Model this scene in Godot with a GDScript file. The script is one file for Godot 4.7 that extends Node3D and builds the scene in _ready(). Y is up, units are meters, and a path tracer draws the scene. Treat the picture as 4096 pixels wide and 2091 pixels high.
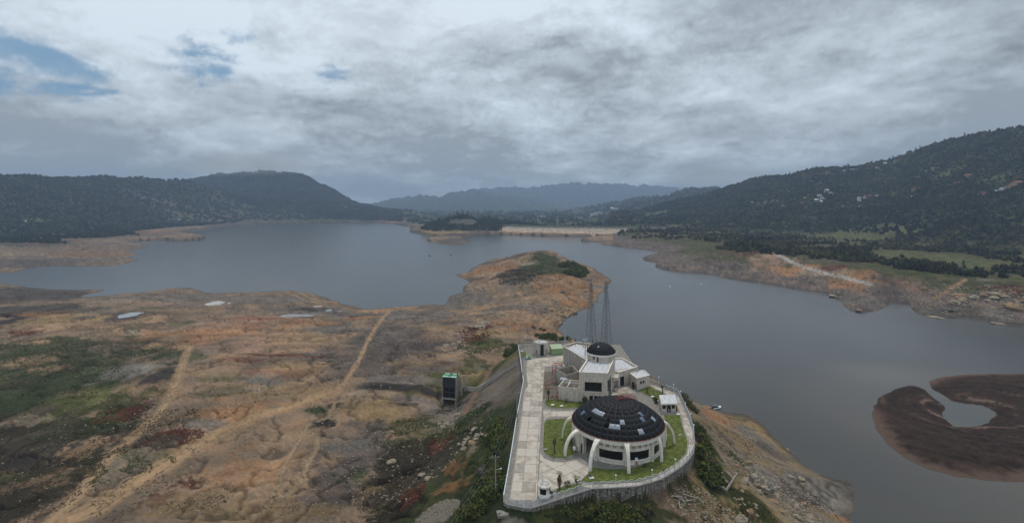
extends Node3D
# A reservoir at low water seen from the air: mud flats on the left, a walled terrace with a domed pumping hall in front, wooded hills all round.
# y is up, metres; the lake lies at y = 0, the terrace at y = 30, the camera hangs at y = 100 and looks along -z.

var rng := RandomNumberGenerator.new()
var taken := {}
var M := {}

func _ready() -> void:
	rng.seed = 4711
	var cam := Camera3D.new()
	cam.name = "camera"
	cam.projection = Camera3D.PROJECTION_FRUSTUM
	cam.keep_aspect = Camera3D.KEEP_HEIGHT
	cam.near = 1.0
	cam.far = 30000.0
	cam.size = 1.0455
	cam.frustum_offset = Vector2(0.0, -0.10775)
	cam.position = Vector3(0, 100, 0)
	add_child(cam)
	cam.current = true
	var env := Environment.new()
	env.background_mode = Environment.BG_SKY
	env.sky = Sky.new()
	env.sky.sky_material = cloudy_sky()
	env.tonemap_mode = Environment.TONE_MAPPER_LINEAR
	env.tonemap_exposure = 1.0
	env.background_energy_multiplier = 1.0
	env.fog_enabled = true
	env.fog_density = 0.00012
	env.fog_light_color = Color(0.72, 0.82, 0.94)
	env.sdfgi_enabled = true
	env.ssao_enabled = true
	env.ssil_enabled = true
	env.volumetric_fog_enabled = true
	env.volumetric_fog_density = 0.0
	var we := WorldEnvironment.new()
	we.name = "environment"
	we.environment = env
	add_child(we)
	var sun := DirectionalLight3D.new()
	sun.name = "sun"
	sun.light_energy = 0.48
	sun.light_angular_distance = 10.0
	sun.light_color = Color(1.0, 0.95, 0.88)
	sun.shadow_enabled = true
	sun.rotation_degrees = Vector3(-62, 160, 0)
	add_child(sun)
	make_materials()
	lay_land()
	build_ground()
	build_water()
	build_dam()
	build_terrace()
	build_fences()
	build_dome_hall()
	build_pump_house()
	build_small_buildings()
	build_intake()
	build_power()
	build_houses()
	build_boat()
	build_terrace_things()
	build_rocks()
	build_plants()
	build_forests()
	build_clouds()

# ---------------------------------------------------------------- helpers
func numbered(called: String) -> String:
	var k: int = taken.get(called, -1) + 1
	taken[called] = k
	return called if k == 0 else "%s_%03d" % [called, k]

func tag(o: Node3D, label: String, category := "", group := "", kind := "") -> Node3D:
	if label: o.set_meta("label", label)
	if category: o.set_meta("category", category)
	if group: o.set_meta("group", group)
	if kind: o.set_meta("kind", kind)
	return o

func thing(called: String, label: String, category: String, at := Vector3.ZERO, turn := 0.0, group := "") -> Node3D:
	var o := Node3D.new()
	o.name = numbered(called)
	add_child(o)
	o.position = at
	o.rotation.y = turn
	tag(o, label, category, group)
	return o

func put(called: String, mesh: Mesh, m: Material, parent: Node = self) -> MeshInstance3D:
	var o := MeshInstance3D.new()
	o.mesh = mesh
	if m:
		o.material_override = m
	o.name = numbered(called) if parent == self else called
	parent.add_child(o, true)
	return o

func structure(called: String, mesh: Mesh, m: Material, parent: Node = self) -> MeshInstance3D:
	var o := put(called, mesh, m, parent)
	if parent == self:
		o.set_meta("kind", "structure")
	return o

func copy_of(o: Node3D, at: Vector3, turn := 0.0, scale := Vector3.ONE, label := "") -> Node3D:
	var c: Node3D = o.duplicate()
	var stem: String = o.name
	stem = stem.substr(0, stem.length() - 4) if stem.length() > 4 and stem[stem.length() - 4] == "_" and stem.right(3).is_valid_int() else stem
	c.name = numbered(stem)
	add_child(c)
	c.position = at
	c.rotation = Vector3(0, turn, 0)
	c.scale = scale
	if label: c.set_meta("label", label)
	return c

class Shape:
	# collects boxes, prisms, tubes and turned profiles into one mesh; everything is laid out relative to `o`
	var st := SurfaceTool.new()
	var o := Vector3.ZERO
	var tint := Color.WHITE
	func _init(origin := Vector3.ZERO) -> void:
		st.begin(Mesh.PRIMITIVE_TRIANGLES)
		o = origin
		flat()
	func flat() -> Shape:
		st.set_smooth_group(-1)
		return self
	func smooth() -> Shape:
		st.set_smooth_group(1)
		return self
	func v(p: Vector3) -> void:
		st.set_color(tint)
		st.add_vertex(p - o)
	func tri(a: Vector3, b: Vector3, c: Vector3) -> void:
		v(a); v(b); v(c)
	func quad(a: Vector3, b: Vector3, c: Vector3, d: Vector3) -> void:
		tri(a, b, c)
		tri(a, c, d)
	func box(lo: Vector3, hi: Vector3) -> Shape:
		return prism(PackedVector2Array([Vector2(lo.x, lo.z), Vector2(hi.x, lo.z), Vector2(hi.x, hi.z), Vector2(lo.x, hi.z)]), lo.y, hi.y)
	func block(c: Vector3, size: Vector3, turn := 0.0) -> Shape:
		# c is the centre of the base
		var ax := Vector3(cos(turn), 0, -sin(turn)) * size.x * 0.5
		var az := Vector3(sin(turn), 0, cos(turn)) * size.z * 0.5
		var p := PackedVector2Array()
		for q in [-ax - az, ax - az, ax + az, -ax + az]:
			p.append(Vector2(c.x + q.x, c.z + q.z))
		return prism(p, c.y, c.y + size.y)
	func prism(p: PackedVector2Array, h0: float, h1: float) -> Shape:
		var q := p.duplicate()
		if Geometry2D.is_polygon_clockwise(q):
			q.reverse()
		var n := q.size()
		for i in n:
			var a := q[i]
			var b := q[(i + 1) % n]
			quad(Vector3(a.x, h0, a.y), Vector3(a.x, h1, a.y), Vector3(b.x, h1, b.y), Vector3(b.x, h0, b.y))
		var t := Geometry2D.triangulate_polygon(q)
		for i in range(0, t.size(), 3):
			var a := q[t[i]]
			var b := q[t[i + 1]]
			var c := q[t[i + 2]]
			if (b - a).cross(c - a) < 0.0:
				var s := b
				b = c
				c = s
			tri(Vector3(a.x, h1, a.y), Vector3(b.x, h1, b.y), Vector3(c.x, h1, c.y))
			tri(Vector3(a.x, h0, a.y), Vector3(c.x, h0, c.y), Vector3(b.x, h0, b.y))
		return self
	func walls(p: PackedVector2Array, thick: float, h0: float, h1: float, closed := true) -> Shape:
		# an upright band along p, thickness to both sides
		for i in (p.size() if closed else p.size() - 1):
			var a := p[i]
			var b := p[(i + 1) % p.size()]
			var d := (b - a).normalized() * thick * 0.5
			var s := Vector2(-d.y, d.x)
			var e := d if closed else Vector2.ZERO
			prism(PackedVector2Array([a - s - e, a + s - e, b + s - d * 1.02, b - s - d * 1.02]), h0, h1)
		return self
	func bar(a: Vector3, b: Vector3, w: float, h: float) -> Shape:
		# a square bar from a to b
		var d := (b - a).normalized()
		var side := d.cross(Vector3.UP)
		side = (side.normalized() if side.length() > 0.01 else Vector3.RIGHT) * w * 0.5
		var up := side.cross(d).normalized() * h * 0.5
		var p := [a - side - up, a + side - up, a + side + up, a - side + up, b - side - up, b + side - up, b + side + up, b - side + up]
		for f in [[0, 1, 2, 3], [5, 4, 7, 6], [4, 0, 3, 7], [1, 5, 6, 2], [3, 2, 6, 7], [4, 5, 1, 0]]:
			quad(p[f[0]], p[f[1]], p[f[2]], p[f[3]])
		return self
	func tube(a: Vector3, b: Vector3, r0: float, r1: float, n := 8) -> Shape:
		var d := (b - a).normalized()
		var u := d.cross(Vector3.UP)
		u = u.normalized() if u.length() > 0.01 else Vector3.RIGHT
		var w := u.cross(d)
		for i in n:
			var e0 := u * cos(TAU * i / n) + w * sin(TAU * i / n)
			var e1 := u * cos(TAU * (i + 1) / n) + w * sin(TAU * (i + 1) / n)
			quad(a + e0 * r0, b + e0 * r1, b + e1 * r1, a + e1 * r0)
			tri(b, b + e1 * r1, b + e0 * r1)
			tri(a, a + e0 * r0, a + e1 * r0)
		return self
	func path(pts: Array, r: float, n := 6) -> Shape:
		for i in pts.size() - 1:
			tube(pts[i], pts[i + 1], r, r, n)
		return self
	func turned(c: Vector3, rows: Array, n := 32, a0 := 0.0, a1 := TAU) -> Shape:
		# rows of [radius, height] turned round the upright axis through c
		for k in rows.size() - 1:
			for i in n:
				var p := a0 + (a1 - a0) * i / n
				var q := a0 + (a1 - a0) * (i + 1) / n
				var d0 := Vector3(sin(p), 0, -cos(p))
				var d1 := Vector3(sin(q), 0, -cos(q))
				var lo := Vector3(0, rows[k][1], 0) + c
				var hi := Vector3(0, rows[k + 1][1], 0) + c
				quad(lo + d0 * rows[k][0], hi + d0 * rows[k + 1][0], hi + d1 * rows[k + 1][0], lo + d1 * rows[k][0])
		return self
	func sector(c: Vector3, r0: float, r1: float, a0: float, a1: float, h0: float, h1: float, n := 8) -> Shape:
		# a curved block between two radii and two bearings (0 = away from the camera, clockwise from above)
		for i in n:
			var p := a0 + (a1 - a0) * i / n
			var q := a0 + (a1 - a0) * (i + 1) / n
			var k := []
			for e in [[r0, p], [r1, p], [r1, q], [r0, q]]:
				k.append(Vector2(c.x + e[0] * sin(e[1]), c.z - e[0] * cos(e[1])))
			prism(PackedVector2Array(k), c.y + h0, c.y + h1)
		return self
	func ball(c: Vector3, r: Vector3, n := 8) -> Shape:
		for i in n / 2:
			for j in n:
				var pts := []
				for e in [[i, j], [i + 1, j], [i + 1, j + 1], [i, j + 1]]:
					var th: float = PI * e[0] / (n / 2)
					var ph: float = TAU * e[1] / n
					pts.append(c + Vector3(sin(th) * cos(ph) * r.x, cos(th) * r.y, sin(th) * sin(ph) * r.z))
				quad(pts[0], pts[3], pts[2], pts[1])
		return self
	func done() -> ArrayMesh:
		st.generate_normals()
		return st.commit()

func lin(r: float, g: float, b: float) -> Color:
	return Color(r, g, b).linear_to_srgb()

func plain(r: float, g: float, b: float, rough := 0.85, metal := 0.0) -> StandardMaterial3D:
	var m := StandardMaterial3D.new()
	m.albedo_color = lin(r, g, b)
	m.roughness = rough
	m.metallic = metal
	m.metallic_specular = 0.35
	return m

func painted() -> StandardMaterial3D:
	var m := plain(1, 1, 1, 0.95)
	m.vertex_color_use_as_albedo = true
	m.metallic_specular = 0.2
	return m

func stain_texture(sd: int, freq: float, low: Color, high: Color, oct := 4, warp := 0.0, w := 512, h := 512, contrast := 1.0) -> ImageTexture:
	var n := FastNoiseLite.new()
	noise_of(n, sd, freq, oct)
	if warp > 0.0:
		n.domain_warp_enabled = true
		n.domain_warp_amplitude = warp
		n.domain_warp_frequency = freq
	var src := n.get_seamless_image(w, h)
	var im := Image.create(w, h, false, Image.FORMAT_RGB8)
	for y in h:
		for x in w:
			var v := clampf((src.get_pixel(x, y).r - 0.5) * contrast + 0.5, 0.0, 1.0)
			im.set_pixel(x, y, low.lerp(high, v))
	return ImageTexture.create_from_image(im)

func stained(m: StandardMaterial3D, t: Texture2D, size: float) -> StandardMaterial3D:
	m.albedo_texture = t
	m.uv1_triplanar = true
	m.uv1_world_triplanar = true
	m.uv1_scale = Vector3.ONE / size
	return m

func make_materials() -> void:
	var blotch := stain_texture(5, 0.02, Color(0.80, 0.785, 0.76), Color(1, 1, 1), 5, 20.0, 256, 256, 1.3)
	var fine := stain_texture(6, 0.06, Color(0.84, 0.83, 0.81), Color(1, 1, 1), 4, 0.0, 256, 256, 1.4)
	# streaks that run down a wall
	var n := FastNoiseLite.new()
	noise_of(n, 21, 0.03, 3)
	var im := Image.create(512, 256, false, Image.FORMAT_RGB8)
	for y in 256:
		for x in 512:
			var a := n.get_noise_2d(x * 1.6, y * 0.10)
			var b := n.get_noise_2d(x * 0.4 + 300.0, y * 2.4)
			var v := clampf(0.70 + a * 0.5 + b * 0.4, 0.2, 1.0)
			im.set_pixel(x, y, Color(v, v * 0.985, v * 0.96))
	var faint := Image.create(512, 256, false, Image.FORMAT_RGB8)
	for y in 256:
		for x in 512:
			var v := clampf(0.95 + n.get_noise_2d(x * 1.3 + 40.0, y * 0.16) * 0.15 + n.get_noise_2d(x * 0.5 + 300.0, y * 0.5) * 0.16, 0.55, 1.0)
			faint.set_pixel(x, y, Color(v, v * 0.985, v * 0.96))
	var weep := ImageTexture.create_from_image(faint)
	var streak := ImageTexture.create_from_image(im)
	# long pale smears of a metal roof
	im = Image.create(256, 256, false, Image.FORMAT_RGB8)
	for y in 256:
		for x in 256:
			var v := clampf(0.84 + n.get_noise_2d(x * 0.5, y * 3.0) * 0.45 + n.get_noise_2d(x * 2.0 + 90.0, y * 2.0) * 0.25, 0.25, 1.0)
			im.set_pixel(x, y, Color(v, v, v * 1.02))
	var smear := ImageTexture.create_from_image(im)
	M.concrete = stained(plain(0.42, 0.39, 0.35), blotch, 9.0)
	M.slab = stained(plain(0.56, 0.50, 0.435), blotch, 14.0)
	M.slab_pale = stained(plain(0.60, 0.54, 0.475), fine, 7.0)
	M.slab_dark = stained(plain(0.43, 0.385, 0.335), blotch, 11.0)
	M.joint = plain(0.13, 0.12, 0.105)
	M.walk = stained(plain(0.27, 0.255, 0.23), blotch, 6.0)
	M.kerb = stained(plain(0.33, 0.31, 0.285), fine, 4.0)
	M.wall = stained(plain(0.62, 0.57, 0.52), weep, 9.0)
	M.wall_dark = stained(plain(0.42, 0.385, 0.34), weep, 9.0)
	M.white = stained(plain(0.84, 0.81, 0.75), weep, 7.0)
	M.cream = stained(plain(0.78, 0.745, 0.68), weep, 8.0)
	M.retaining = stained(plain(0.40, 0.38, 0.345, 0.9), streak, 9.0)
	M.roof_metal = stained(plain(0.75, 0.75, 0.76, 0.55, 0.0), smear, 5.0)
	M.black_panel = stained(plain(0.013, 0.0135, 0.0155, 0.5), fine, 3.0)
	M.black_panel.metallic_specular = 0.22
	M.black_soft = plain(0.022, 0.022, 0.024, 0.5)
	M.black_soft.metallic_specular = 0.3
	M.clear_panel = stained(plain(0.42, 0.46, 0.52, 0.2), smear, 1.6)
	M.blue_panel = plain(0.10, 0.14, 0.22, 0.15)
	M.glass = plain(0.012, 0.011, 0.010, 0.08)
	M.dark = plain(0.02, 0.02, 0.02, 0.9)
	M.navy = plain(0.012, 0.014, 0.02, 0.5)
	M.red = plain(0.30, 0.03, 0.022, 0.5)
	M.rust = plain(0.13, 0.035, 0.025, 0.8)
	M.yellow = plain(0.33, 0.22, 0.04, 0.6)
	M.fence = plain(0.42, 0.47, 0.52, 0.5)
	M.fence_pale = plain(0.66, 0.70, 0.74, 0.45)
	M.steel = plain(0.20, 0.21, 0.22, 0.5, 0.4)
	M.steel_dark = plain(0.07, 0.075, 0.08, 0.6, 0.3)
	M.steel_pale = plain(0.36, 0.40, 0.44, 0.5)
	M.tank = plain(0.55, 0.57, 0.6, 0.35)
	M.lamp = plain(0.8, 0.8, 0.8, 0.4)
	M.grass = stained(plain(0.135, 0.158, 0.042, 0.95), stain_texture(8, 0.03, Color(0.72, 0.74, 0.62), Color(1, 1, 0.95), 5, 12.0, 256, 256, 1.6), 14.0)
	M.mint = stained(plain(0.36, 0.50, 0.24), fine, 5.0)
	M.mint_roof = stained(plain(0.50, 0.60, 0.42), fine, 5.0)
	M.teal_roof = stained(plain(0.36, 0.60, 0.47), fine, 6.0)
	M.green_beam = plain(0.12, 0.30, 0.16)
	M.blue = plain(0.02, 0.07, 0.25, 0.5)
	M.lime = plain(0.13, 0.38, 0.05, 0.5)
	M.bottle = plain(0.6, 0.58, 0.5, 0.5)
	M.bark = plain(0.09, 0.065, 0.045)
	M.thatch = plain(0.13, 0.105, 0.075)
	M.leaf = painted()
	M.leaf.backlight_enabled = true
	M.leaf.backlight = Color(0.12, 0.14, 0.06)
	M.far_leaf = painted()
	M.soil = painted()
	M.rock = painted()
	M.tile_roof = plain(0.27, 0.105, 0.055)
	M.grey_roof = plain(0.17, 0.165, 0.16)
	M.house_white = plain(0.62, 0.62, 0.60)
	M.house_brick = plain(0.30, 0.15, 0.09)
	M.house_tan = plain(0.42, 0.33, 0.24)
	M.driftwood = plain(0.30, 0.27, 0.24)
	M.hull = plain(0.75, 0.76, 0.77, 0.3)
	M.wood_pole = stained(plain(0.33, 0.32, 0.31), fine, 3.0)

# ---------------------------------------------------------------- terrain: shores, hills, heights (x to the right, z away is negative, y = 0 is the lake)
var lake := PackedVector2Array()
var isle := PackedVector2Array()
var ring := PackedVector2Array()
var plat := PackedVector2Array()
var shore_cells := {}
var shore_a := PackedVector2Array()
var shore_b := PackedVector2Array()
var ridges := []
var n_big := FastNoiseLite.new()
var n_mid := FastNoiseLite.new()
var n_fine := FastNoiseLite.new()
var n_cell := FastNoiseLite.new()
const REACH := 160.0

func noise_of(n: FastNoiseLite, sd: int, freq: float, oct: int, kind := FastNoiseLite.TYPE_SIMPLEX_SMOOTH) -> void:
	n.seed = sd
	n.frequency = freq
	n.noise_type = kind
	n.fractal_type = FastNoiseLite.FRACTAL_FBM
	n.fractal_octaves = oct

func add_shore(poly: PackedVector2Array) -> void:
	for i in poly.size():
		var a := poly[i]
		var b := poly[(i + 1) % poly.size()]
		if a.distance_to(b) < 0.01:
			continue
		var k := shore_a.size()
		shore_a.append(a)
		shore_b.append(b)
		var lo := Vector2(minf(a.x, b.x), minf(a.y, b.y)) - Vector2(REACH, REACH)
		var hi := Vector2(maxf(a.x, b.x), maxf(a.y, b.y)) + Vector2(REACH, REACH)
		for cx in range(floori(lo.x / 50.0), floori(hi.x / 50.0) + 1):
			for cz in range(floori(lo.y / 50.0), floori(hi.y / 50.0) + 1):
				var key := Vector2i(cx, cz)
				if not shore_cells.has(key):
					shore_cells[key] = PackedInt32Array()
				shore_cells[key].append(k)

func rough_line(pts: PackedVector2Array, amount: float, closed := true) -> PackedVector2Array:
	# breaks the straight runs of a shoreline into small bays
	var out := PackedVector2Array()
	for i in pts.size():
		var a := pts[i]
		var b := pts[(i + 1) % pts.size()]
		var n := 1
		if closed or i < pts.size() - 1:
			n = clampi(int(a.distance_to(b) / maxf(4.0, a.length() * 0.015)), 1, 8)
		for k in n:
			var p := a.lerp(b, float(k) / n)
			var w := amount * (a.distance_to(b) / n) * 0.22 if k > 0 else 0.0
			out.append(p + Vector2(n_mid.get_noise_2d(p.x * 9.0, p.y * 9.0), n_mid.get_noise_2d(p.x * 9.0 + 700.0, p.y * 9.0)) * w * 2.0)
	return out

func lay_ridge(rows: Array) -> void:
	# rows of [t, slope of the skyline, distance of the crest, distance of the foot], t = x / distance
	var hh := PackedFloat32Array()
	var dd := PackedFloat32Array()
	var ff := PackedFloat32Array()
	for i in 601:
		var t := -1.5 + i * 0.005
		var v := [0.0, 0.0, 1.0, 1.0]
		if t <= rows[0][0]:
			v = rows[0]
		elif t >= rows[-1][0]:
			v = rows[-1]
		else:
			for k in rows.size() - 1:
				if t >= rows[k][0] and t < rows[k + 1][0]:
					var u: float = (t - rows[k][0]) / (rows[k + 1][0] - rows[k][0])
					for j in 4:
						v[j] = lerpf(rows[k][j], rows[k + 1][j], u)
		hh.append(100.0 + v[1] * v[2])
		dd.append(v[2])
		ff.append(v[3])
	# ends fade to nothing
	var t0: float = rows[0][0]
	var t1: float = rows[-1][0]
	ridges.append([hh, dd, ff, t0, t1, 0.05])

func lay_land() -> void:
	noise_of(n_big, 11, 0.006, 4)
	noise_of(n_mid, 12, 0.03, 4)
	noise_of(n_fine, 13, 0.22, 3)
	noise_of(n_cell, 14, 0.05, 2, FastNoiseLite.TYPE_CELLULAR)
	plat = PackedVector2Array([Vector2(-2.02, -118.85), Vector2(-1.06, -117.75), Vector2(3.32, -116.38), Vector2(4.6, -116.38), Vector2(6.51, -117.35), Vector2(8.89, -118.58), Vector2(12.41, -120.48), Vector2(16.04, -122.43), Vector2(19.97, -124.44), Vector2(24, -124.67), Vector2(27, -125), Vector2(30.96, -125.34), Vector2(33.14, -126.24), Vector2(35.73, -127.39), Vector2(38.74, -128.91), Vector2(41.08, -130.84), Vector2(43.43, -132.83), Vector2(46.24, -135.4), Vector2(49.42, -139.03), Vector2(51.88, -142.71), Vector2(53.58, -146.6), Vector2(57.1, -157.3), Vector2(59, -166.67), Vector2(60.6, -175.66), Vector2(61.74, -183.49), Vector2(62.32, -187.42), Vector2(61.56, -189.7), Vector2(58.91, -192.84), Vector2(55.24, -199.43), Vector2(54.42, -225.81), Vector2(55.18, -255.47), Vector2(28.57, -257.35), Vector2(3.11, -249.11), Vector2(3.84, -225.81), Vector2(4.55, -197.74), Vector2(3.09, -181.82), Vector2(1.47, -162.79), Vector2(-0.35, -138.61)])
	var l := PackedVector2Array([Vector2(-1300, -335), Vector2(-673.68, -657.89), Vector2(-587.62, -619.2), Vector2(-523.94, -606.06), Vector2(-507.65, -611.62), Vector2(-494.24, -606.06), Vector2(-489.12, -588.24), Vector2(-490.83, -573.07), Vector2(-482.78, -555.56), Vector2(-473.74, -558.66), Vector2(-457.47, -574.71), Vector2(-438.64, -589.97), Vector2(-425.08, -619.2), Vector2(-406.25, -625), Vector2(-372.75, -598.8), Vector2(-348.4, -583.09), Vector2(-325.66, -589.97), Vector2(-310.06, -591.72)])
	l.append_array(PackedVector2Array([Vector2(-268.98, -602.41), Vector2(-229.46, -578.7), Vector2(-200.27, -546.45), Vector2(-179.17, -520.83), Vector2(-152.99, -497.51), Vector2(-141.32, -489), Vector2(-129.1, -497.51), Vector2(-115.58, -502.51), Vector2(-82.17, -516.8), Vector2(-70.84, -511.51), Vector2(-67.45, -520.83), Vector2(-70.17, -552.49), Vector2(-66.67, -574.71), Vector2(-58.65, -586.51), Vector2(-61.32, -628.93), Vector2(-56, -666.67), Vector2(-64.36, -692.04), Vector2(-83.76, -738.01), Vector2(-65.37, -778.21), Vector2(-66.53, -816.33), Vector2(-58.62, -862.07), Vector2(-34.8, -980.39)]))
	l.append_array(PackedVector2Array([Vector2(-14, -1010), Vector2(30, -1000), Vector2(84, -975), Vector2(118, -915), Vector2(133, -830), Vector2(136, -750), Vector2(137.1, -706.71), Vector2(136.86, -682.59), Vector2(120.63, -634.92), Vector2(108.63, -595.24), Vector2(96.88, -566.57), Vector2(92, -533.33), Vector2(81.11, -503.78), Vector2(66.26, -485.44), Vector2(58.57, -476.19), Vector2(50.58, -461.89), Vector2(44.32, -436.68), Vector2(39.25, -417.54), Vector2(37.45, -404.86), Vector2(40.47, -392.93), Vector2(44.34, -383.88), Vector2(64, -340), Vector2(80, -305), Vector2(88, -275), Vector2(95, -258)]))
	l.append_array(PackedVector2Array([Vector2(99.63, -248.14), Vector2(104.99, -243.61), Vector2(113.06, -241.84), Vector2(115.51, -235.02), Vector2(115.86, -226.5), Vector2(114.04, -219.3), Vector2(113.75, -208.33), Vector2(114.16, -200.8), Vector2(113.5, -192.86), Vector2(116.5, -186.39), Vector2(119.19, -183.65), Vector2(122.73, -183.32), Vector2(123.24, -180.83), Vector2(120.9, -176.37), Vector2(113.47, -165.29), Vector2(108.53, -160.9), Vector2(108.09, -158.6), Vector2(108, -150), Vector2(102, -120), Vector2(96, -60), Vector2(90, 150), Vector2(900, 150), Vector2(900, -300), Vector2(525.15, -396.04), Vector2(461.48, -409.84)]))
	l.append_array(PackedVector2Array([Vector2(442.33, -431.97), Vector2(435.16, -439.56), Vector2(419.31, -433.84), Vector2(418.44, -444.44), Vector2(411.75, -460.83), Vector2(391.97, -458.72), Vector2(379.58, -469.48), Vector2(399.25, -498.75), Vector2(410.99, -523.56), Vector2(405.35, -534.76), Vector2(377.08, -503.78), Vector2(353.03, -484.26), Vector2(334.13, -477.33), Vector2(332.35, -493.83), Vector2(347.38, -523.56), Vector2(362.05, -554.02), Vector2(357.18, -563.38), Vector2(369.55, -597.01), Vector2(356.53, -607.9), Vector2(341.21, -638.98), Vector2(327.95, -673.4), Vector2(310.07, -694.44), Vector2(300.36, -714.29), Vector2(300.75, -746.27), Vector2(274.9, -772.2), Vector2(253.17, -793.65), Vector2(238.59, -829.88), Vector2(265.75, -913.24), Vector2(248.83, -938.97), Vector2(259.7, -995.02), Vector2(276.68, -1036.27), Vector2(307.49, -1069.52), Vector2(329.44, -1111.11), Vector2(320.47, -1169.59), Vector2(307.98, -1226.99), Vector2(284.91, -1257.86), Vector2(261.18, -1315.79)]))
	l.append_array(PackedVector2Array([Vector2(249.01, -1324.5), Vector2(222.52, -1324.5), Vector2(246.62, -1351.35), Vector2(256.34, -1408.45), Vector2(245.26, -1459.85), Vector2(223.36, -1459.85), Vector2(206.02, -1503.76), Vector2(333.62, -1702.13), Vector2(312.82, -1709.4), Vector2(106.61, -1762.11), Vector2(-90.23, -1879.7), Vector2(-143.12, -1834.86), Vector2(-157.98, -1680.67), Vector2(-194.96, -1680.67), Vector2(-240.17, -1709.4), Vector2(-312.84, -1834.86), Vector2(-428.12, -2083.33), Vector2(-492.41, -2531.65), Vector2(-578.38, -2702.7), Vector2(-736.84, -3095.98), Vector2(-906.56, -3278.69), Vector2(-1062.3, -3278.69), Vector2(-1341.73, -3149.61), Vector2(-1494.12, -2941.18), Vector2(-1533.78, -2702.7), Vector2(-1461.82, -2424.24), Vector2(-1444.32, -2272.73), Vector2(-1274.04, -1923.08), Vector2(-1189.19, -1801.8), Vector2(-995.93, -1626.02), Vector2(-959.69, -1550.39), Vector2(-985.93, -1481.48), Vector2(-1094.62, -1538.46), Vector2(-1115.04, -1503.76), Vector2(-1129.93, -1459.85), Vector2(-956.86, -1307.19), Vector2(-908.64, -1234.57), Vector2(-891.91, -1156.07), Vector2(-800.53, -1069.52), Vector2(-780.2, -1015.23), Vector2(-696.18, -931.97), Vector2(-700, -917.43), Vector2(-683.62, -862.07), Vector2(-711.91, -851.06), Vector2(-757.2, -847.46), Vector2(-793.25, -843.88), Vector2(-793.88, -816.33), Vector2(-763.71, -772.2), Vector2(-781.68, -763.36), Vector2(-1300, -395)]))
	lake = rough_line(l, 1.0)
	isle = rough_line(PackedVector2Array([Vector2(-257.36, -1509.43), Vector2(-184.56, -1342.28), Vector2(-149.67, -1324.5), Vector2(-121.38, -1411.43), Vector2(-168, -1600), Vector2(-223.58, -1626.02)]), 0.6)
	ring = rough_line(PackedVector2Array([Vector2(224.61, -281.29), Vector2(210.44, -274.73), Vector2(193.68, -263.16), Vector2(175.85, -243.9), Vector2(164.63, -225.99), Vector2(158.94, -211.64), Vector2(157.2, -200), Vector2(159.54, -190.84), Vector2(166.23, -185.53), Vector2(174.18, -183.15), Vector2(186.86, -182.48), Vector2(215, -186), Vector2(250, -200), Vector2(282, -230), Vector2(306, -262), Vector2(318, -292), Vector2(308.43, -301.2), Vector2(290.53, -300.75), Vector2(269.36, -298.95), Vector2(251.4, -293.69), Vector2(239.94, -287.36), Vector2(231.96, -275.48), Vector2(229.82, -263.85), Vector2(227.68, -258.73), Vector2(230.91, -255.43), Vector2(238.18, -252.84), Vector2(237.01, -245.1), Vector2(233.94, -240.67), Vector2(221.72, -232.29), Vector2(208.53, -227.53), Vector2(201.71, -227.53), Vector2(205.11, -237.81), Vector2(217.99, -251.57), Vector2(220.6, -259.07), Vector2(222.68, -265.25), Vector2(226.89, -274.35), Vector2(226.54, -279.33)]), 0.5)
	add_shore(lake)
	add_shore(isle)
	add_shore(ring)
	lay_ridge([[0.216, -0.01, 2600, 1900], [0.256, -0.008, 2700, 1850], [0.301, 0.003, 2800, 1800], [0.376, 0.023, 2800, 1700], [0.426, 0.0365, 2700, 1600], [0.476, 0.0525, 2600, 1500], [0.551, 0.065, 2400, 1400], [0.611, 0.077, 2300, 1300], [0.686, 0.081, 2200, 1200], [0.756, 0.094, 2100, 1120], [0.826, 0.1185, 1950, 1050], [0.876, 0.1355, 1850, 1000], [0.926, 0.145, 1750, 950], [1.024, 0.159, 1600, 880], [1.276, 0.18, 1450, 800]])
	lay_ridge([[0.201, -0.01, 4200, 3000], [0.276, 0.0075, 4200, 3000], [0.326, 0.026, 4200, 3000], [0.361, 0.0375, 4200, 3000], [0.426, 0.039, 4200, 3000], [0.476, 0.039, 4200, 3000], [0.551, 0.03, 4200, 3000]])
	lay_ridge([[0.066, -0.011, 5400, 3700], [0.121, -0.0075, 5400, 3700], [0.176, 0.004, 5400, 3700], [0.226, 0.0135, 5400, 3700], [0.256, 0.02, 5400, 3700], [0.301, 0.022, 5400, 3700], [0.351, 0.0175, 5400, 3700], [0.426, 0.0125, 5400, 3700]])
	lay_ridge([[-1.274, 0.07, 2000, 1300], [-1.024, 0.0635, 2200, 1500], [-0.974, 0.0625, 2300, 1560], [-0.899, 0.059, 2500, 1650], [-0.824, 0.0605, 2700, 1850], [-0.784, 0.058, 2800, 2000], [-0.724, 0.056, 2950, 2250], [-0.674, 0.053, 3050, 2500], [-0.644, 0.0495, 3100, 2600], [-0.599, 0.039, 3200, 2750], [-0.549, 0.02, 3300, 2850], [-0.499, 0.002, 3400, 2950], [-0.424, -0.006, 3500, 3150], [-0.274, -0.01, 3700, 3350], [-0.199, -0.0125, 3800, 3400]])
	lay_ridge([[-0.724, 0.02, 4300, 3300], [-0.674, 0.0465, 4300, 3300], [-0.654, 0.052, 4300, 3300], [-0.609, 0.061, 4300, 3300], [-0.524, 0.07, 4300, 3300], [-0.449, 0.07, 4300, 3300], [-0.424, 0.064, 4300, 3300], [-0.404, 0.056, 4300, 3300], [-0.374, 0.043, 4300, 3300], [-0.334, 0.019, 4300, 3300], [-0.319, 0.011, 4300, 3300], [-0.304, 0.004, 4300, 3300], [-0.274, -0.004, 4300, 3300], [-0.224, -0.009, 4300, 3300]])
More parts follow.
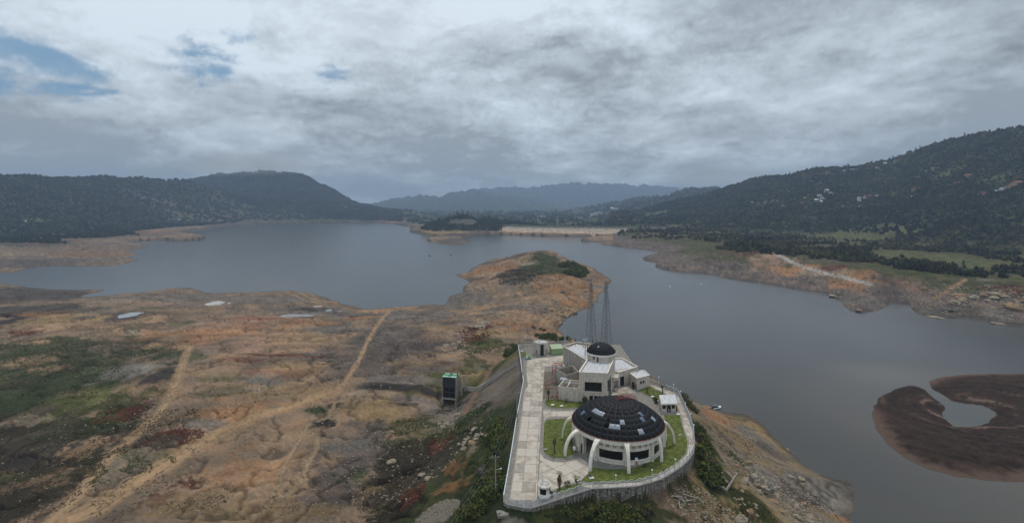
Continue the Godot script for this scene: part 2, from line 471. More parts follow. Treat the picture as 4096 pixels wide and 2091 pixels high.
	lay_ridge([[-0.354, -0.0075, 8600, 6500], [-0.284, 0.0035, 8600, 6500], [-0.244, 0.013, 8600, 6500], [-0.204, 0.0195, 8600, 6500], [-0.169, 0.0225, 8600, 6500], [-0.144, 0.0185, 8600, 6500], [-0.129, 0.026, 8600, 6500], [-0.099, 0.0295, 8600, 6500], [-0.064, 0.0325, 8600, 6500], [-0.029, 0.021, 8600, 6500], [0.026, 0.015, 8600, 6500], [0.101, -0.0025, 8600, 6500]])
	lay_ridge([[-0.134, 0.015, 11000, 8800], [-0.074, 0.0335, 11000, 8800], [-0.049, 0.0365, 11000, 8800], [0.016, 0.04, 11000, 8800], [0.041, 0.0375, 11000, 8800], [0.076, 0.044, 11000, 8800], [0.126, 0.0475, 11000, 8800], [0.176, 0.0465, 11000, 8800], [0.251, 0.0445, 11000, 8800], [0.326, 0.0375, 11000, 8800], [0.476, 0.0225, 11000, 8800]])

func shore_at(x: float, z: float) -> float:
	var p := Vector2(x, z)
	var best := REACH * REACH
	var key := Vector2i(floori(x / 50.0), floori(z / 50.0))
	if shore_cells.has(key):
		var list: PackedInt32Array = shore_cells[key]
		for k in list:
			var a := shore_a[k]
			var ab := shore_b[k] - a
			var ap := p - a
			var u := clampf(ap.dot(ab) / ab.length_squared(), 0.0, 1.0)
			var e := (ap - ab * u).length_squared()
			if e < best:
				best = e
	var r := sqrt(best)
	var wet := Geometry2D.is_point_in_polygon(p, lake)
	if not wet and r > 10.0:
		# a ray through a corner can miscount; a second look from close by settles it
		wet = Geometry2D.is_point_in_polygon(p + Vector2(0.371, 0.193), lake) and Geometry2D.is_point_in_polygon(p + Vector2(-0.217, -0.411), lake)
	if wet and not (x > 100.0 and z > -330.0 and Geometry2D.is_point_in_polygon(p, ring)) and not (z < -1200.0 and Geometry2D.is_point_in_polygon(p, isle)):
		return -r
	return r

func plat_at(x: float, z: float) -> float:
	# distance to the edge of the walled terrace, negative on it, 200 when far away
	if x < -120.0 or x > 150.0 or z > -20.0 or z < -400.0:
		return 200.0
	var p := Vector2(x, z)
	var best := 40000.0
	for i in plat.size():
		var a := plat[i]
		var ab := plat[(i + 1) % plat.size()] - a
		var ap := p - a
		var u := clampf(ap.dot(ab) / ab.length_squared(), 0.0, 1.0)
		best = minf(best, (ap - ab * u).length_squared())
	var r := sqrt(best)
	return -r if Geometry2D.is_point_in_polygon(p, plat) else r

func bump(x: float, z: float, cx: float, cz: float, rx: float, rz: float) -> float:
	var q := (x - cx) * (x - cx) / (rx * rx) + (z - cz) * (z - cz) / (rz * rz)
	return exp(-q) if q < 9.0 else 0.0

func land_height(x: float, z: float, s: float, sp: float) -> float:
	if s <= 0.0:
		return maxf(s * 0.15, -6.0) - 0.05
	var d := -z
	var t := x / maxf(d, 30.0)
	var h := 0.0
	if x > 125.0 and d < 330.0:
		return 0.15 + 2.6 * (1.0 - exp(-s / 11.0))  # the low ring of mud
	if d > 330.0 and t > 0.2 and x > 0.19 * d + 20.0:
		h = 0.2 + 15.0 * (1.0 - exp(-s / 55.0)) + 0.05 * s
		h += minf(bump(x, z, 440.8, -765.2, 45.9, 199.6) * 5.0 + bump(x, z, 350, -488.9, 22, 67.9) * 5.0 + bump(x, z, 442.2, -617.5, 18.5, 54.2) * 4.0, s * 0.15)
	elif z < -1200.0:
		h = 0.2 + 9.0 * (1.0 - exp(-s / 70.0)) + 0.02 * s
	else:
		h = 0.15 + 5.0 * (1.0 - exp(-s / 60.0)) + 0.012 * s
		var k := minf(1.0, s / 45.0)
		h += 19.0 * bump(x, z, 62.0, -890.0, 75.0, 130.0) * k
		h += 9.0 * bump(x, z, 60.0, -650.0, 60.0, 110.0) * k
		h += 6.0 * bump(x, z, 15.0, -420.0, 60.0, 60.0) * k
		h += 3.0 * bump(x, z, -150.0, -300.0, 70.0, 60.0) * k
		if d < 420.0 and sp < 200.0:
			if sp <= 0.0:
				return 29.4
			var left := smoothstep(30.0, 0.0, x)
			var hl := 29.2 * pow(clampf(1.0 - sp / (58.0 - 14.0 * smoothstep(150.0, 210.0, d)), 0.0, 1.0), 1.15)
			var hr := 26.5 * pow(s / (s + sp * 1.15 + 0.01), 1.15)
			if d > 230.0:
				hr *= clampf(1.0 - sp / 90.0, 0.0, 1.0)
			if d < 140.0:
				hl = maxf(hl, 29.2 * pow(clampf(1.0 - sp / 75.0, 0.0, 1.0), 1.3) * smoothstep(-60.0, -5.0, x))
			h = maxf(h, lerpf(hr, hl, left))
			h -= 5.0 * bump(x, z, -31.0, -247.0, 16.0, 9.0)
	if d > 1500.0:
		h = maxf(h, 9.0 + maxf(maxf(56.0 * bump(x, z, -205.0, -1990.0, 105.0, 110.0), 42.0 * bump(x, z, -95.0, -2010.0, 105.0, 95.0)), maxf(30.0 * bump(x, z, 20.0, -2030.0, 120.0, 80.0), 34.0 * bump(x, z, -300.0, -1985.0, 75.0, 85.0))) * minf(1.0, s / 60.0))
		if d > 2000.0:
			h += (d - 2000.0) * 0.0095 * minf(1.0, s / 160.0)
	if d > 750.0:
		var f := (t + 1.5) / 0.005
		var i := clampi(int(f), 0, 599)
		var u := clampf(f - i, 0.0, 1.0)
		for r in ridges:
			if t < r[3] - r[5] or t > r[4] + r[5]:
				continue
			var foot: float = lerpf(r[2][i], r[2][i + 1], u)
			if d <= foot:
				continue
			var far: float = lerpf(r[1][i], r[1][i + 1], u)
			var top: float = lerpf(r[0][i], r[0][i + 1], u)
			var q := (d - foot) / (far - foot)
			q = pow(q, 1.25) if q < 1.0 else 1.0 - smoothstep(1.0, 2.2, q) * 0.8
			q *= smoothstep(r[3] - r[5], r[3], t) * smoothstep(r[4] + r[5], r[4], t)
			h = maxf(h, h + (top - h) * q) if top > h else h
	return h

func land_noise(x: float, z: float, s: float, sp: float) -> float:
	# small relief on top of land_height
	if s <= 0.0 or sp < 1.0:
		return 0.0
	var d := -z
	var k := minf(1.0, s / 12.0) * clampf((sp - 1.0) / 6.0, 0.0, 1.0)
	if x > 125.0 and d < 330.0:
		return (n_mid.get_noise_2d(x * 3.0, z * 3.0) * 0.9 + n_fine.get_noise_2d(x * 2.0, z * 2.0) * 0.35) * minf(1.0, s / 5.0)
	var a := n_big.get_noise_2d(x, z) * (2.2 if d < 1200.0 else 6.0)
	a += n_mid.get_noise_2d(x, z) * 1.1 + n_fine.get_noise_2d(x, z) * 0.2
	if d < 1300.0:
		# shallow gullies
		a -= maxf(0.0, 0.10 - absf(n_mid.get_noise_2d(x * 0.8 + 60.0, z * 0.8))) * 11.0
		a -= maxf(0.0, 0.09 - absf(n_mid.get_noise_2d(x * 2.2 + 160.0, z * 2.2))) * 2.2
	if d > 1500.0:
		a += n_big.get_noise_2d(x * 0.7 + 90.0, z * 0.7) * clampf((d - 1500.0) * 0.012, 0.0, 40.0) * smoothstep(100.0, 160.0, s)
		if d > 5000.0:
			a += (0.25 - absf(n_mid.get_noise_2d(x * 0.07, z * 0.05))) * minf((d - 5000.0) * 0.05, 200.0)
	return a * k if a > 0.0 else a * k * minf(1.0, s / 40.0)

# shallow pools left on the flats: [x, z, reach x, reach z]
var pools := [[-334.2, -435.2, 10, 13.1], [-294.6, -494.7, 10.4, 10.4], [-191.5, -442.4, 18.8, 6.2], [-192.4, -493.4, 5.4, 5.2], [-174.5, -474.7, 4.7, 6], [-163, -471.2, 2.8, 3.5]]

func pool_level(p: Array) -> float:
	return land_height(p[0], p[1], shore_at(p[0], p[1]), 200.0)

func with_pools(x: float, z: float, h: float) -> float:
	if x > -100.0 or z < -600.0 or z > -380.0:
		return h
	for p in pools:
		var dx: float = (x - p[0]) / p[2]
		var dz: float = (z - p[1]) / p[3]
		var q := sqrt(dx * dx + dz * dz) + n_mid.get_noise_2d(dx * 22.0 + p[0], dz * 22.0) * 0.55
		if q < 2.4:
			var lv: float = pool_level(p)
			h = lerpf(h, lv - 0.5 + 0.55 * q, smoothstep(2.3, 1.3, q))
	return h

func ground(x: float, z: float) -> float:
	var s := shore_at(x, z)
	var sp := plat_at(x, z)
	return with_pools(x, z, land_height(x, z, s, sp) + land_noise(x, z, s, sp))

# ---------------------------------------------------------------- sky: broken grey cloud with a blue gap up on the left
func cloudy_sky() -> PanoramaSkyMaterial:
	var w := 2400
	var h := 1200
	var im := Image.create(w, h, false, Image.FORMAT_RGBF)
	var n1 := FastNoiseLite.new()
	noise_of(n1, 31, 0.55, 5)
	n1.domain_warp_enabled = true
	n1.domain_warp_amplitude = 0.5
	n1.domain_warp_frequency = 0.7
	var n2 := FastNoiseLite.new()
	noise_of(n2, 32, 1.5, 5)
	n2.fractal_gain = 0.56
	n2.domain_warp_enabled = true
	n2.domain_warp_amplitude = 0.22
	n2.domain_warp_frequency = 1.8
	n2.domain_warp_fractal_octaves = 3
	# billows: rounded cells, broken up by warping
	var n3 := FastNoiseLite.new()
	noise_of(n3, 33, 1.9, 3, FastNoiseLite.TYPE_CELLULAR)
	n3.cellular_return_type = FastNoiseLite.RETURN_DISTANCE
	n3.fractal_gain = 0.5
	n3.domain_warp_enabled = true
	n3.domain_warp_amplitude = 0.34
	n3.domain_warp_frequency = 1.6
	n3.domain_warp_fractal_octaves = 3
	# gaps: [bearing and height, reach in bearing and height, strength]
	var gaps := [[Vector2(-0.759, 0.219), 0.15, 0.055, 1.2], [Vector2(-0.71, 0.204), 0.13, 0.035, 1.2], [Vector2(-0.646, 0.184), 0.16, 0.034, 1.25], [Vector2(-0.79, 0.235), 0.14, 0.08, 0.95], [Vector2(-0.683, 0.29), 0.16, 0.03, 0.8], [Vector2(-0.607, 0.234), 0.10, 0.04, 0.85], [Vector2(-0.354, 0.224), 0.06, 0.04, 0.9], [Vector2(-0.701, 0.139), 0.03, 0.008, 0.7], [Vector2(-1.1, 0.5), 0.3, 0.10, 0.8], [Vector2(-1.9, 0.35), 0.35, 0.12, 0.7]]
	# [bearing and height, reach, lighter or darker]
	var tones := [[Vector2(0.066, 0.367), 0.26, 0.10, 0.17], [Vector2(-0.409, 0.243), 0.20, 0.045, 0.14], [Vector2(-0.613, 0.158), 0.16, 0.02, 0.13], [Vector2(-0.704, 0.203), 0.1, 0.02, 0.10], [Vector2(-0.235, 0.157), 0.12, 0.05, -0.14], [Vector2(-0.479, 0.158), 0.12, 0.05, -0.13], [Vector2(-0.704, 0.155), 0.16, 0.04, -0.08], [Vector2(-0.451, 0.309), 0.2, 0.08, 0.05], [Vector2(-0.759, 0.098), 0.3, 0.05, -0.06], [Vector2(0.251, 0.111), 0.2, 0.06, -0.10], [Vector2(0.338, 0.108), 0.1, 0.03, 0.09], [Vector2(0.269, 0.051), 0.12, 0.012, 0.12], [Vector2(-0.201, 0.073), 0.3, 0.02, 0.05], [Vector2(0.076, 0.07), 0.16, 0.03, -0.08], [Vector2(-0.291, 0.034), 0.12, 0.025, -0.14], [Vector2(-0.201, 0.112), 0.2, 0.03, 0.03], [Vector2(0.66, 0.122), 0.25, 0.06, -0.09], [Vector2(0.484, 0.084), 0.16, 0.03, 0.04], [Vector2(0.101, 0.244), 0.16, 0.06, -0.07], [Vector2(-0.729, 0.056), 0.08, 0.022, -0.16], [Vector2(0.424, 0.309), 0.2, 0.1, 0.04]]
	for j in h:
		var el := PI * (0.5 - (j + 0.5) / h)
		if el < -0.02:
			for i in w:
				im.set_pixel(i, j, Color(0.13, 0.13, 0.125))
			continue
		var y := sin(maxf(el, 0.0))
		var c := cos(el)
		var squeeze := 1.0 / (y + 0.26)
		for i in w:
			var az := TAU * (i + 0.5) / w
			if az > PI:
				az -= TAU
			var p := Vector3(sin(az) * c * squeeze * 1.05, y * 2.7, cos(az) * c * squeeze * 1.05)
			var a := n1.get_noise_3dv(p)
			var b := n2.get_noise_3dv(p)
			var up := p + Vector3(0, 0.11, 0)
			var big := a - n1.get_noise_3dv(p + Vector3(0, 0.32, 0))
			var puff := -n3.get_noise_3dv(p)
			# tops of the billows catch the light, their bases stay grey
			var lit := (puff + b * 0.7) - (-n3.get_noise_3dv(up) + n2.get_noise_3dv(up) * 0.7)
			var lum := 0.54 + 0.14 * a + 0.42 * big + 0.09 * b + puff * 0.12 + clampf(lit, -0.5, 0.5) * lerpf(0.40, 0.25, smoothstep(0.08, 0.4, el))
			lum += 0.10 * smoothstep(0.13, 0.36, el) + 0.12 * smoothstep(0.42, 0.9, el)
			lum -= 0.05 * smoothstep(0.16, 0.02, el)
			for t in tones:
				var q := Vector2((az - t[0].x) / t[1], (el - t[0].y) / t[2]).length_squared()
				if q < 5.0:
					lum += t[3] * exp(-q) * (1.0 + 1.1 * b + 0.6 * a)
			lum = clampf(lum, 0.2, 0.92)
			var warm := clampf((a + 0.2) * 0.5, 0.0, 1.0)
			var col := Color(lum * lerpf(0.84, 0.885, warm), lum * lerpf(0.965, 0.955, warm), lum * lerpf(1.07, 1.05, warm))
			var low := smoothstep(0.14, 0.01, el)
			col = col.lerp(Color(lum * 0.80, lum * 0.97, lum * 1.09), low * 0.45)
			var gap := 0.0
			for g in gaps:
				var q := Vector2((az - g[0].x) / g[1], (el - g[0].y) / g[2]).length_squared()
				if q < 4.0:
					gap = maxf(gap, g[4 - 1] * (1.0 - q * 0.5) )
			if gap > 0.0:
				var k := smoothstep(0.05, 0.75, gap - b * 2.0 + a * 0.1 - puff * 0.7 - 0.55)
				var blue := Color(0.15, 0.33, 0.54).lerp(Color(0.30, 0.43, 0.56), clampf(0.35 + a + b * 0.8, 0.0, 0.8))
				col = col.lerp(blue, k * 0.95)
			im.set_pixel(i, j, col)
	var m := PanoramaSkyMaterial.new()
	m.panorama = ImageTexture.create_from_image(im)
	return m

func build_clouds() -> void:
	# cloud resting on the mountain behind the left ridge
	var rows := []
	for k in 3:
		rows.append([Vector3(-2200.8, 440.2, -4200) + Vector3(-60.0 + 60.0 * k, 26.0 * k, 0), Vector3(1150 - 90 * k, 170, 900), 0.00045])
	for k in 2:
		rows.append([Vector3(1664.6, 333.7, -4100) + Vector3(0, 24.0 * k, 0), Vector3(900 - 60 * k, 130, 700), 0.0005])
	for r in rows:
		var f := FogVolume.new()
		f.name = numbered("cloud")
		f.shape = RenderingServer.FOG_VOLUME_SHAPE_ELLIPSOID
		f.size = r[1]
		var m := FogMaterial.new()
		m.density = r[2]
		m.albedo = Color(0.98, 0.985, 0.99)
		f.material = m
		add_child(f)
		f.position = r[0]
		tag(f, "", "", "", "stuff")

# ---------------------------------------------------------------- the ground
# spots of another soil: [x, z, reach x, reach z, colour, strength, how ragged, turn]
var spots := []
var tracks := []

func spot(x: float, z: float, rx: float, rz: float, c: Color, strength := 1.0, ragged := 0.7) -> void:
	spots.append([x, z, maxf(rx, 1.0), maxf(rz, 1.0), c, strength, ragged])

func track(pts: Array, width: float, c: Color, called: String) -> void:
	# width in metres
	var lo := Vector2(1e9, 1e9)
	var hi := -lo
	for p in pts:
		lo = lo.min(p)
		hi = hi.max(p)
	tracks.append([pts, width, c, called, lo - Vector2.ONE * (width * 2.0 + 4.0), hi + Vector2.ONE * (width * 2.0 + 4.0)])

const MUD := Color(0.150, 0.128, 0.112)
const MUD_DARK := Color(0.072, 0.062, 0.056)
const MAUVE := Color(0.128, 0.105, 0.093)
const TAN := Color(0.31, 0.208, 0.13)
const ORANGE := Color(0.36, 0.185, 0.090)
const PINK := Color(0.32, 0.20, 0.145)
const PALE := Color(0.40, 0.32, 0.24)
const OCHRE := Color(0.285, 0.198, 0.102)
const RED := Color(0.125, 0.045, 0.032)
const GREEN := Color(0.056, 0.060, 0.025)
const GREEN_DARK := Color(0.032, 0.040, 0.018)
const OLIVE := Color(0.098, 0.104, 0.036)
const SCRUB := Color(0.055, 0.046, 0.032)
const GREY := Color(0.20, 0.18, 0.158)

func lay_spots() -> void:
	# left foreground
	spot(-253, -254.5, 61.1, 52.3, SCRUB * 1.1, 0.92, 0.6)
	spot(-194.8, -195.9, 39.2, 39.2, SCRUB * 0.8, 0.97, 0.55)
	spot(-164.2, -160.4, 20, 23.5, SCRUB * 0.65, 0.97, 0.55)
	spot(-284.3, -307.7, 64.6, 30.8, SCRUB * 1.7, 0.8, 0.9)
	spot(-33.4, -172.3, 17.2, 30.6, SCRUB * 1.0, 0.85, 0.9)
	spot(-59.7, -190.2, 14.3, 30.7, MAUVE * 0.85, 0.8, 0.9)
	spot(-83.6, -322.6, 38.7, 62.3, MAUVE * 0.85, 0.85, 0.7)
	spot(-318.8, -334.2, 50.1, 29.8, GREEN_DARK * 1.5, 0.85, 1.2)
	spot(-260.7, -322.3, 40.3, 31.1, SCRUB * 1.6, 0.8, 1.2)
	spot(-263.8, -285.5, 54.2, 39.5, GREEN_DARK * 1.7, 0.7, 1.4)
	spot(-213.7, -276, 17.9, 15.1, GREY, 0.9, 0.9)
	spot(-189.5, -269.2, 8.1, 16.1, MUD_DARK * 0.8, 0.95, 0.6)
	spot(-293.5, -304.4, 16.7, 10, TAN, 0.7, 1.0)
	spot(-267.1, -287.5, 8.6, 7.1, TAN, 0.8, 1.0)
	spot(-245.4, -246.9, 32.1, 42.2, GREEN_DARK * 1.25, 0.92, 0.9)
	spot(-205.3, -239, 13.1, 19.2, OLIVE, 0.9, 0.7)
	spot(-184.7, -235.6, 15.3, 16.6, GREEN * 1.05, 0.8, 0.9)
	spot(-173.8, -223.2, 6.7, 10.8, RED * 0.75, 0.8, 0.8)
	spot(-181.3, -211.1, 15.8, 10.8, GREEN_DARK * 1.2, 0.9, 0.7)
	spot(-196, -204.4, 15.3, 15.7, SCRUB * 1.2, 0.9, 0.9)
	spot(-209, -219.1, 7.7, 5.2, PALE * 0.75, 0.6, 1.2)
	spot(-167.2, -186, 17.7, 14.9, SCRUB * 0.85, 0.95, 0.9)
	spot(-179.3, -183.1, 11.9, 12.7, MUD_DARK * 0.62, 0.9, 0.9)
	spot(-165.5, -192.7, 6.7, 10, TAN * 0.95, 0.85, 1.2)
	spot(-160.8, -169.5, 10.2, 7.7, TAN * 0.8, 0.7, 1.3)
	spot(-156.7, -157.7, 13.4, 10.7, SCRUB * 0.8, 0.9, 1.0)
	spot(-141.4, -152.2, 6.1, 5, SCRUB * 0.95, 0.85, 1.0)
	spot(-173.5, -172, 6, 6.4, GREEN_DARK * 1.2, 0.7, 0.9)
	spot(-140.3, -159.6, 4, 8.2, TAN * 0.85, 0.8, 1.0)
	spot(-139.4, -187.4, 11.2, 8.4, OLIVE * 1.0, 0.45, 1.2)
	spot(-137.8, -203, 9.1, 8, RED * 0.6, 0.9, 0.8)
	spot(-138.2, -197.8, 5.9, 5.9, SCRUB * 1.5, 0.7, 1.0)
	spot(-141.5, -186.4, 6.5, 7.5, PALE * 0.62, 0.6, 1.0)
	spot(-144.4, -217.5, 6.5, 5.1, SCRUB * 1.5, 0.7, 1.2)
	spot(-131.1, -215.2, 8.6, 7.4, GREY, 0.7, 1.0)
	spot(-145.5, -251.3, 8.8, 9, GREEN * 1.3, 0.5, 1.2)
	spot(-156.2, -267.4, 17.4, 7, GREEN * 1.5, 0.65, 1.3)
	spot(-109.7, -170.3, 4.3, 3.4, RED * 0.8, 0.8, 1.2)
	spot(-112.4, -159.7, 4.8, 5.5, RED * 0.8, 0.6, 1.3)
	spot(-90.5, -155, 25.6, 9, OCHRE * 0.78, 0.6, 1.2)
	spot(-75.3, -167.8, 16.8, 16.5, TAN * 0.95, 0.75, 1.0)
	spot(-95.6, -179, 11.6, 13.6, ORANGE * 0.85, 0.5, 1.2)
	# creek bank and dark mud on the far left
	spot(-541.1, -552.7, 91.2, 53.7, MUD_DARK * 0.8, 1.0, 0.3)
	spot(-565.4, -605.3, 81.7, 33.2, MUD_DARK * 0.95, 1.0, 0.3)
	spot(-448, -457.6, 52.6, 33.5, MUD_DARK * 0.6, 1.0, 0.4)
	spot(-412.2, -406.5, 14.2, 23, MUD_DARK * 0.7, 1.0, 0.5)
	spot(-415.6, -442.6, 26.6, 12.5, ORANGE * 0.62, 0.9, 0.7)
	spot(-374.9, -417, 33.4, 22.5, OCHRE, 0.75, 0.9)
	spot(-353.5, -386.8, 50.3, 12.9, TAN * 1.05, 0.8, 0.9)
	spot(-363.9, -373.6, 11.2, 7.5, RED, 0.9, 0.9)
	spot(-403.7, -505.3, 17.7, 16.2, PALE * 0.9, 0.8, 0.8)
	spot(-356.7, -499.6, 22.5, 18.4, PINK * 1.1, 0.8, 0.9)
	spot(-301.5, -461, 27.7, 18, OCHRE, 0.7, 1.0)
	spot(-349, -445.1, 13.4, 10.6, MUD_DARK, 0.9, 0.6)
	spot(-327.8, -425, 19.1, 15.5, MUD_DARK, 0.9, 0.6)
	spot(-338.2, -467.1, 14, 13.8, GREEN * 1.3, 0.7, 0.9)
	spot(-389.6, -453.5, 9.1, 15.3, GREEN * 1.2, 0.7, 0.9)
	spot(-358.8, -420.2, 8.4, 7.6, MUD_DARK * 1.1, 0.8, 0.8)
	spot(-288.4, -390.3, 17.6, 18.1, SCRUB * 1.7, 0.8, 1.1)
	spot(-302.4, -371.5, 18.6, 13.4, SCRUB * 2.2, 0.55, 1.2)
	spot(-267.4, -405.8, 12.2, 8.8, GREEN * 1.6, 0.6, 1.2)
	spot(-277.1, -372.4, 11.2, 7.4, PALE * 0.95, 0.7, 1.0)
	# orange and pink sand in the middle
	spot(-219.1, -402.8, 42.3, 34.3, PINK, 0.75, 1.0)
	spot(-221, -372, 40.9, 29.8, ORANGE, 0.6, 1.0)
	spot(-169.4, -342.9, 29.1, 31.8, PINK * 1.02, 0.75, 1.0)
	spot(-179.5, -413.7, 24.8, 14.4, ORANGE * 0.8, 0.6, 1.2)
	spot(-149.3, -352, 22.9, 17.3, OCHRE * 1.0, 0.5, 1.1)
	spot(-221.4, -426.7, 34.1, 7.7, RED * 1.6, 0.55, 0.8)
	spot(-159.5, -295.9, 13.3, 4.9, RED * 1.5, 0.65, 0.8)
	spot(-140.5, -306.1, 26, 2.6, RED, 0.85, 0.6)
	spot(-111.7, -306.8, 16.9, 2.1, MUD_DARK, 0.8, 0.6)
	spot(-164.7, -287, 15.8, 2.3, MUD_DARK, 0.6, 0.6)
	spot(-124.5, -277.3, 23.6, 5, RED * 1.7, 0.5, 1.1)
	spot(-131.8, -264.2, 9.2, 9.9, GREY * 0.9, 0.8, 0.9)
	spot(-112.8, -254, 25.4, 9.7, OCHRE, 0.6, 1.0)
	spot(-162.5, -278.3, 16.7, 11.1, TAN * 1.05, 0.6, 1.0)
	spot(-124.4, -228.6, 18.3, 11.3, ORANGE * 0.95, 0.6, 1.0)
	spot(-121.8, -283.9, 17, 8.9, OCHRE * 0.9, 0.5, 1.0)
	# grey mud shore
	spot(-346.6, -538.2, 61.9, 29.9, MUD * 1.25, 0.9, 0.5)
	spot(-254.7, -526.2, 52.6, 28.8, MUD * 1.2, 0.95, 0.5)
	spot(-271.7, -550, 16.5, 15.7, TAN * 0.8, 0.6, 1.0)
	spot(-190.5, -471.7, 54.2, 20.7, MUD, 0.95, 0.5)
	spot(-151.1, -452.3, 36.2, 16.8, MUD * 0.95, 0.95, 0.5)
	spot(-195.9, -473.2, 26, 9.3, MUD_DARK * 1.2, 0.8, 0.6)
	spot(-138.5, -391.4, 25.4, 24.2, MUD, 0.95, 0.5)
	spot(-132.9, -437.1, 13.1, 6, ORANGE * 0.9, 0.8, 0.7)
	spot(-159, -414, 22.8, 4.5, ORANGE * 0.9, 0.8, 0.8)
	spot(-86.7, -446.8, 40.2, 29.1, MUD * 1.05, 1.0, 0.5)
	spot(-91.4, -374.5, 30, 37.4, MUD * 0.85, 0.95, 0.5)
	spot(-67.8, -332.3, 28.2, 21.4, MAUVE * 0.75, 0.9, 0.6)
	spot(-82.4, -300.6, 16.5, 10.8, MAUVE * 0.85, 0.85, 0.8)
	spot(-61.1, -536.3, 29.5, 72.5, MUD, 0.9, 0.6)
	spot(-57.5, -386.1, 17.4, 12.9, OCHRE * 0.75, 0.5, 1.2)
	spot(-60.3, -295.6, 22.2, 5.7, OCHRE * 0.7, 0.6, 1.2)
	spot(-50.2, -288.6, 15.9, 9, MAUVE * 0.8, 0.7, 0.9)
	spot(-65.2, -374.6, 3, 4.6, MUD_DARK, 0.8, 0.7)
	# excavated basin in front of the intake
	spot(-60.1, -268.3, 24.1, 8.6, MUD * 1.12, 0.95, 0.4)
	spot(-59.1, -257.9, 22.6, 6.1, MUD_DARK * 0.62, 1.0, 0.3)
	spot(-40.3, -253.7, 7.6, 3.1, MUD_DARK * 0.62, 1.0, 0.3)
	spot(-49.9, -244.7, 23.2, 4.4, MUD * 1.25, 0.9, 0.5)
	spot(-75.8, -249.3, 6.2, 2.7, PALE * 0.8, 0.6, 0.8)
	spot(-28.7, -231.2, 6.9, 4, MUD_DARK * 0.7, 0.95, 0.4)
	spot(-50.7, -237, 7.1, 1.8, MUD_DARK * 0.8, 0.9, 0.6)
	spot(-19.4, -231.3, 3.5, 9.1, MUD, 0.8, 0.6)
	spot(-10.7, -243.8, 4.9, 5.8, MUD_DARK, 0.8, 0.6)
	spot(-17.3, -293.7, 8.8, 3.7, GREY * 0.9, 0.7, 0.6)
	# the ground between the intake and the stream
	spot(-65.8, -231.7, 13.9, 12.7, OCHRE * 0.92, 0.85, 0.8)
	spot(-51.8, -221.5, 10, 7.3, OCHRE * 0.8, 0.75, 0.9)
	spot(-90, -231.5, 5.6, 5.1, GREEN_DARK * 1.4, 0.95, 0.5)
	spot(-82.6, -218, 5.4, 5.1, MUD_DARK * 0.55, 1.0, 0.4)
	spot(-84.8, -238, 2.9, 2.4, MUD_DARK * 0.5, 1.0, 0.4)
	spot(-78.2, -205.1, 1.6, 2.7, MUD_DARK * 0.5, 1.0, 0.4)
	spot(-60.9, -214.3, 12.9, 6.8, MAUVE * 0.75, 0.8, 0.7)
	spot(-64.1, -197.9, 12.9, 7.5, GREY * 0.72, 0.9, 0.7)
	spot(-61.7, -179.4, 10.8, 10.2, MAUVE * 0.85, 0.9, 0.7)
	spot(-61, -163.1, 10.6, 7, MAUVE * 0.8, 0.7, 1.0)
	spot(-80.1, -193.4, 3.9, 14, TAN * 0.62, 0.7, 0.8)
	spot(-61.3, -153.5, 10, 3.8, OCHRE * 0.75, 0.6, 1.2)
	spot(-44.4, -217.5, 12, 5.1, GREEN * 0.9, 0.75, 1.3)
	spot(-44.1, -206.1, 9.3, 6.8, GREEN * 1.1, 0.55, 1.4)
	spot(-44.9, -205, 6.2, 2.7, TAN * 0.9, 0.5, 1.4)
	spot(-37.9, -185.6, 11.1, 16.5, SCRUB * 0.62, 0.95, 0.8)
	spot(-40.7, -166.8, 10, 8.9, SCRUB * 0.7, 0.9, 0.9)
	spot(-28.7, -199.6, 4.2, 7.2, RED * 0.95, 0.92, 0.5)
	spot(-24.6, -171.1, 5.1, 10.1, SCRUB * 0.85, 0.85, 0.9)
	spot(-31.3, -153.4, 3.5, 4.8, RED * 0.55, 0.9, 0.7)
	spot(-36.2, -148.6, 11.1, 6, SCRUB * 0.62, 0.92, 0.8)
	spot(-55, -175, 5.3, 4.3, GREEN_DARK * 1.3, 0.85, 1.2)
	spot(-46.6, -167, 5, 2.1, OCHRE * 0.7, 0.6, 1.2)
	spot(-20.4, -205.7, 9.3, 9.5, GREEN * 0.8, 0.85, 1.0)
	spot(-18.2, -159.4, 3.2, 6.8, ORANGE * 0.62, 0.75, 1.2)
	spot(-18, -145.5, 5.1, 3.1, ORANGE * 0.6, 0.7, 1.2)
	spot(-12.3, -166, 5, 10.4, GREEN * 0.75, 0.9, 0.9)
	spot(-16.5, -208.5, 7.3, 6.5, GREEN_DARK * 1.1, 0.9, 0.7)
	spot(-8, -180.8, 5.4, 14.5, GREEN_DARK * 1.0, 0.95, 0.7)
	spot(-6.2, -140.9, 4.2, 17.1, GREEN_DARK * 0.9, 1.0, 0.6)
	spot(-7.3, -123.6, 5.6, 7.1, GREEN_DARK * 0.9, 1.0, 0.6)
	spot(-13, -164.4, 1.8, 4.4, PALE * 0.7, 0.7, 0.9)
	# neck between the terrace and the peninsula
	spot(-16.9, -345.2, 13.8, 16.3, OLIVE * 0.8, 0.9, 0.8)
	spot(-24.3, -308, 7.7, 11.1, GREEN * 0.8, 0.85, 0.9)
	spot(-28.1, -355.8, 8.9, 6.7, RED * 0.7, 0.9, 0.7)
	spot(-25.8, -387.6, 11.6, 7.3, RED * 0.7, 0.9, 0.7)
	spot(-10.9, -376.3, 16.9, 9, OCHRE * 0.95, 0.8, 0.8)
	spot(-58.8, -408.6, 18.4, 10.7, MAUVE * 0.8, 0.7, 0.8)
	# peninsula
	spot(-21.6, -746.2, 48.5, 89.5, ORANGE * 0.76, 0.8, 0.7)
	spot(-34.9, -711.8, 21.4, 21.1, PALE * 0.75, 0.6, 0.8)
	spot(-25.6, -884, 39.8, 32.9, MAUVE * 0.7, 0.8, 0.8)
	spot(9.8, -887.8, 26.6, 37, MAUVE * 0.75, 0.7, 0.8)
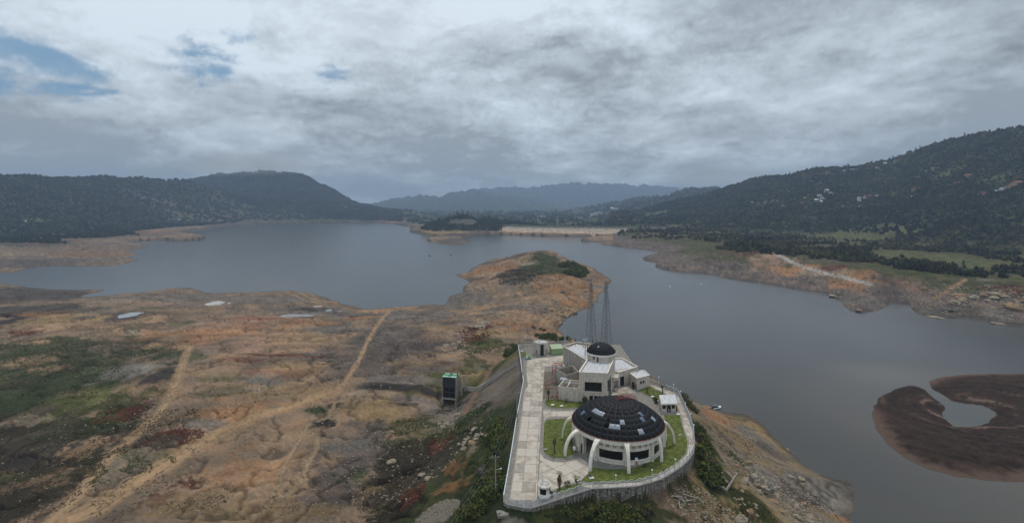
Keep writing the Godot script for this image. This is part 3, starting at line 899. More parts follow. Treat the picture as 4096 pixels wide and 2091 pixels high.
	spot(-51.3, -692.9, 13.9, 14.6, MUD_DARK, 0.85, 0.6)
	spot(-40.1, -541.8, 27.1, 51.2, MUD, 0.9, 0.7)
	spot(-5.4, -603.8, 10.9, 70.1, MUD * 1.0, 0.8, 0.6)
	spot(49.9, -756.3, 34, 141.2, GREEN * 1.0, 0.98, 0.6)
	spot(31.9, -693.8, 24.3, 83.3, GREEN * 0.95, 0.9, 0.7)
	spot(23.8, -769.3, 15.4, 20.5, PALE * 0.85, 0.7, 0.7)
	spot(0.7, -687.8, 24.1, 40.8, SCRUB * 0.95, 0.95, 0.6)
	spot(10.1, -630.5, 18.9, 30.4, SCRUB * 0.8, 0.95, 0.6)
	spot(35.2, -1136.4, 28.4, 38.7, GREEN, 0.9, 0.6)
	spot(59.9, -623.6, 28.1, 31.2, ORANGE * 0.88, 0.9, 0.8)
	spot(73.7, -584.9, 38, 80.4, TAN * 0.8, 0.7, 0.8)
	spot(48.5, -564.2, 22.6, 35.3, ORANGE * 0.76, 0.8, 0.8)
	spot(123.1, -719.6, 14.4, 69.3, TAN * 0.62, 0.9, 0.8)
	spot(84.6, -600, 18, 26.7, ORANGE * 0.72, 0.7, 0.8)
	spot(20.6, -571.3, 25.7, 46.4, SCRUB * 2.3, 0.55, 1.2)
	spot(-13.3, -555.2, 16.7, 26.1, TAN * 0.8, 0.8, 0.7)
	spot(37.1, -522.6, 36.6, 17.4, TAN * 1.05, 0.8, 0.7)
	spot(0.5, -468.3, 28.1, 16.4, MUD * 0.95, 0.85, 0.7)
	spot(46.1, -507.1, 7.6, 10.8, MUD, 0.8, 0.7)
	spot(27, -482.2, 24.1, 14.7, MUD * 1.05, 0.75, 0.8)
	spot(66.7, -509.3, 22.9, 15.9, ORANGE * 0.76, 0.8, 0.7)
	spot(-19.5, -443.7, 17.7, 12.7, MUD * 1.05, 0.7, 0.8)
	spot(16.2, -396.1, 21.8, 16.5, ORANGE * 0.76, 0.7, 0.8)
	spot(-11.7, -402.4, 14.1, 8.7, ORANGE * 0.72, 0.6, 1.0)
	spot(-180.8, -1401.9, 63.1, 101.6, MUD_DARK * 1.5, 0.85, 0.8)
	# left shore and the flats beyond the water
	spot(-982.7, -1124.3, 146.2, 105.8, TAN * 0.71, 0.9, 0.8)
	spot(-855.7, -1019.9, 81.6, 54.2, ORANGE * 0.68, 0.7, 0.8)
	spot(-829.2, -897.4, 116.7, 50.1, MUD * 0.9, 0.95, 0.6)
	spot(-838.5, -843.6, 67.5, 51.4, MUD_DARK * 1.25, 0.9, 0.7)
	spot(-855, -896.2, 40.3, 25.2, MUD_DARK, 0.8, 0.9)
	spot(-1016.7, -1033.2, 31, 34.1, PALE * 0.68, 0.8, 0.8)
	spot(-1184.9, -1282.4, 57.7, 64.1, RED * 1.3, 0.7, 0.9)
	spot(-1115.6, -1157.2, 69.4, 43.4, OCHRE * 0.68, 0.7, 0.9)
	spot(-1297.5, -1655, 124.1, 189.1, MAUVE * 1.0, 0.9, 0.7)
	spot(-1312.5, -1864.3, 83.9, 114.1, ORANGE * 0.64, 0.7, 0.8)
	spot(-1463.3, -1605.4, 48.2, 43.4, PALE * 0.90, 0.9, 0.5)
	spot(-1337.9, -1417.2, 28.3, 34.9, PALE * 0.83, 0.9, 0.5)
	spot(-1563.1, -2873.3, 402.3, 431, MAUVE * 0.95, 0.9, 0.7)
	spot(-1372.6, -3237.4, 323.7, 259, OLIVE * 0.9, 0.7, 0.8)
	spot(-760.9, -3118.4, 140.3, 297, ORANGE * 0.71, 0.8, 0.7)
	spot(-351.3, -1962.6, 68.7, 207.8, OCHRE * 0.71, 0.8, 0.7)
	spot(-245.8, -1834.5, 119.2, 193.1, OCHRE, 0.95, 0.5)
	spot(-138, -1864.4, 37.3, 196.3, MAUVE, 0.7, 0.7)
	spot(-183.2, -1680.7, 50.4, 61.1, MUD_DARK * 1.3, 0.8, 0.7)
	spot(-190, -1919.6, 57.6, 46.1, Color(0.12, 0.115, 0.105), 0.95, 0.6)
	# right shore
	spot(411.7, -761, 26.6, 21.3, GREEN * 1.35, 0.9, 0.6)
	spot(428.5, -1005.9, 95.6, 76.4, OLIVE * 0.75, 0.85, 0.9)
	spot(413.3, -859.2, 60.1, 44.2, RED * 0.85, 0.6, 1.0)
	spot(399.4, -789.3, 23.7, 18.9, PINK * 1.3, 0.9, 0.5)
	spot(405.8, -794.2, 27.8, 22.2, PINK * 1.05, 0.9, 0.6)
	spot(396.2, -746.1, 26.1, 30.5, PINK, 0.8, 0.7)
	spot(387.4, -684.5, 30.8, 38.3, ORANGE * 1.05, 0.85, 0.7)
	spot(398.8, -663.5, 19.9, 20.8, PALE * 0.9, 0.7, 0.7)
	spot(366.3, -723.9, 25.3, 27.1, TAN * 0.85, 0.6, 0.9)
	spot(426, -746, 7.5, 6, PINK * 1.3, 0.95, 0.5)
	spot(429.1, -601.4, 18.6, 32.9, ORANGE * 0.85, 0.9, 0.6)
	spot(423.5, -638.3, 9.6, 17.3, TAN, 0.8, 0.7)
	spot(396, -585.9, 20.5, 30.2, ORANGE * 0.95, 0.85, 0.7)
	spot(356.7, -505.2, 27.8, 49.2, MUD * 1.05, 0.8, 0.7)
	spot(419.2, -554.5, 25, 33.6, MAUVE * 0.9, 0.8, 0.8)
	spot(446, -567.5, 17, 37.8, PINK * 0.62, 0.8, 0.8)
	spot(435.8, -588.1, 11.8, 16.8, MUD_DARK, 0.8, 0.7)
	spot(403, -470.8, 14.1, 16.1, GREY * 0.75, 0.8, 0.6)
	spot(414.8, -465.5, 20.9, 26.6, MAUVE * 0.8, 0.85, 0.7)
	spot(437.4, -448.1, 15.7, 10.4, GREY * 0.8, 0.8, 0.6)
	spot(469.4, -493.6, 39.5, 19.7, MUD_DARK * 1.05, 0.8, 0.9)
	spot(485.4, -606, 18.2, 20.2, GREEN, 0.8, 0.9)
	spot(480.3, -643.8, 25.8, 15.8, GREEN * 1.3, 0.7, 1.0)
	spot(425.9, -664.4, 19.9, 14, RED * 0.95, 0.9, 0.6)
	spot(491.1, -715.9, 53.7, 34.1, GREEN * 1.2, 0.8, 0.9)
	spot(445.1, -711, 24.9, 16.9, GREY * 0.7, 0.6, 1.0)
	spot(544, -603.8, 72.5, 23.2, GREEN * 1.25, 0.8, 1.0)
	spot(497.4, -537.2, 40.3, 24.3, GREEN * 0.9, 0.7, 1.1)
	spot(505.3, -517.7, 20.7, 12.9, RED * 0.75, 0.8, 1.0)
	spot(560.1, -556.8, 16.7, 27.3, OLIVE * 0.9, 0.8, 0.8)
	spot(499, -498.5, 17.4, 11.9, RED * 0.7, 0.8, 0.8)
	spot(528.6, -552.9, 16.6, 9.5, GREY * 0.8, 0.7, 0.8)
	# meadows among the trees
	for e in meadows:
		spot(e[0], e[1], e[2], e[3], Color(0.108, 0.112, 0.045), 0.95, 0.7)
	# slope right of the terrace
	spot(91.8, -215.5, 8.6, 10, ORANGE * 0.95, 0.9, 0.7)
	spot(86.2, -189.1, 8.5, 10.2, OCHRE * 0.8, 0.8, 0.9)
	spot(86.7, -216.2, 5.4, 5.2, ORANGE * 0.9, 0.9, 0.7)
	spot(101.8, -211.5, 7.4, 11.6, GREY * 0.8, 0.9, 0.6)
	spot(102.2, -198.1, 8.9, 8.2, MUD * 0.8, 0.8, 0.8)
	spot(89.1, -176.1, 7.9, 4.5, OCHRE * 0.72, 0.7, 1.0)
	spot(105.8, -176, 8.8, 5.8, MUD * 0.9, 0.8, 0.8)
	spot(109.8, -170, 5.1, 6.4, GREY * 0.85, 0.9, 0.6)
	spot(118.7, -176.9, 3.5, 2.2, GREY * 0.75, 0.8, 0.6)
	spot(94, -163.1, 9, 8.5, MAUVE * 0.8, 0.85, 0.8)
	spot(97.9, -156.5, 6.3, 3.8, OCHRE * 0.7, 0.7, 1.0)
	spot(104.7, -158.4, 3.2, 2.5, ORANGE * 0.85, 0.9, 0.7)
	spot(57.2, -142.5, 7.8, 10.7, GREEN_DARK * 1.3, 0.95, 0.8)
	spot(48.3, -131.8, 7.3, 6.9, GREEN * 0.8, 0.8, 1.1)
	spot(66.9, -139, 8.3, 7.1, GREEN * 0.75, 0.85, 1.0)
	spot(76.2, -167, 5, 4.3, GREEN * 1.0, 0.8, 0.9)
	spot(53.3, -129.7, 5.8, 4.3, OCHRE * 0.62, 0.7, 1.3)
	spot(41.7, -124, 5.6, 4, TAN * 0.6, 0.6, 1.4)
	spot(31.4, -122.6, 9.8, 4, GREEN_DARK * 1.2, 0.9, 1.0)
	spot(15, -119.4, 9.5, 4.9, GREEN * 0.8, 0.95, 0.8)
	spot(7.7, -116.2, 3.5, 2.8, GREEN * 1.0, 0.9, 0.8)
	spot(63.4, -164.3, 4.1, 14.1, GREEN_DARK * 1.1, 0.95, 0.7)

var meadows := [[895.6, -1250.9, 118.8, 95.1], [714.4, -1114.5, 61.3, 49], [690.8, -1007, 30.2, 24.2], [938.3, -1209.2, 54.4, 43.5], [652.4, -809.4, 64.8, 51.1], [648.4, -719.7, 75.6, 60.5], [786.8, -790, 35.5, 28.4], [1075.7, -1074.7, 21.5, 17.2], [1350.1, -1541.2, 46.2, 37], [1006, -1988.2, 59.6, 47.7], [811.5, -1296.3, 51.9, 41.5], [580.6, -1008, 20.2, 16.1], [1383.3, -1674.6, 41.9, 33.5], [1289.3, -1334.6, 40, 32], [623.1, -1911.4, 57.3, 45.9], [523.4, -2217.9, 99.8, 79.8], [169.3, -3319.6, 116.2, 92.9], [678.5, -2458.2, 98.3, 78.7], [472, -3125.8, 93.8, 75], [-764.7, -3748.7, 112.5, 90], [-1704.8, -1796.5, 44.9, 35.9], [-1716.1, -2664.7, 79.9, 64], [667.7, -883.3, 26.5, 21.2], [467.2, -888.2, 26.6, 21.3]]

func lay_tracks() -> void:
	var soil := Color(0.38, 0.258, 0.158)
	track([Vector2(-212.54, -330.03), Vector2(-194.63, -296.47), Vector2(-181.05, -271.65), Vector2(-168.54, -248.21), Vector2(-159.43, -227.26), Vector2(-155.68, -210.66), Vector2(-151.8, -193.62), Vector2(-147.27, -177.64), Vector2(-140.61, -160.88), Vector2(-137.59, -148.91)], 4.6, soil, "dirt_track")
	track([Vector2(-90.71, -252.68), Vector2(-101.18, -238.64), Vector2(-113.11, -224.43), Vector2(-121.6, -210.01), Vector2(-124.75, -192.22), Vector2(-126.48, -177.14), Vector2(-128.98, -165.57), Vector2(-129.72, -153.7), Vector2(-133.65, -148.66)], 10.0, Color(0.405, 0.268, 0.158), "dirt_track")
	track([Vector2(-117.68, -482.28), Vector2(-113.16, -441.16), Vector2(-108.55, -396.18), Vector2(-101.36, -350.74), Vector2(-93.3, -309.45), Vector2(-89.55, -280.73), Vector2(-88.62, -261.42), Vector2(-92.14, -253.14)], 3.2, soil * 1.02, "stream_bed")
	track([Vector2(-84.99, -240.08), Vector2(-84.07, -229.4), Vector2(-81.9, -224.99), Vector2(-88.69, -216.85), Vector2(-87.56, -212.02), Vector2(-85.74, -199.85), Vector2(-83.49, -183.9), Vector2(-80.06, -172.53), Vector2(-77.83, -160.81), Vector2(-79.52, -151.75)], 1.7, Color(0.34, 0.25, 0.165), "stream_bed")
	track([Vector2(-87.56, -212.02), Vector2(-79.67, -204.81), Vector2(-76.21, -194.65), Vector2(-75.06, -183.53), Vector2(-73.07, -172.33), Vector2(-74.5, -164.1), Vector2(-77.83, -160.81)], 1.9, Color(0.36, 0.265, 0.175), "stream_bed")
	track([Vector2(452.4, -881.01), Vector2(422.67, -788.56), Vector2(408.92, -728.91), Vector2(403.15, -682.15), Vector2(405.42, -652.84), Vector2(410.69, -626.04), Vector2(413.98, -599.1), Vector2(412.58, -576.23)], 9.0, Color(0.40, 0.37, 0.33), "gravel_road")
	track([Vector2(517.48, -568.04), Vector2(487.49, -547.13), Vector2(458.62, -526.54), Vector2(430.32, -508.65)], 4.2, Color(0.36, 0.225, 0.125), "dirt_track")
	track([Vector2(-9.06, -312.47), Vector2(-12.16, -248.15), Vector2(-16.96, -229.24), Vector2(-20.24, -215.36)], 3.4, Color(0.27, 0.175, 0.115), "dirt_track")
	track([Vector2(-20.22, -641.91), Vector2(-7.77, -554.74), Vector2(-16.48, -523.02), Vector2(-26.36, -488.21)], 7.0, Color(0.25, 0.185, 0.135), "dirt_track")
	track([Vector2(0.5, -119.5), Vector2(0.81, -116.03), Vector2(-0.46, -114.88), Vector2(-3.5, -96)], 4.4, Color(0.19, 0.168, 0.14), "entrance_road")

func soil_at(x: float, z: float, h: float, s: float, sp: float, near: Array, n1: float, n2: float, n3: float) -> Color:
	var d := -z
	var t_left := x < -0.22 * d
	if s <= 0.0:
		return Color(0.10, 0.085, 0.072)
	var c := TAN.lerp(Color(0.215, 0.165, 0.125), clampf(0.5 + n1 * 1.1, 0.0, 1.0))
	c = c.lerp(ORANGE * 0.8, clampf(n2 * 0.7, 0.0, 0.5))
	c = c.lerp(Color(0.15, 0.115, 0.088), clampf(n_mid.get_noise_2d(x * 0.45 + 900.0, z * 0.8) * 2.0 - 0.05, 0.0, 0.75))
	if x > 125.0 and d < 330.0:
		# ring of mud: dark, with pale curved bands towards the inner pool
		c = Color(0.046, 0.031, 0.025)
		var v := Vector2((x - 223.0) / (62.0 if x < 223.0 else 92.0), (z + 242.0) / 57.0)
		var q := v.length()
		v = v / maxf(q, 0.01)
		var swirl := n_mid.get_noise_3d(v.x * 26.0, v.y * 26.0, q * 330.0 + n1 * 30.0)
		var rough := n_mid.get_noise_2d(x * 6.0, z * 6.0)
		c = c.lerp(Color(0.072, 0.046, 0.035), clampf(swirl * 1.3 + rough * 1.2, 0.0, 0.8))
		c = c.lerp(Color(0.22, 0.15, 0.12), clampf(swirl * 3.4 - 0.8 + rough * 0.4, 0.0, 0.75) * smoothstep(0.72, 0.38, q))
		c = c.lerp(Color(0.016, 0.012, 0.010), clampf(-swirl * 1.0 + rough * 0.9, 0.0, 0.6))
		c = c * (1.0 + n3 * 0.35)
		return c.lerp(Color(0.150, 0.100, 0.078), smoothstep(7.5, 0.4, s + rough * 4.0) * smoothstep(0.6, 0.8, q) * 0.8)
	var right := x > 0.19 * d + 20.0 and d > 330.0
	if right:
		c = MAUVE.lerp(Color(0.165, 0.128, 0.115), clampf(0.5 + n1 * 1.4, 0.0, 1.0))
		c = c.lerp(TAN * 0.8, clampf(n2 * 1.3 - 0.2, 0.0, 0.45))
		var grass := smoothstep(11.0, 16.0, h + n1 * 5.0 + n2 * 2.0)
		c = c.lerp(Color(0.072, 0.078, 0.033).lerp(Color(0.105, 0.085, 0.045), clampf(0.5 + n2, 0.0, 1.0)), grass)
		if h > 24.0:
			c = c.lerp(Color(0.033, 0.039, 0.021), smoothstep(24.0, 32.0, h) * 0.9)
	elif d > 1200.0:
		c = c.lerp(MAUVE, clampf(0.4 + n1, 0.0, 0.8))
		c = c.lerp(Color(0.075, 0.078, 0.036), smoothstep(9.0, 13.0, h + n1 * 3.0))
		if t_left:
			c = c.lerp(Color(0.031, 0.036, 0.020), smoothstep(9.5, 13.0, h))
		c = c.lerp(Color(0.033, 0.039, 0.021), smoothstep(20.0, 32.0, h))
		if d > 3600.0:
			c = c.lerp(Color(0.10, 0.105, 0.05), clampf(n1 * 2.2, 0.0, 0.8) * smoothstep(160.0, 90.0, h))
	elif x > 50.0 and d < 300.0:
		c = OCHRE.lerp(GREY, clampf(0.45 + n1 * 1.2, 0.0, 1.0)) * 0.85
	elif sp < 58.0 and x < 20.0 and d < 320.0:
		# sprayed grey slope under the left fence, green further down the road
		var g := smoothstep(186.0, 206.0, d + n1 * 10.0 + x * 0.5)
		var near_c := GREEN_DARK.lerp(GREEN, clampf(0.5 + n2 * 1.3, 0.0, 1.0))
		var far_c := Color(0.205, 0.172, 0.14).lerp(Color(0.165, 0.135, 0.11), clampf(0.5 + n1 * 2.0, 0.0, 1.0))
		var k := smoothstep(52.0, 36.0, sp + n1 * 12.0)
		c = c.lerp(near_c.lerp(far_c, g), k)
		if d > 236.0:
			c = c.lerp(OLIVE.lerp(TAN * 0.7, clampf(0.4 + n2, 0.0, 1.0)), smoothstep(236.0, 250.0, d + n1 * 8.0))
	# wet margin
	if s < 7.0:
		c = c.lerp(MUD_DARK * 1.1, smoothstep(5.5, 0.3, s + n2 * 2.0) * 0.8)
	for e in near:
		var dx: float = (x - e[0]) / e[2]
		var dz: float = (z - e[1]) / e[3]
		var q := dx * dx + dz * dz
		if q < 2.8 and not (h > 15.0 and d > 1200.0 and e[4].r > 0.16):
			var f: float = 34.0 / e[2]
			var nn := n_mid.get_noise_2d(dx * 34.0 + e[0], dz * 34.0 + e[1])
			var w: float = smoothstep(1.2, 0.6, sqrt(q) + (nn * 1.15 + n2 * 0.3 + n3 * 0.25) * e[6])
			if w > 0.0:
				c = c.lerp(e[4], w * e[5])
	# gully floors are darker, old waterlines run level
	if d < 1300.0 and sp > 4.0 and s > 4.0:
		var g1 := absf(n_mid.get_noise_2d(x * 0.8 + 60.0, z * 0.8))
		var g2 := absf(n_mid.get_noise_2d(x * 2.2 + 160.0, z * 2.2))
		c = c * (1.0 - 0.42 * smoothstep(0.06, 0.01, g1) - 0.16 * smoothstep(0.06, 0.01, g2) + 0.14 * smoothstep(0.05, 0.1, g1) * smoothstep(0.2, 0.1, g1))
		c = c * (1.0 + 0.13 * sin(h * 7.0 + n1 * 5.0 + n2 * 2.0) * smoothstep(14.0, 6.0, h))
	if d > 440.0 and d < 1300.0 and x < -0.45 * d:
		c = c.lerp(MUD, 0.35)
	# grain
	var dot := fposmod(sin(x * 12.9898 + z * 78.233) * 43758.5453, 1.0) - 0.5
	c = c * clampf(1.0 + n2 * 0.45 + n3 * 0.32 + dot * 0.15, 0.35, 1.8)
	return c

func build_ground() -> void:
	lay_spots()
	lay_tracks()
	var zs := PackedFloat32Array()
	var d := 40.0
	while d < 12500.0:
		zs.append(d)
		d += minf(maxf(d * d / 43500.0, 0.5), d * 0.0125)
	var nr := zs.size()
	var nc := 900
	var pos := PackedVector3Array()
	var col := PackedColorArray()
	var cls := PackedByteArray()
	var shore := PackedFloat32Array()
	var names := ["ground", "hillside", "dam_shore", "wooded_hill", "mountain", "mud_island", "peninsula", "islet", "dirt_track", "stream_bed", "gravel_road", "entrance_road"]
	pos.resize(nr * nc)
	col.resize(nr * nc)
	cls.resize(nr * nc)
	shore.resize(nr * nc)
	for j in nr:
		d = zs[j]
		var z := -d
		var near := []
		for e in spots:
			if absf(z - e[1]) < e[3] * 1.7:
				near.append(e)
		var roads := []
		for t in tracks:
			if z > t[4].y and z < t[5].y:
				roads.append(t)
		for i in nc:
			var x := (d + 40.0) * (-1.17 + 2.34 * i / (nc - 1))
			var k := j * nc + i
			var s := shore_at(x, z)
			var sp := plat_at(x, z)
			shore[k] = s
			if s < -14.0:
				pos[k] = Vector3(x, -2.2, z)
				continue
			var h := land_height(x, z, s, sp)
			var n1 := n_big.get_noise_2d(x * 2.0 + 50.0, z * 2.0) if d < 1500.0 else n_big.get_noise_2d(x * 0.5, z * 0.5)
			var n2 := n_mid.get_noise_2d(x * 1.5, z * 1.5)
			var n3 := n_fine.get_noise_2d(x * 2.2, z * 2.2)
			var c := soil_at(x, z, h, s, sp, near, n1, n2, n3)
			h = with_pools(x, z, h + land_noise(x, z, s, sp))
			var kind := 0
			if s > 0.0:
				if x > 125.0 and d < 330.0:
					kind = 5
				elif x > 0.19 * d + 20.0 and d > 330.0:
					kind = 1
				elif d > 3250.0:
					kind = 4
				elif d > 1200.0:
					kind = 7 if d < 1560.0 and x > -280.0 and x < -60.0 and s < 45.0 else 3 if h > 24.0 else 2
				elif d > 470.0 and x > -110.0:
					kind = 6
				if sp > 1.5:
					for t in roads:
						if x < t[4].x or x > t[5].x:
							continue
						var p := Vector2(x, z)
						var best := 1e9
						var pts: Array = t[0]
						for m in pts.size() - 1:
							var ab: Vector2 = pts[m + 1] - pts[m]
							var ap: Vector2 = p - pts[m]
							best = minf(best, (ap - ab * clampf(ap.dot(ab) / ab.length_squared(), 0.0, 1.0)).length())
						var half: float = t[1] * 0.5
						var w := smoothstep(half * 1.25, half * 0.8, best + (n2 * half * 0.8 + n3 * half * 0.5) * (0.35 if t[3] == "gravel_road" else 1.0))
						if w > 0.0:
							var tc: Color = t[2]
							var rut := absf(best / half - 0.5)
							tc = tc * (1.0 + n2 * 0.4 + n3 * 0.3 - 0.22 * smoothstep(0.2, 0.04, rut) - 0.15 * smoothstep(0.75, 1.0, best / half))
							c = c.lerp(tc, w * 0.94)
							h -= w * (0.45 if t[3] == "stream_bed" else 0.15)
							if w > 0.5:
								kind = names.find(t[3])
			pos[k] = Vector3(x, h, z)
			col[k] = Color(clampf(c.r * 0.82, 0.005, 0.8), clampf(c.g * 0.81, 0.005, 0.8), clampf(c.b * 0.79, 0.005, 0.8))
			cls[k] = kind
	var nor := PackedVector3Array()
	nor.resize(nr * nc)
	for j in nr:
		var j0 := maxi(j - 1, 0)
		var j1 := mini(j + 1, nr - 1)
		for i in nc:
			var i0 := maxi(i - 1, 0)
			var i1 := mini(i + 1, nc - 1)
			nor[j * nc + i] = (pos[j * nc + i1] - pos[j * nc + i0]).cross(pos[j1 * nc + i] - pos[j0 * nc + i]).normalized()
	var lists := []
	for nm in names:
		lists.append(PackedInt32Array())
	for j in nr - 1:
		for i in nc - 1:
			var a := j * nc + i
			var b := a + 1
			var c := a + nc
			var e := c + 1
			if shore[a] < -12.0 and shore[b] < -12.0 and shore[c] < -12.0 and shore[e] < -12.0:
				continue
			var kind := maxi(maxi(cls[a], cls[b]), maxi(cls[c], cls[e]))
			if kind < 8:
				kind = cls[a] if shore[a] > 0.0 else kind
			lists[kind].append_array(PackedInt32Array([a, c, b, b, c, e]))
	for q in names.size():
		var list: PackedInt32Array = lists[q]
		if list.is_empty():
			continue
		var map := PackedInt32Array()
		map.resize(nr * nc)
		map.fill(-1)
		var vp := PackedVector3Array()
		var vn := PackedVector3Array()
		var vc := PackedColorArray()
		for m in list.size():
			var k := list[m]
			if map[k] < 0:
				map[k] = vp.size()
				vp.append(pos[k])
				vn.append(nor[k])
				vc.append(col[k])
			list[m] = map[k]
		var arr := []
		arr.resize(Mesh.ARRAY_MAX)
		arr[Mesh.ARRAY_VERTEX] = vp
		arr[Mesh.ARRAY_NORMAL] = vn
		arr[Mesh.ARRAY_COLOR] = vc
		arr[Mesh.ARRAY_INDEX] = list
		var me := ArrayMesh.new()
		me.add_surface_from_arrays(Mesh.PRIMITIVE_TRIANGLES, arr)
		structure(names[q], me, M.soil)

func build_water() -> void:
	var n := FastNoiseLite.new()
	noise_of(n, 41, 0.02, 3)
	var src := n.get_seamless_image(512, 512)
	src.bump_map_to_normal_map(3.0)
	var m := painted()
	m.roughness = 0.2
	m.metallic_specular = 0.38
	m.normal_enabled = true
	m.normal_texture = ImageTexture.create_from_image(src)
	m.normal_scale = 0.2
	m.uv1_triplanar = true
	m.uv1_world_triplanar = true
	m.uv1_scale = Vector3.ONE / 11.0
	var st := SurfaceTool.new()
	st.begin(Mesh.PRIMITIVE_TRIANGLES)
	var rows := PackedFloat32Array()
	var d := -150.0
	while d < 3700.0:
		rows.append(d)
		d += 9.0 if d < 460.0 else 60.0
	rows.append(3700.0)
	var nc := 150
	for r in rows:
		for i in nc:
			var wide := 950.0 if r < 460.0 else 950.0 + (r - 460.0) * 1.1
			var x := wide * (-1.0 + 2.0 * i / (nc - 1))
			var c := Color(0.060, 0.058, 0.051)
			var k := n_big.get_noise_2d(x * 0.8, -r * 0.8)
			c = c.lerp(Color(0.082, 0.074, 0.060), clampf(0.3 + k * 2.2, 0.0, 1.0))
			var w := smoothstep(420.0, 170.0, r) * smoothstep(60.0, 200.0, x)
			c = c.lerp(Color(0.080, 0.070, 0.053), w)
			var q := Vector2((x - 240.0) / 90.0, (r - 240.0) / 70.0).length()
			c = c.lerp(Color(0.115, 0.092, 0.070), smoothstep(1.25, 0.8, q) * 0.8)
			var pool := Vector2((x - 221.0) / 17.0, (r - 243.0) / 20.0).length()
			c = c.lerp(Color(0.078, 0.076, 0.067), smoothstep(1.1, 0.7, pool))
			c = c.lerp(Color(0.13, 0.10, 0.065), smoothstep(205.0, 150.0, r + k * 40.0) * smoothstep(120.0, 200.0, x) * 0.5)
			var plume := Vector2((x - 222.0) / 26.0, (r - 300.0) / 22.0).length()
			c = c.lerp(Color(0.15, 0.13, 0.105), smoothstep(1.2, 0.0, plume + k) * 0.6)
			c = c * 0.62
			st.set_color(c)
			st.set_normal(Vector3.UP)
			st.add_vertex(Vector3(x, 0.0, -r))
	for j in rows.size() - 1:
		for i in nc - 1:
			var a := j * nc + i
			for v in [a, a + nc, a + 1, a + 1, a + nc, a + nc + 1]:
				st.add_index(v)
	structure("lake_water", st.commit(), m)
	# pools left on the flats
	var wet := plain(0.22, 0.23, 0.24, 0.06)
	var pale := plain(0.42, 0.40, 0.37, 0.3)
	var pink := plain(0.36, 0.22, 0.19, 0.3)
	for k in pools.size():
		var e: Array = pools[k]
		var ring_ := PackedVector2Array()
		for i in 28:
			ring_.append(Vector2(e[0] + cos(TAU * i / 28) * e[2] * 1.5, e[1] + sin(TAU * i / 28) * e[3] * 1.5))
		var sh := Shape.new()
		var lv := pool_level(e)
		sh.prism(ring_, lv - 0.6, lv)
		structure("pool_water", sh.done(), [wet, pale, wet, pink, wet, wet][k])

func build_dam() -> void:
	var t := thing("dam", "long straight rockfill dam closing the far end of the lake", "dam", Vector3(200, 0, -1800))
	var o := Vector3(200, 0, -1800)
	# foot and crest lines in plan
	var foot := [Vector2(-150, -1918), Vector2(-90, -1887), Vector2(107, -1762), Vector2(313, -1709), Vector2(480, -1690), Vector2(620, -1690)]
	var crest := [Vector2(-125, -1985), Vector2(-62, -1957), Vector2(134, -1838), Vector2(330, -1780), Vector2(490, -1762), Vector2(640, -1760)]
	var st := Shape.new(o)
	var nx := 260
	var ny := 14
	var grid := []
	var lerp_line := func(l: Array, u: float) -> Vector2:
		var f := u * (l.size() - 1)
		var i := mini(int(f), l.size() - 2)
		return l[i].lerp(l[i + 1], f - i)
	for j in ny + 1:
		var row := []
		for i in nx + 1:
			var v := float(j) / ny
			var f: Vector2 = lerp_line.call(foot, float(i) / nx)
			var c: Vector2 = lerp_line.call(crest, float(i) / nx)
			var p := f.lerp(c, v)
			var g := n_fine.get_noise_2d(p.x * 0.8, p.y * 3.0) * (0.9 if j > 2 else 0.0)
			row.append(Vector3(p.x, lerpf(-2.0, 32.5, v) + g * (0.0 if j == ny else 1.0), p.y))
		grid.append(row)
	for part in [["rock_face", 0, 10], ["grey_rock_band", 10, 12], ["grass_band", 12, 14]]:
		st = Shape.new(o)
		for j in range(part[1], part[2]):
			for i in nx:
				var p: Vector3 = grid[j][i]
				var g := 1.0 + n_fine.get_noise_2d(p.x * 1.3, p.z * 4.0) * 0.7
				st.tint = (Color(0.47, 0.335, 0.23) if j < 6 else Color(0.40, 0.315, 0.24)) * g if part[0] == "rock_face" else (Color(0.25, 0.22, 0.185) if part[0] == "grey_rock_band" else Color(0.075, 0.085, 0.05)) * g
				st.quad(grid[j][i], grid[j][i + 1], grid[j + 1][i + 1], grid[j + 1][i])
		put(part[0], st.done(), M.rock, t)
	st = Shape.new(o)
	var back := PackedVector2Array()
	for c in crest:
		back.append(c)
	var far := PackedVector2Array()
	for c in crest:
		far.append(c + Vector2(4.0, -9.0))
	far.reverse()
	back.append_array(far)
	st.prism(back, 20.0, 33.2)
	put("crest_road", st.done(), M.walk, t)

# ---------------------------------------------------------------- the walled terrace: floor, slabs, lawns, kerbs
const T := 30.0

func lay_slabs(owner: Node3D, poly: PackedVector2Array, origin: Vector2, turn: float, sx: float, sz: float, nx: int, nz: int, called := "slab") -> void:
	var ex := Vector2(cos(turn), sin(turn))
	var ez := Vector2(sin(turn), -cos(turn))
	for j in nz:
		for i in nx:
			var a := origin + ex * (i * sx + 0.05) + ez * (j * sz + 0.05)
			var cell := PackedVector2Array([a, a + ex * (sx - 0.10), a + ex * (sx - 0.10) + ez * (sz - 0.10), a + ez * (sz - 0.10)])
			for piece in Geometry2D.intersect_polygons(cell, poly):
				if piece.size() < 3:
					continue
				var sh := Shape.new()
				sh.prism(piece, T + 0.004, T + 0.05 + rng.randf() * 0.012)
				var k := rng.randf()
				put(called, sh.done(), M.slab if k < 0.5 else (M.slab_pale if k < 0.8 else M.slab_dark), owner)

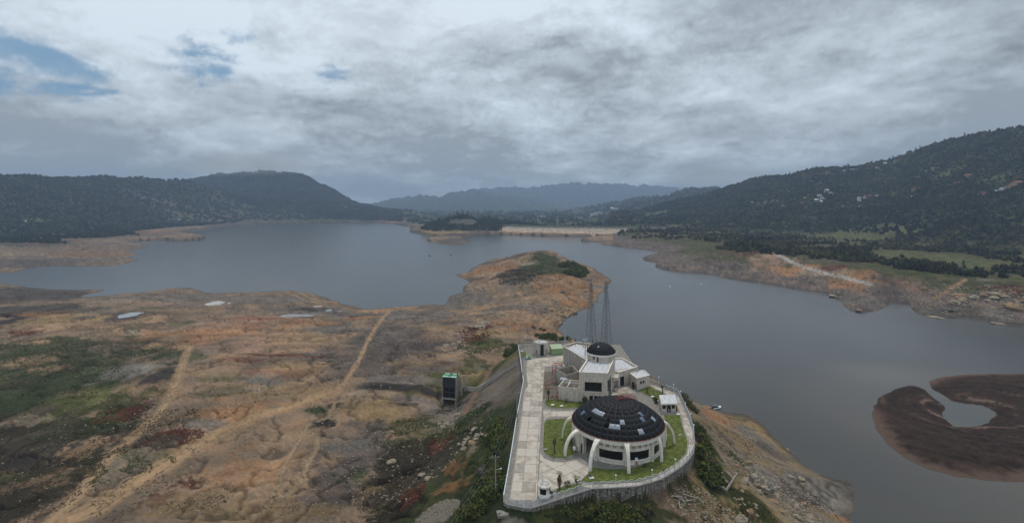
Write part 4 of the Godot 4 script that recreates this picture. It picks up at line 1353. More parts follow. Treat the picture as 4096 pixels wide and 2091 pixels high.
func lawn(poly: PackedVector2Array, label: String) -> void:
	var t := thing("lawn", label, "lawn")
	t.set_meta("kind", "structure")
	var sh := Shape.new()
	sh.prism(poly, T + 0.003, T + 0.12)
	put("turf", sh.done(), M.grass, t)
	sh = Shape.new()
	sh.walls(poly, 0.22, T + 0.002, T + 0.15)
	put("kerb", sh.done(), M.kerb, t)
	# tufts along the surface
	var blades := []
	var lo := Vector2(1e9, 1e9)
	var hi := -lo
	for p in poly:
		lo = lo.min(p)
		hi = hi.max(p)
	for i in int((hi.x - lo.x) * (hi.y - lo.y) * 3.0):
		var p := Vector2(rng.randf_range(lo.x, hi.x), rng.randf_range(lo.y, hi.y))
		if Geometry2D.is_point_in_polygon(p, poly):
			blades.append(Transform3D(Basis(Vector3.UP, rng.randf() * TAU).scaled(Vector3.ONE * rng.randf_range(0.5, 1.1)), Vector3(p.x, T + 0.11, p.y)))
	scatter("grass_tuft", tuft_mesh(7, 0.14, 0.16, Color(0.15, 0.175, 0.048)), M.leaf, blades, "short green grass of a lawn on the terrace", t)

func scatter(called: String, mesh: Mesh, m: Material, places: Array, label: String, parent: Node = self, tints := []) -> void:
	if places.is_empty():
		return
	var mm := MultiMesh.new()
	mm.transform_format = MultiMesh.TRANSFORM_3D
	mm.use_colors = not tints.is_empty()
	mm.mesh = mesh
	mm.instance_count = places.size()
	for i in places.size():
		mm.set_instance_transform(i, places[i])
		if not tints.is_empty():
			mm.set_instance_color(i, tints[i])
	var o := MultiMeshInstance3D.new()
	o.multimesh = mm
	o.material_override = m
	o.name = numbered(called) if parent == self else called
	parent.add_child(o, true)
	o.set_meta("kind", "stuff")
	if parent == self:
		o.set_meta("label", label)

func tuft_mesh(n: int, h: float, spread: float, c: Color) -> ArrayMesh:
	var sh := Shape.new()
	for i in n:
		var a := TAU * i / n + rng.randf() * 0.6
		var p := Vector3(cos(a), 0, sin(a)) * spread * rng.randf_range(0.1, 0.6)
		var q := Vector3(cos(a), 0, sin(a)) * spread * rng.randf_range(0.6, 1.3) + Vector3(0, h * rng.randf_range(0.6, 1.0), 0)
		var s := Vector3(-sin(a), 0, cos(a)) * spread * 0.25
		var g := rng.randf_range(0.6, 1.35)
		sh.tint = Color(c.r * g, c.g * g, c.b * g)
		sh.tri(p - s, q, p + s)
	return sh.done()

func build_terrace() -> void:
	var sh := Shape.new()
	sh.prism(plat, T - 1.4, T)
	structure("terrace_floor", sh.done(), M.walk)
	# driveway: two lanes of slabs along the left fence, a wider yard at the far end
	var drive := thing("driveway", "", "")
	drive.set_meta("kind", "structure")
	var lane := PackedVector2Array([Vector2(-0.72, -119.35), Vector2(5.93, -119.86), Vector2(9.36, -162.79), Vector2(11.89, -191.78), Vector2(13.58, -212.12), Vector2(14.53, -220.13), Vector2(23.26, -221.52), Vector2(24.52, -236.89), Vector2(15.98, -233.33), Vector2(5.99, -230.26), Vector2(6.27, -195.8), Vector2(4.78, -191.26)])
	lay_slabs(drive, lane, Vector2(-1.2, -118.9), 0.075, 3.32, 4.45, 9, 29)
	var cross := PackedVector2Array([Vector2(10.09, -162.79), Vector2(9.99, -170.73), Vector2(11.64, -173.7), Vector2(14.69, -171.78), Vector2(24.31, -172.41), Vector2(21.15, -167.87), Vector2(11.74, -166.47)])
	lay_slabs(drive, cross, Vector2(10.2, -160.0), 0.04, 4.6, 4.0, 6, 5)
	var court := PackedVector2Array([Vector2(6.22, -120.69), Vector2(8.05, -142.57), Vector2(8.92, -139.44), Vector2(11.35, -137.52), Vector2(14.69, -137.25), Vector2(18.92, -140.14), Vector2(20.46, -137.8), Vector2(21.08, -135.14), Vector2(20.02, -131.7), Vector2(17.58, -128.32), Vector2(11.5, -125), Vector2(9.74, -123.24), Vector2(7.36, -122.59)])
	lay_slabs(drive, court, Vector2(2.0, -117.0), -0.62, 4.3, 4.3, 9, 7)
	var right_road := PackedVector2Array([Vector2(39.51, -194.17), Vector2(44.62, -195.26), Vector2(47.55, -188.68), Vector2(51.57, -181.58), Vector2(49.78, -172.84), Vector2(43.71, -170.73), Vector2(35.64, -181.82)])
	lay_slabs(drive, right_road, Vector2(36.0, -186.0), -0.25, 4.2, 4.2, 8, 9)
	# ring walk inside the right wall
	var ring_walk := thing("walkway", "", "")
	ring_walk.set_meta("kind", "structure")
	var walk := PackedVector2Array([Vector2(17.72, -125.67), Vector2(20.28, -126.35), Vector2(26.27, -126.58), Vector2(31.72, -127.39), Vector2(36.23, -129.15), Vector2(40.72, -132.2), Vector2(44.99, -135.92), Vector2(49.89, -142.13), Vector2(52.91, -149.25), Vector2(54.3, -156.95), Vector2(57.54, -170.73), Vector2(59.27, -181.82), Vector2(58.18, -187.67), Vector2(54.43, -195.8), Vector2(55.13, -198.3), Vector2(58.75, -192.31), Vector2(61.39, -189.19), Vector2(62.06, -186.92), Vector2(60.44, -175.44), Vector2(56.96, -157.13), Vector2(53.51, -146.6), Vector2(51.8, -142.71), Vector2(49.35, -139.03), Vector2(43.37, -132.83), Vector2(38.71, -129.03), Vector2(33.1, -126.35), Vector2(27.05, -125.22), Vector2(20.01, -124.67)])
	lay_slabs(ring_walk, walk, Vector2(15.0, -122.0), 0.0, 2.6, 2.6, 22, 32)
	lawn(PackedVector2Array([Vector2(20.18, -166.07), Vector2(16.73, -165.68), Vector2(12.22, -165.09), Vector2(10.98, -163.93), Vector2(10.37, -162.04), Vector2(9.33, -150.54), Vector2(8.88, -144.33), Vector2(9.12, -142.57), Vector2(9.75, -141.27), Vector2(11.45, -139.58), Vector2(14.63, -139.3), Vector2(16.66, -140.56), Vector2(18.98, -142.71), Vector2(18.27, -147.37), Vector2(18.67, -155.56)]), "rounded lawn left of the domed hall, inside a pale kerb")
	lawn(PackedVector2Array([Vector2(12.03, -182.29), Vector2(11.77, -178.34), Vector2(12.14, -175.88), Vector2(14.12, -174.35), Vector2(17.57, -173.91), Vector2(24.09, -174.56), Vector2(29.08, -179.49), Vector2(24.08, -179.72), Vector2(16.93, -182.05)]), "lawn strip in front of the pump house wall")
	lawn(PackedVector2Array([Vector2(19.96, -131.33), Vector2(17.53, -127.97), Vector2(20.34, -126.75), Vector2(26.35, -126.98), Vector2(31.81, -127.74), Vector2(36.16, -129.39), Vector2(40.6, -132.45), Vector2(44.81, -136.19), Vector2(49.78, -142.42), Vector2(52.61, -149.25), Vector2(54.01, -156.77), Vector2(56.76, -168.67), Vector2(51.11, -168.67), Vector2(49.4, -160.92), Vector2(47.69, -153.85), Vector2(44.62, -145.83), Vector2(40.74, -140), Vector2(36.23, -136.19), Vector2(31.68, -134.23), Vector2(27.52, -133.59), Vector2(23.62, -134.23), Vector2(21.85, -134.87)]), "long curved lawn round the front and right of the domed hall")
	lawn(PackedVector2Array([Vector2(10.76, -123.67), Vector2(11.99, -124.89), Vector2(17.23, -127.16), Vector2(17.81, -125.9), Vector2(17.36, -124.89), Vector2(14.91, -123.24), Vector2(12, -121.85)]), "small lawn wedge beside the round guard booth")
	lawn(PackedVector2Array([Vector2(47.91, -191.26), Vector2(53.97, -195.53), Vector2(57.72, -187.42), Vector2(54.53, -184.21), Vector2(53.04, -180.41), Vector2(51.95, -182.29)]), "lawn between the flat annex and the gatehouse on the right")
	lawn(PackedVector2Array([Vector2(4, -242.21), Vector2(6.78, -242.21), Vector2(7.02, -234.11), Vector2(4.07, -232.56)]), "tiny square of grass by the drum tower at the far left")
	# paved apron round the hall
	var hall := Vector3(31.3, T, -148.0)
	sh = Shape.new()
	sh.sector(hall, 12.0, 14.3, 0.0, TAU, 0.002, 0.11, 48)
	structure("hall_apron", sh.done(), M.walk)
	# raised footpath along the yard, with its kerb
	sh = Shape.new()
	sh.walls(PackedVector2Array([Vector2(4.52, -231.79), Vector2(8.32, -231.02), Vector2(15.19, -233.72), Vector2(24.6, -237.69)]), 0.3, T + 0.002, T + 0.16, false)
	structure("yard_kerb", sh.done(), M.kerb)
	sh = Shape.new()
	sh.walls(PackedVector2Array([Vector2(-0.71, -119.05), Vector2(0.82, -137.25), Vector2(2.85, -162.79), Vector2(4.69, -191.26), Vector2(5.92, -197.18), Vector2(5.51, -229.51)]), 0.25, T + 0.002, T + 0.17, false)
	structure("drive_kerb", sh.done(), M.kerb)
	# retaining wall round the front and right
	var wall := thing("retaining_wall", "tall streaked concrete retaining wall under the front of the terrace", "retaining wall", Vector3(27, T - 6, -125))
	for i in range(3, 26):
		var a := plat[i]
		var b := plat[i + 1]
		var out := (b - a).normalized()
		out = Vector2(-out.y, out.x)
		if Geometry2D.is_point_in_polygon((a + b) * 0.5 + out * 0.5, plat):
			out = -out
		sh = Shape.new(wall.position)
		sh.prism(PackedVector2Array([a - out * 0.35, b - out * 0.35, b + out * 0.05, a + out * 0.05]), T - 9.0, T - 0.02)
		put("wall_panel", sh.done(), M.retaining, wall)
		sh = Shape.new(wall.position)
		sh.prism(PackedVector2Array([a - out * 0.25, b - out * 0.25, b + out * 0.16, a + out * 0.16]), T - 0.015, T + 0.12)
		put("coping", sh.done(), M.kerb, wall)
		if i < 18:
			for k in maxi(1, int(a.distance_to(b) / 3.2)):
				var p := a.lerp(b, (k + 0.5) / maxi(1, int(a.distance_to(b) / 3.2)))
				for y in ([T - 1.8] if k % 2 == 0 else [T - 1.8, T - 3.2]):
					sh = Shape.new(wall.position)
					sh.tube(Vector3(p.x, y, p.y), Vector3(p.x + out.x * 0.22, y, p.y + out.y * 0.22), 0.06, 0.06, 6)
					put("drain_pipe", sh.done(), M.lamp, wall)
	# low block at the foot of the wall, on the right
	var f := thing("wall_footing", "flat concrete footing at the right foot of the retaining wall", "footing", Vector3(45.26, 24, -135.71))
	sh = Shape.new(f.position)
	sh.prism(PackedVector2Array([Vector2(42.99, -131.88), Vector2(47.75, -137.02), Vector2(47.88, -136.04), Vector2(42.96, -130.17)]), 21.0, 24.5)
	put("block", sh.done(), M.concrete, f)

func fence_run(t: Node3D, pts: PackedVector2Array, step: float, arches: bool) -> void:
	# posts at even steps along the line, with rails, wires and (on the front) a bowed top rail
	var total := 0.0
	for i in pts.size() - 1:
		total += pts[i].distance_to(pts[i + 1])
	var n := int(round(total / step))
	var spots_ := []
	for k in n + 1:
		var left := total * k / n
		for i in pts.size() - 1:
			var l := pts[i].distance_to(pts[i + 1])
			if left <= l + 0.001 or i == pts.size() - 2:
				var p := pts[i].lerp(pts[i + 1], minf(1.0, left / l))
				spots_.append(Vector3(p.x, T + 0.12, p.y))
				break
			left -= l
	var o := t.position
	for k in spots_.size():
		var p: Vector3 = spots_[k]
		var sh := Shape.new(o)
		sh.block(p, Vector3(0.11, 1.55, 0.11))
		put("post", sh.done(), M.fence, t)
		if k == spots_.size() - 1:
			break
		var q: Vector3 = spots_[k + 1]
		sh = Shape.new(o)
		var up := Vector3(0, 1.32, 0)
		sh.bar(p + Vector3(0, 0.12, 0), q + Vector3(0, 0.12, 0), 0.04, 0.05)
		put("rail", sh.done(), M.fence, t)
		sh = Shape.new(o)
		sh.bar(p + up, q + up, 0.05, 0.05)
		put("rail", sh.done(), M.fence, t)
		sh = Shape.new(o)
		for i in range(1, 12):
			var b := p.lerp(q, i / 12.0)
			sh.bar(b + Vector3(0, 0.12, 0), b + up, 0.016, 0.016)
		for i in range(1, 4):
			sh.bar(p + up * (i / 4.0), q + up * (i / 4.0), 0.014, 0.014)
		put("wire_mesh", sh.done(), M.fence, t)
		sh = Shape.new(o)
		if arches:
			for i in 8:
				var u0 := i / 8.0
				var u1 := (i + 1) / 8.0
				sh.bar(p.lerp(q, u0) + up + Vector3(0, 0.42 * sin(PI * u0), 0), p.lerp(q, u1) + up + Vector3(0, 0.42 * sin(PI * u1), 0), 0.075, 0.06)
			put("bowed_rail", sh.done(), M.fence_pale, t)
		else:
			sh.bar(p + up + Vector3(0, 0.12, 0), q + up + Vector3(0, 0.12, 0), 0.2, 0.05)
			put("cap_rail", sh.done(), M.fence_pale, t)

func build_fences() -> void:
	var t := thing("perimeter_fence", "pale blue fence with bowed top rails round the terrace's front and right edge", "fence", Vector3(plat[4].x, T, plat[4].y), 0.0)
	fence_run(t, plat.slice(3, 26), 2.35, true)
	t = thing("perimeter_fence", "straight pale metal fence along the left edge of the driveway", "fence", Vector3(plat[0].x, T, plat[0].y))
	var l := PackedVector2Array([plat[0]])
	for i in range(plat.size() - 1, 31, -1):
		l.append(plat[i])
	fence_run(t, l, 2.6, false)
	t = thing("perimeter_fence", "back fence of bowed rails above the water behind the flat annex", "fence", Vector3(plat[27].x, T, plat[27].y))
	fence_run(t, PackedVector2Array([plat[25], plat[26], plat[27], plat[28]]), 2.5, true)
	t = thing("perimeter_fence", "wire fence behind the drum tower and the green shed at the far edge", "fence", Vector3(plat[31].x, T, plat[31].y))
	fence_run(t, PackedVector2Array([plat[32], plat[31]]), 2.8, false)
	# gate across the end of the driveway
	var g := thing("entrance_gate", "two-leaf metal gate with crossed braces at the near end of the driveway", "gate", Vector3(plat[1].x, T, plat[1].y))
	var ends := [plat[0], plat[1], plat[1].lerp(plat[2], 0.5), plat[2], plat[3]]
	for p in ends:
		var sh := Shape.new(g.position)
		sh.block(Vector3(p.x, T, p.y), Vector3(0.16, 1.75, 0.16))
		put("post", sh.done(), M.fence, g)
	for i in range(1, 4):
		var a := Vector3(ends[i].x, T, ends[i].y)
		var b := Vector3(ends[i + 1].x, T, ends[i + 1].y)
		var sh := Shape.new(g.position)
		for y in [0.12, 0.75, 1.45]:
			sh.bar(a + Vector3(0, y, 0), b + Vector3(0, y, 0), 0.05, 0.06)
		sh.bar(a + Vector3(0, 0.12, 0), b + Vector3(0, 1.45, 0), 0.04, 0.05)
		sh.bar(a + Vector3(0, 1.45, 0), b + Vector3(0, 0.12, 0), 0.04, 0.05)
		put("leaf", sh.done(), M.fence, g)
		sh = Shape.new(g.position)
		for k in range(1, 14):
			var m := a.lerp(b, k / 14.0)
			sh.bar(m + Vector3(0, 0.12, 0), m + Vector3(0, 1.45, 0), 0.016, 0.016)
		put("wire_mesh", sh.done(), M.fence, g)

# ---------------------------------------------------------------- the domed hall
func pillow(r0: float, h0: float, r1: float, h1: float, half: float, bulge: float) -> ArrayMesh:
	# one padded dome panel between two rings, centred on bearing 0, bulging outwards
	var sh := Shape.new()
	sh.smooth()
	var n := 5
	var nrm := Vector3(0, r0 - r1, -(h1 - h0)).normalized()
	var p := []
	for j in n + 1:
		var row := []
		for i in n + 1:
			var u := -1.0 + 2.0 * i / n
			var v := float(j) / n
			var a := half * u * 0.965
			var vv := 0.025 + 0.95 * v
			var r := lerpf(r0, r1, vv)
			var b := bulge * pow((1.0 - u * u) * (1.0 - pow(2.0 * v - 1.0, 2.0)), 0.6)
			row.append(Vector3(sin(a) * r, lerpf(h0, h1, vv), -cos(a) * r) + Vector3(nrm.z * -sin(a), nrm.y, nrm.z * cos(a)) * b)
		p.append(row)
	for j in n:
		for i in n:
			sh.quad(p[j][i], p[j + 1][i], p[j + 1][i + 1], p[j][i + 1])
	return sh.done()

func dome(owner: Node3D, radius: float, base: float, rise: float, rings: Array, bulge: float, special := {}) -> void:
	# rings: number of panels in each, from the rim up; special: "ring,panel" -> material or null for a missing panel
	var big := (radius * radius + rise * rise) / (2.0 * rise)
	var edge := asin(radius / big)
	var total := 0.0
	var steps := []
	for k in rings.size():
		steps.append(1.0)
		total += 1.0
	var at := 0.0
	var seams := Shape.new()
	for k in rings.size():
		var a0: float = edge * (1.0 - at / total * 0.93)
		at += steps[k]
		var a1: float = edge * (1.0 - at / total * 0.93)
		var r0 := sin(a0) * big
		var r1 := sin(a1) * big
		var h0 := base + cos(a0) * big - big + rise
		var h1 := base + cos(a1) * big - big + rise
		var n: int = rings[k]
		var mesh := pillow(r0, h0, r1, h1, PI / n, bulge * (r0 * TAU / n) )
		for i in n:
			var key := "%d,%d" % [k, i]
			var m: Material = M.black_panel
			if special.has(key):
				if special[key] == null:
					continue
				m = special[key]
			var o := put("dome_panel", mesh, m, owner)
			o.rotation.y = -TAU * (i + 0.5) / n
			if m == M.clear_panel:
				o.set_meta("label", "pale shiny replacement panel of the dome")
			elif m == M.blue_panel:
				o.set_meta("label", "bluish glossy panel of the dome")
		# frame bars under the seams
		for i in n:
			var a := TAU * i / n
			var d := Vector3(sin(a), 0, -cos(a))
			seams.bar(d * r0 * 0.995 + Vector3(0, h0 - 0.02, 0), d * r1 * 0.995 + Vector3(0, h1 - 0.02, 0), 0.07 * radius / 13.4, 0.08)
			var e := Vector3(sin(a + TAU / n), 0, -cos(a + TAU / n))
			seams.bar(d * r0 * 0.995 + Vector3(0, h0 - 0.02, 0), e * r0 * 0.995 + Vector3(0, h0 - 0.02, 0), 0.07 * radius / 13.4, 0.08)
	put("dome_frame", seams.done(), M.steel_dark, owner)
	var cap := Shape.new()
	cap.smooth()
	var rt := sin(edge * 0.07) * big
	cap.turned(Vector3(0, base, 0), [[rt * 1.02, rise - 0.03], [rt * 0.7, rise + 0.14], [0.05, rise + 0.2]], 16)
	put("dome_cap", cap.done(), M.black_panel, owner)

func build_dome_hall() -> void:
	var c := Vector3(31.3, T, -148.0)
	var hall := thing("domed_hall", "round white hall with curved buttress legs under a black padded dome", "building", c)
	var z := Vector3.ZERO
	var D := PI / 180.0
	# bearings are clockwise from straight ahead; 180 degrees looks at the camera
	var openings := [[144.0, 174.5, 1.3, 3.7], [182.7, 211.6, 1.3, 3.7], [220.8, 243.6, 1.3, 3.7], [252.0, 275.0, 1.3, 3.7], [70.0, 92.0, 1.5, 3.0], [20.0, 50.0, 1.3, 3.7], [310.0, 340.0, 1.3, 3.7]]
	for e in openings.size():
		openings[e][0] = 360.0 - openings[e][0]
		openings[e][1] = 360.0 - openings[e][1]
		var s: float = openings[e][0]
		openings[e][0] = openings[e][1]
		openings[e][1] = s
	var door := [223.0, 241.0]
	# x grows with sin(bearing); left of the picture is 180..360
	var spans := []
	for e in openings:
		spans.append([e[0], e[1], e[2], e[3]])
	spans.append([door[0], door[1], 0.0, 5.2])
	spans.sort_custom(func(p, q): return p[0] < q[0])
	var keep := []
	var last := -1.0
	for s in spans:
		if s[0] > last:
			keep.append(s)
			last = s[1]
	var from: float = keep[-1][1] - 360.0
	for s in keep:
		var sh := Shape.new()
		sh.sector(z, 12.05, 12.4, from * D, s[0] * D, 0.0, 5.9, maxi(3, int((s[0] - from) / 4.0)))
		put("wall", sh.done(), M.cream, hall)
		sh = Shape.new()
		sh.sector(z, 12.05, 12.4, s[0] * D, s[1] * D, s[3], 5.9, 8)
		put("wall", sh.done(), M.cream, hall)
		if s[2] > 0.1:
			sh = Shape.new()
			sh.sector(z, 12.05, 12.4, s[0] * D, s[1] * D, 0.0, s[2], 8)
			put("wall", sh.done(), M.cream, hall)
			var w := Node3D.new()
			w.name = "window"
			hall.add_child(w, true)
			sh = Shape.new()
			sh.sector(z, 12.12, 12.17, s[0] * D, s[1] * D, s[2], s[3], 8)
			put("pane", sh.done(), M.glass, w)
			sh = Shape.new()
			sh.sector(z, 12.2, 12.62, (s[0] - 0.5) * D, (s[1] + 0.5) * D, s[2] - 0.14, s[2] + 0.03, 8)
			put("sill", sh.done(), M.white, w)
		from = s[1]
	# pilasters either side of each window
	for a in [112.0, 143.8, 181.4, 219.5, 250.0, 295.0, 345.0, 15.0, 60.0]:
		var sh := Shape.new()
		sh.sector(z, 12.35, 12.95, (a - 1.6) * D, (a + 1.6) * D, 0.0, 5.85, 2)
		put("pilaster", sh.done(), M.cream, hall)
	# vents under the rim
	for e in [[182.0, 218.0], [142.0, 176.0], [104.0, 138.0]]:
		for k in 4:
			var a: float = lerpf(e[0], e[1], (k + 0.5) / 4.0)
			var sh := Shape.new()
			sh.sector(z, 12.38, 12.46, (a - 2.3) * D, (a + 2.3) * D, 4.55, 5.4, 2)
			put("vent", sh.done(), M.wall_dark, hall)
	# ring beam, gutter and red edge
	var sh := Shape.new()
	sh.sector(z, 12.0, 13.35, 0.0, TAU, 5.75, 6.95, 72)
	put("ring_beam", sh.done(), M.white, hall)
	sh = Shape.new()
	sh.sector(z, 13.1, 13.62, 0.0, TAU, 6.95, 7.06, 72)
	put("gutter", sh.done(), M.rust, hall)
	# door leaves and jambs
	sh = Shape.new()
	sh.sector(z, 11.6, 12.7, 241.0 * D, 242.2 * D, 0.0, 5.3, 1)
	put("door_jamb", sh.done(), M.cream, hall)
	sh = Shape.new()
	sh.sector(z, 11.6, 12.7, 221.8 * D, 223.0 * D, 0.0, 5.3, 1)
	put("door_jamb", sh.done(), M.cream, hall)
	sh = Shape.new()
	sh.sector(z, 12.41, 12.5, 243.0 * D, 247.0 * D, 0.05, 2.6, 2)
	put("side_door", sh.done(), M.navy, hall)
	# floor and machines inside
	sh = Shape.new()
	sh.turned(z, [[12.0, 0.06], [0.0, 0.065]], 32)
	put("floor", sh.done(), M.slab_dark, hall)
	for a in [30.0, 90.0, 150.0, 200.0, 270.0, 330.0]:
		sh = Shape.new()
		var p := Vector3(sin(a * D), 0, -cos(a * D)) * 6.2
		sh.tube(p + Vector3(0, 0.05, 0), p + Vector3(0, 2.6, 0), 1.0, 0.9, 12)
		sh.tube(p + Vector3(0, 2.6, 0), p + Vector3(0, 3.3, 0), 0.6, 0.5, 10)
		put("pump", sh.done(), M.steel_dark, hall)
	# buttress legs: from the ring beam out and down to their feet
	var feet := [Vector2(15.25, -152.01), Vector2(14.83, -140.75), Vector2(20.69, -132.65), Vector2(30.75, -131.39), Vector2(41.33, -137.52), Vector2(48.31, -148.31)]
	for a in [48.0, 8.0, 328.0]:
		feet.append(Vector2(c.x + sin(a * D) * 16.8, c.z - cos(a * D) * 16.8))
	for f in feet:
		var q := Vector3(f.x - c.x, 0.0, f.y - c.z)
		var dir := q.normalized()
		var rf := q.length()
		var side := Vector3(-dir.z, 0, dir.x)
		sh = Shape.new()
		var prev := []
		var n := 14
		for i in n + 1:
			var u := float(i) / n
			# a quarter of an ellipse, steep at the foot
			var th := u * PI * 0.5
			var r := lerpf(12.9, rf, pow(sin(th), 0.95) )
			var y := 6.6 * pow(cos(th), 0.85) if u < 1.0 else 0.02
			var tan_r := cos(th)
			var nor := Vector3(dir.x * cos(PI * 0.5 - th), 0.0, dir.z * cos(PI * 0.5 - th)) + Vector3(0, cos(th), 0)
			nor = nor.normalized()
			var thick := lerpf(0.42, 0.36, u) + 0.22 * pow(1.0 - u, 6.0)
			var wide := lerpf(0.48, 0.40, u) + 0.5 * pow(1.0 - u, 5.0)
			var m := dir * r + Vector3(0, y, 0)
			var ring_ := [m - side * wide + nor * thick * 0.35, m + side * wide + nor * thick * 0.35, m + side * wide - nor * thick * 1.1, m - side * wide - nor * thick * 1.1]
			if u > 0.93:
				for k in 4:
					ring_[k].y = maxf(0.02, y - 0.1)
			if i > 0:
				for k in 4:
					sh.quad(prev[k], ring_[k], ring_[(k + 1) % 4], prev[(k + 1) % 4])
			prev = ring_
		put("buttress_leg", sh.done(), M.white, hall)
	# wall lamps under the rim
	for a in [128.0, 156.0, 184.0, 206.0, 236.0]:
		sh = Shape.new()
		var p := Vector3(sin(a * D), 0, -cos(a * D))
		sh.bar(p * 13.3 + Vector3(0, 5.7, 0), p * 13.75 + Vector3(0, 5.75, 0), 0.08, 0.08)
		sh.ball(p * 13.85 + Vector3(0, 5.72, 0), Vector3(0.26, 0.15, 0.26))
		put("wall_lamp", sh.done(), M.steel_pale, hall)
	# dome: rows counted from the rim, panels clockwise from straight ahead
	var special := {}
	var white := [[2, 24], [2, 23], [3, 22], [1, 19], [4, 29], [4, 28], [5, 30], [2, 14], [4, 27], [4, 30]]
	for e in white:
		special["%d,%d" % e] = M.clear_panel
	for e in [[3, 17], [4, 16], [2, 32]]:
		special["%d,%d" % e] = M.blue_panel
	for e in [[2, 25], [3, 25], [2, 29]]:
		special["%d,%d" % e] = null
	dome(hall, 13.4, 7.0, 6.0, [44, 44, 44, 44, 44, 22, 22, 22, 11], 0.16, special)
	# red stair and railing over the back of the dome
	var st := Shape.new()
	var rail := []
	for i in 13:
		var u := i / 12.0
		var a := lerpf(0.0, 0.44, u)
		var big := 17.96
		rail.append(Vector3(sin(a) * big * 0.86, 7.0 + 6.0 - big + cos(a) * big + 0.35, -sin(a) * big * 0.5))
	for s in [-0.45, 0.45]:
		var sd: Vector3 = Vector3(0.5, 0, 0.86) * float(s)
		for y in [0.05, 0.55, 1.05]:
			for i in 12:
				st.bar(rail[i] + sd + Vector3(0, y, 0), rail[i + 1] + sd + Vector3(0, y, 0), 0.045, 0.045)
		for i in 13:
			st.bar(rail[i] + sd, rail[i] + sd + Vector3(0, 1.08, 0), 0.045, 0.045)
	for i in 13:
		st.bar(rail[i] - Vector3(0.22, 0, 0.39), rail[i] + Vector3(0.22, 0, 0.39), 0.12, 0.04)
	put("roof_stair", st.done(), M.red, hall)

# ---------------------------------------------------------------- pump house: tower block, small dome, side wings
func on_face(sh: Shape, a: Vector2, b: Vector2, u0: float, u1: float, h0: float, h1: float, out0: float, out1: float) -> Shape:
	# a block on the upright face from a to b (as seen from outside, a on the left): u along it, out away from it
	var e := (b - a).normalized()
	var n := Vector2(-e.y, e.x)
	return sh.prism(PackedVector2Array([a + e * u0 + n * out0, a + e * u1 + n * out0, a + e * u1 + n * out1, a + e * u0 + n * out1]), h0, h1)

func opening(owner: Node3D, called: String, a: Vector2, b: Vector2, u0: float, u1: float, h0: float, h1: float, frame: Material, pane: Material, mullions := 0) -> Node3D:
	# a framed window or door set on a face
	var w := Node3D.new()
	w.name = called
	owner.add_child(w, true)
	var o := owner.position
	var sh := Shape.new(o)
	on_face(sh, a, b, u0, u1, h0, h1, -0.1, 0.02)
	put("pane" if called == "window" else "leaf", sh.done(), pane, w)
	sh = Shape.new(o)
	var k := 0.09
	on_face(sh, a, b, u0 - k, u0, h0 - k, h1 + k, -0.05, 0.07)
	on_face(sh, a, b, u1, u1 + k, h0 - k, h1 + k, -0.05, 0.07)
	on_face(sh, a, b, u0, u1, h1, h1 + k, -0.05, 0.068)
	if called == "window":
		on_face(sh, a, b, u0, u1, h0 - k, h0, -0.05, 0.068)
	for i in mullions:
		var u := lerpf(u0, u1, (i + 1.0) / (mullions + 1.0))
		on_face(sh, a, b, u - 0.035, u + 0.035, h0, h1, 0.021, 0.055)
	put("frame", sh.done(), frame, w)
	return w

func roof_sheets(owner: Node3D, l0: Vector2, r0: Vector2, l1: Vector2, r1: Vector2, h0: float, h1: float, n: int) -> void:
	# long metal sheets laid side by side from the near edge (l0, r0) to the far edge (l1, r1)
	var deck := Shape.new(owner.position)
	deck.quad(Vector3(l0.x, h0 - 0.03, l0.y), Vector3(l1.x, h1 - 0.05, l1.y), Vector3(r1.x, h1 - 0.05, r1.y), Vector3(r0.x, h0 - 0.03, r0.y))
	put("roof_deck", deck.done(), M.steel, owner)
	for i in n:
		var u0 := (i + 0.05) / n
		var u1 := (i + 0.95) / n
		var sh := Shape.new(owner.position)
		var a := l0.lerp(l1, u0)
		var b := r0.lerp(r1, u0)
		var c := r0.lerp(r1, u1)
		var d := l0.lerp(l1, u1)
		var y0 := lerpf(h0, h1, u0)
		var y1 := lerpf(h0, h1, u1)
		var lift := 0.06
		sh.quad(Vector3(a.x, y0 + 0.02, a.y), Vector3(d.x, y1 + lift, d.y), Vector3(c.x, y1 + lift, c.y), Vector3(b.x, y0 + 0.02, b.y))
		sh.quad(Vector3(d.x, y1 + lift, d.y), Vector3(d.x, y1 - 0.02, d.y), Vector3(c.x, y1 - 0.02, c.y), Vector3(c.x, y1 + lift, c.y))
		sh.quad(Vector3(b.x, y0 - 0.05, b.y), Vector3(a.x, y0 - 0.05, a.y), Vector3(a.x, y0 + 0.02, a.y), Vector3(b.x, y0 + 0.02, b.y))
		put("roof_sheet", sh.done(), M.roof_metal, owner)

func shrink(p: PackedVector2Array, d: float) -> PackedVector2Array:
	var r := Geometry2D.offset_polygon(p, -d, Geometry2D.JOIN_MITER)
	return r[0] if r.size() > 0 else p

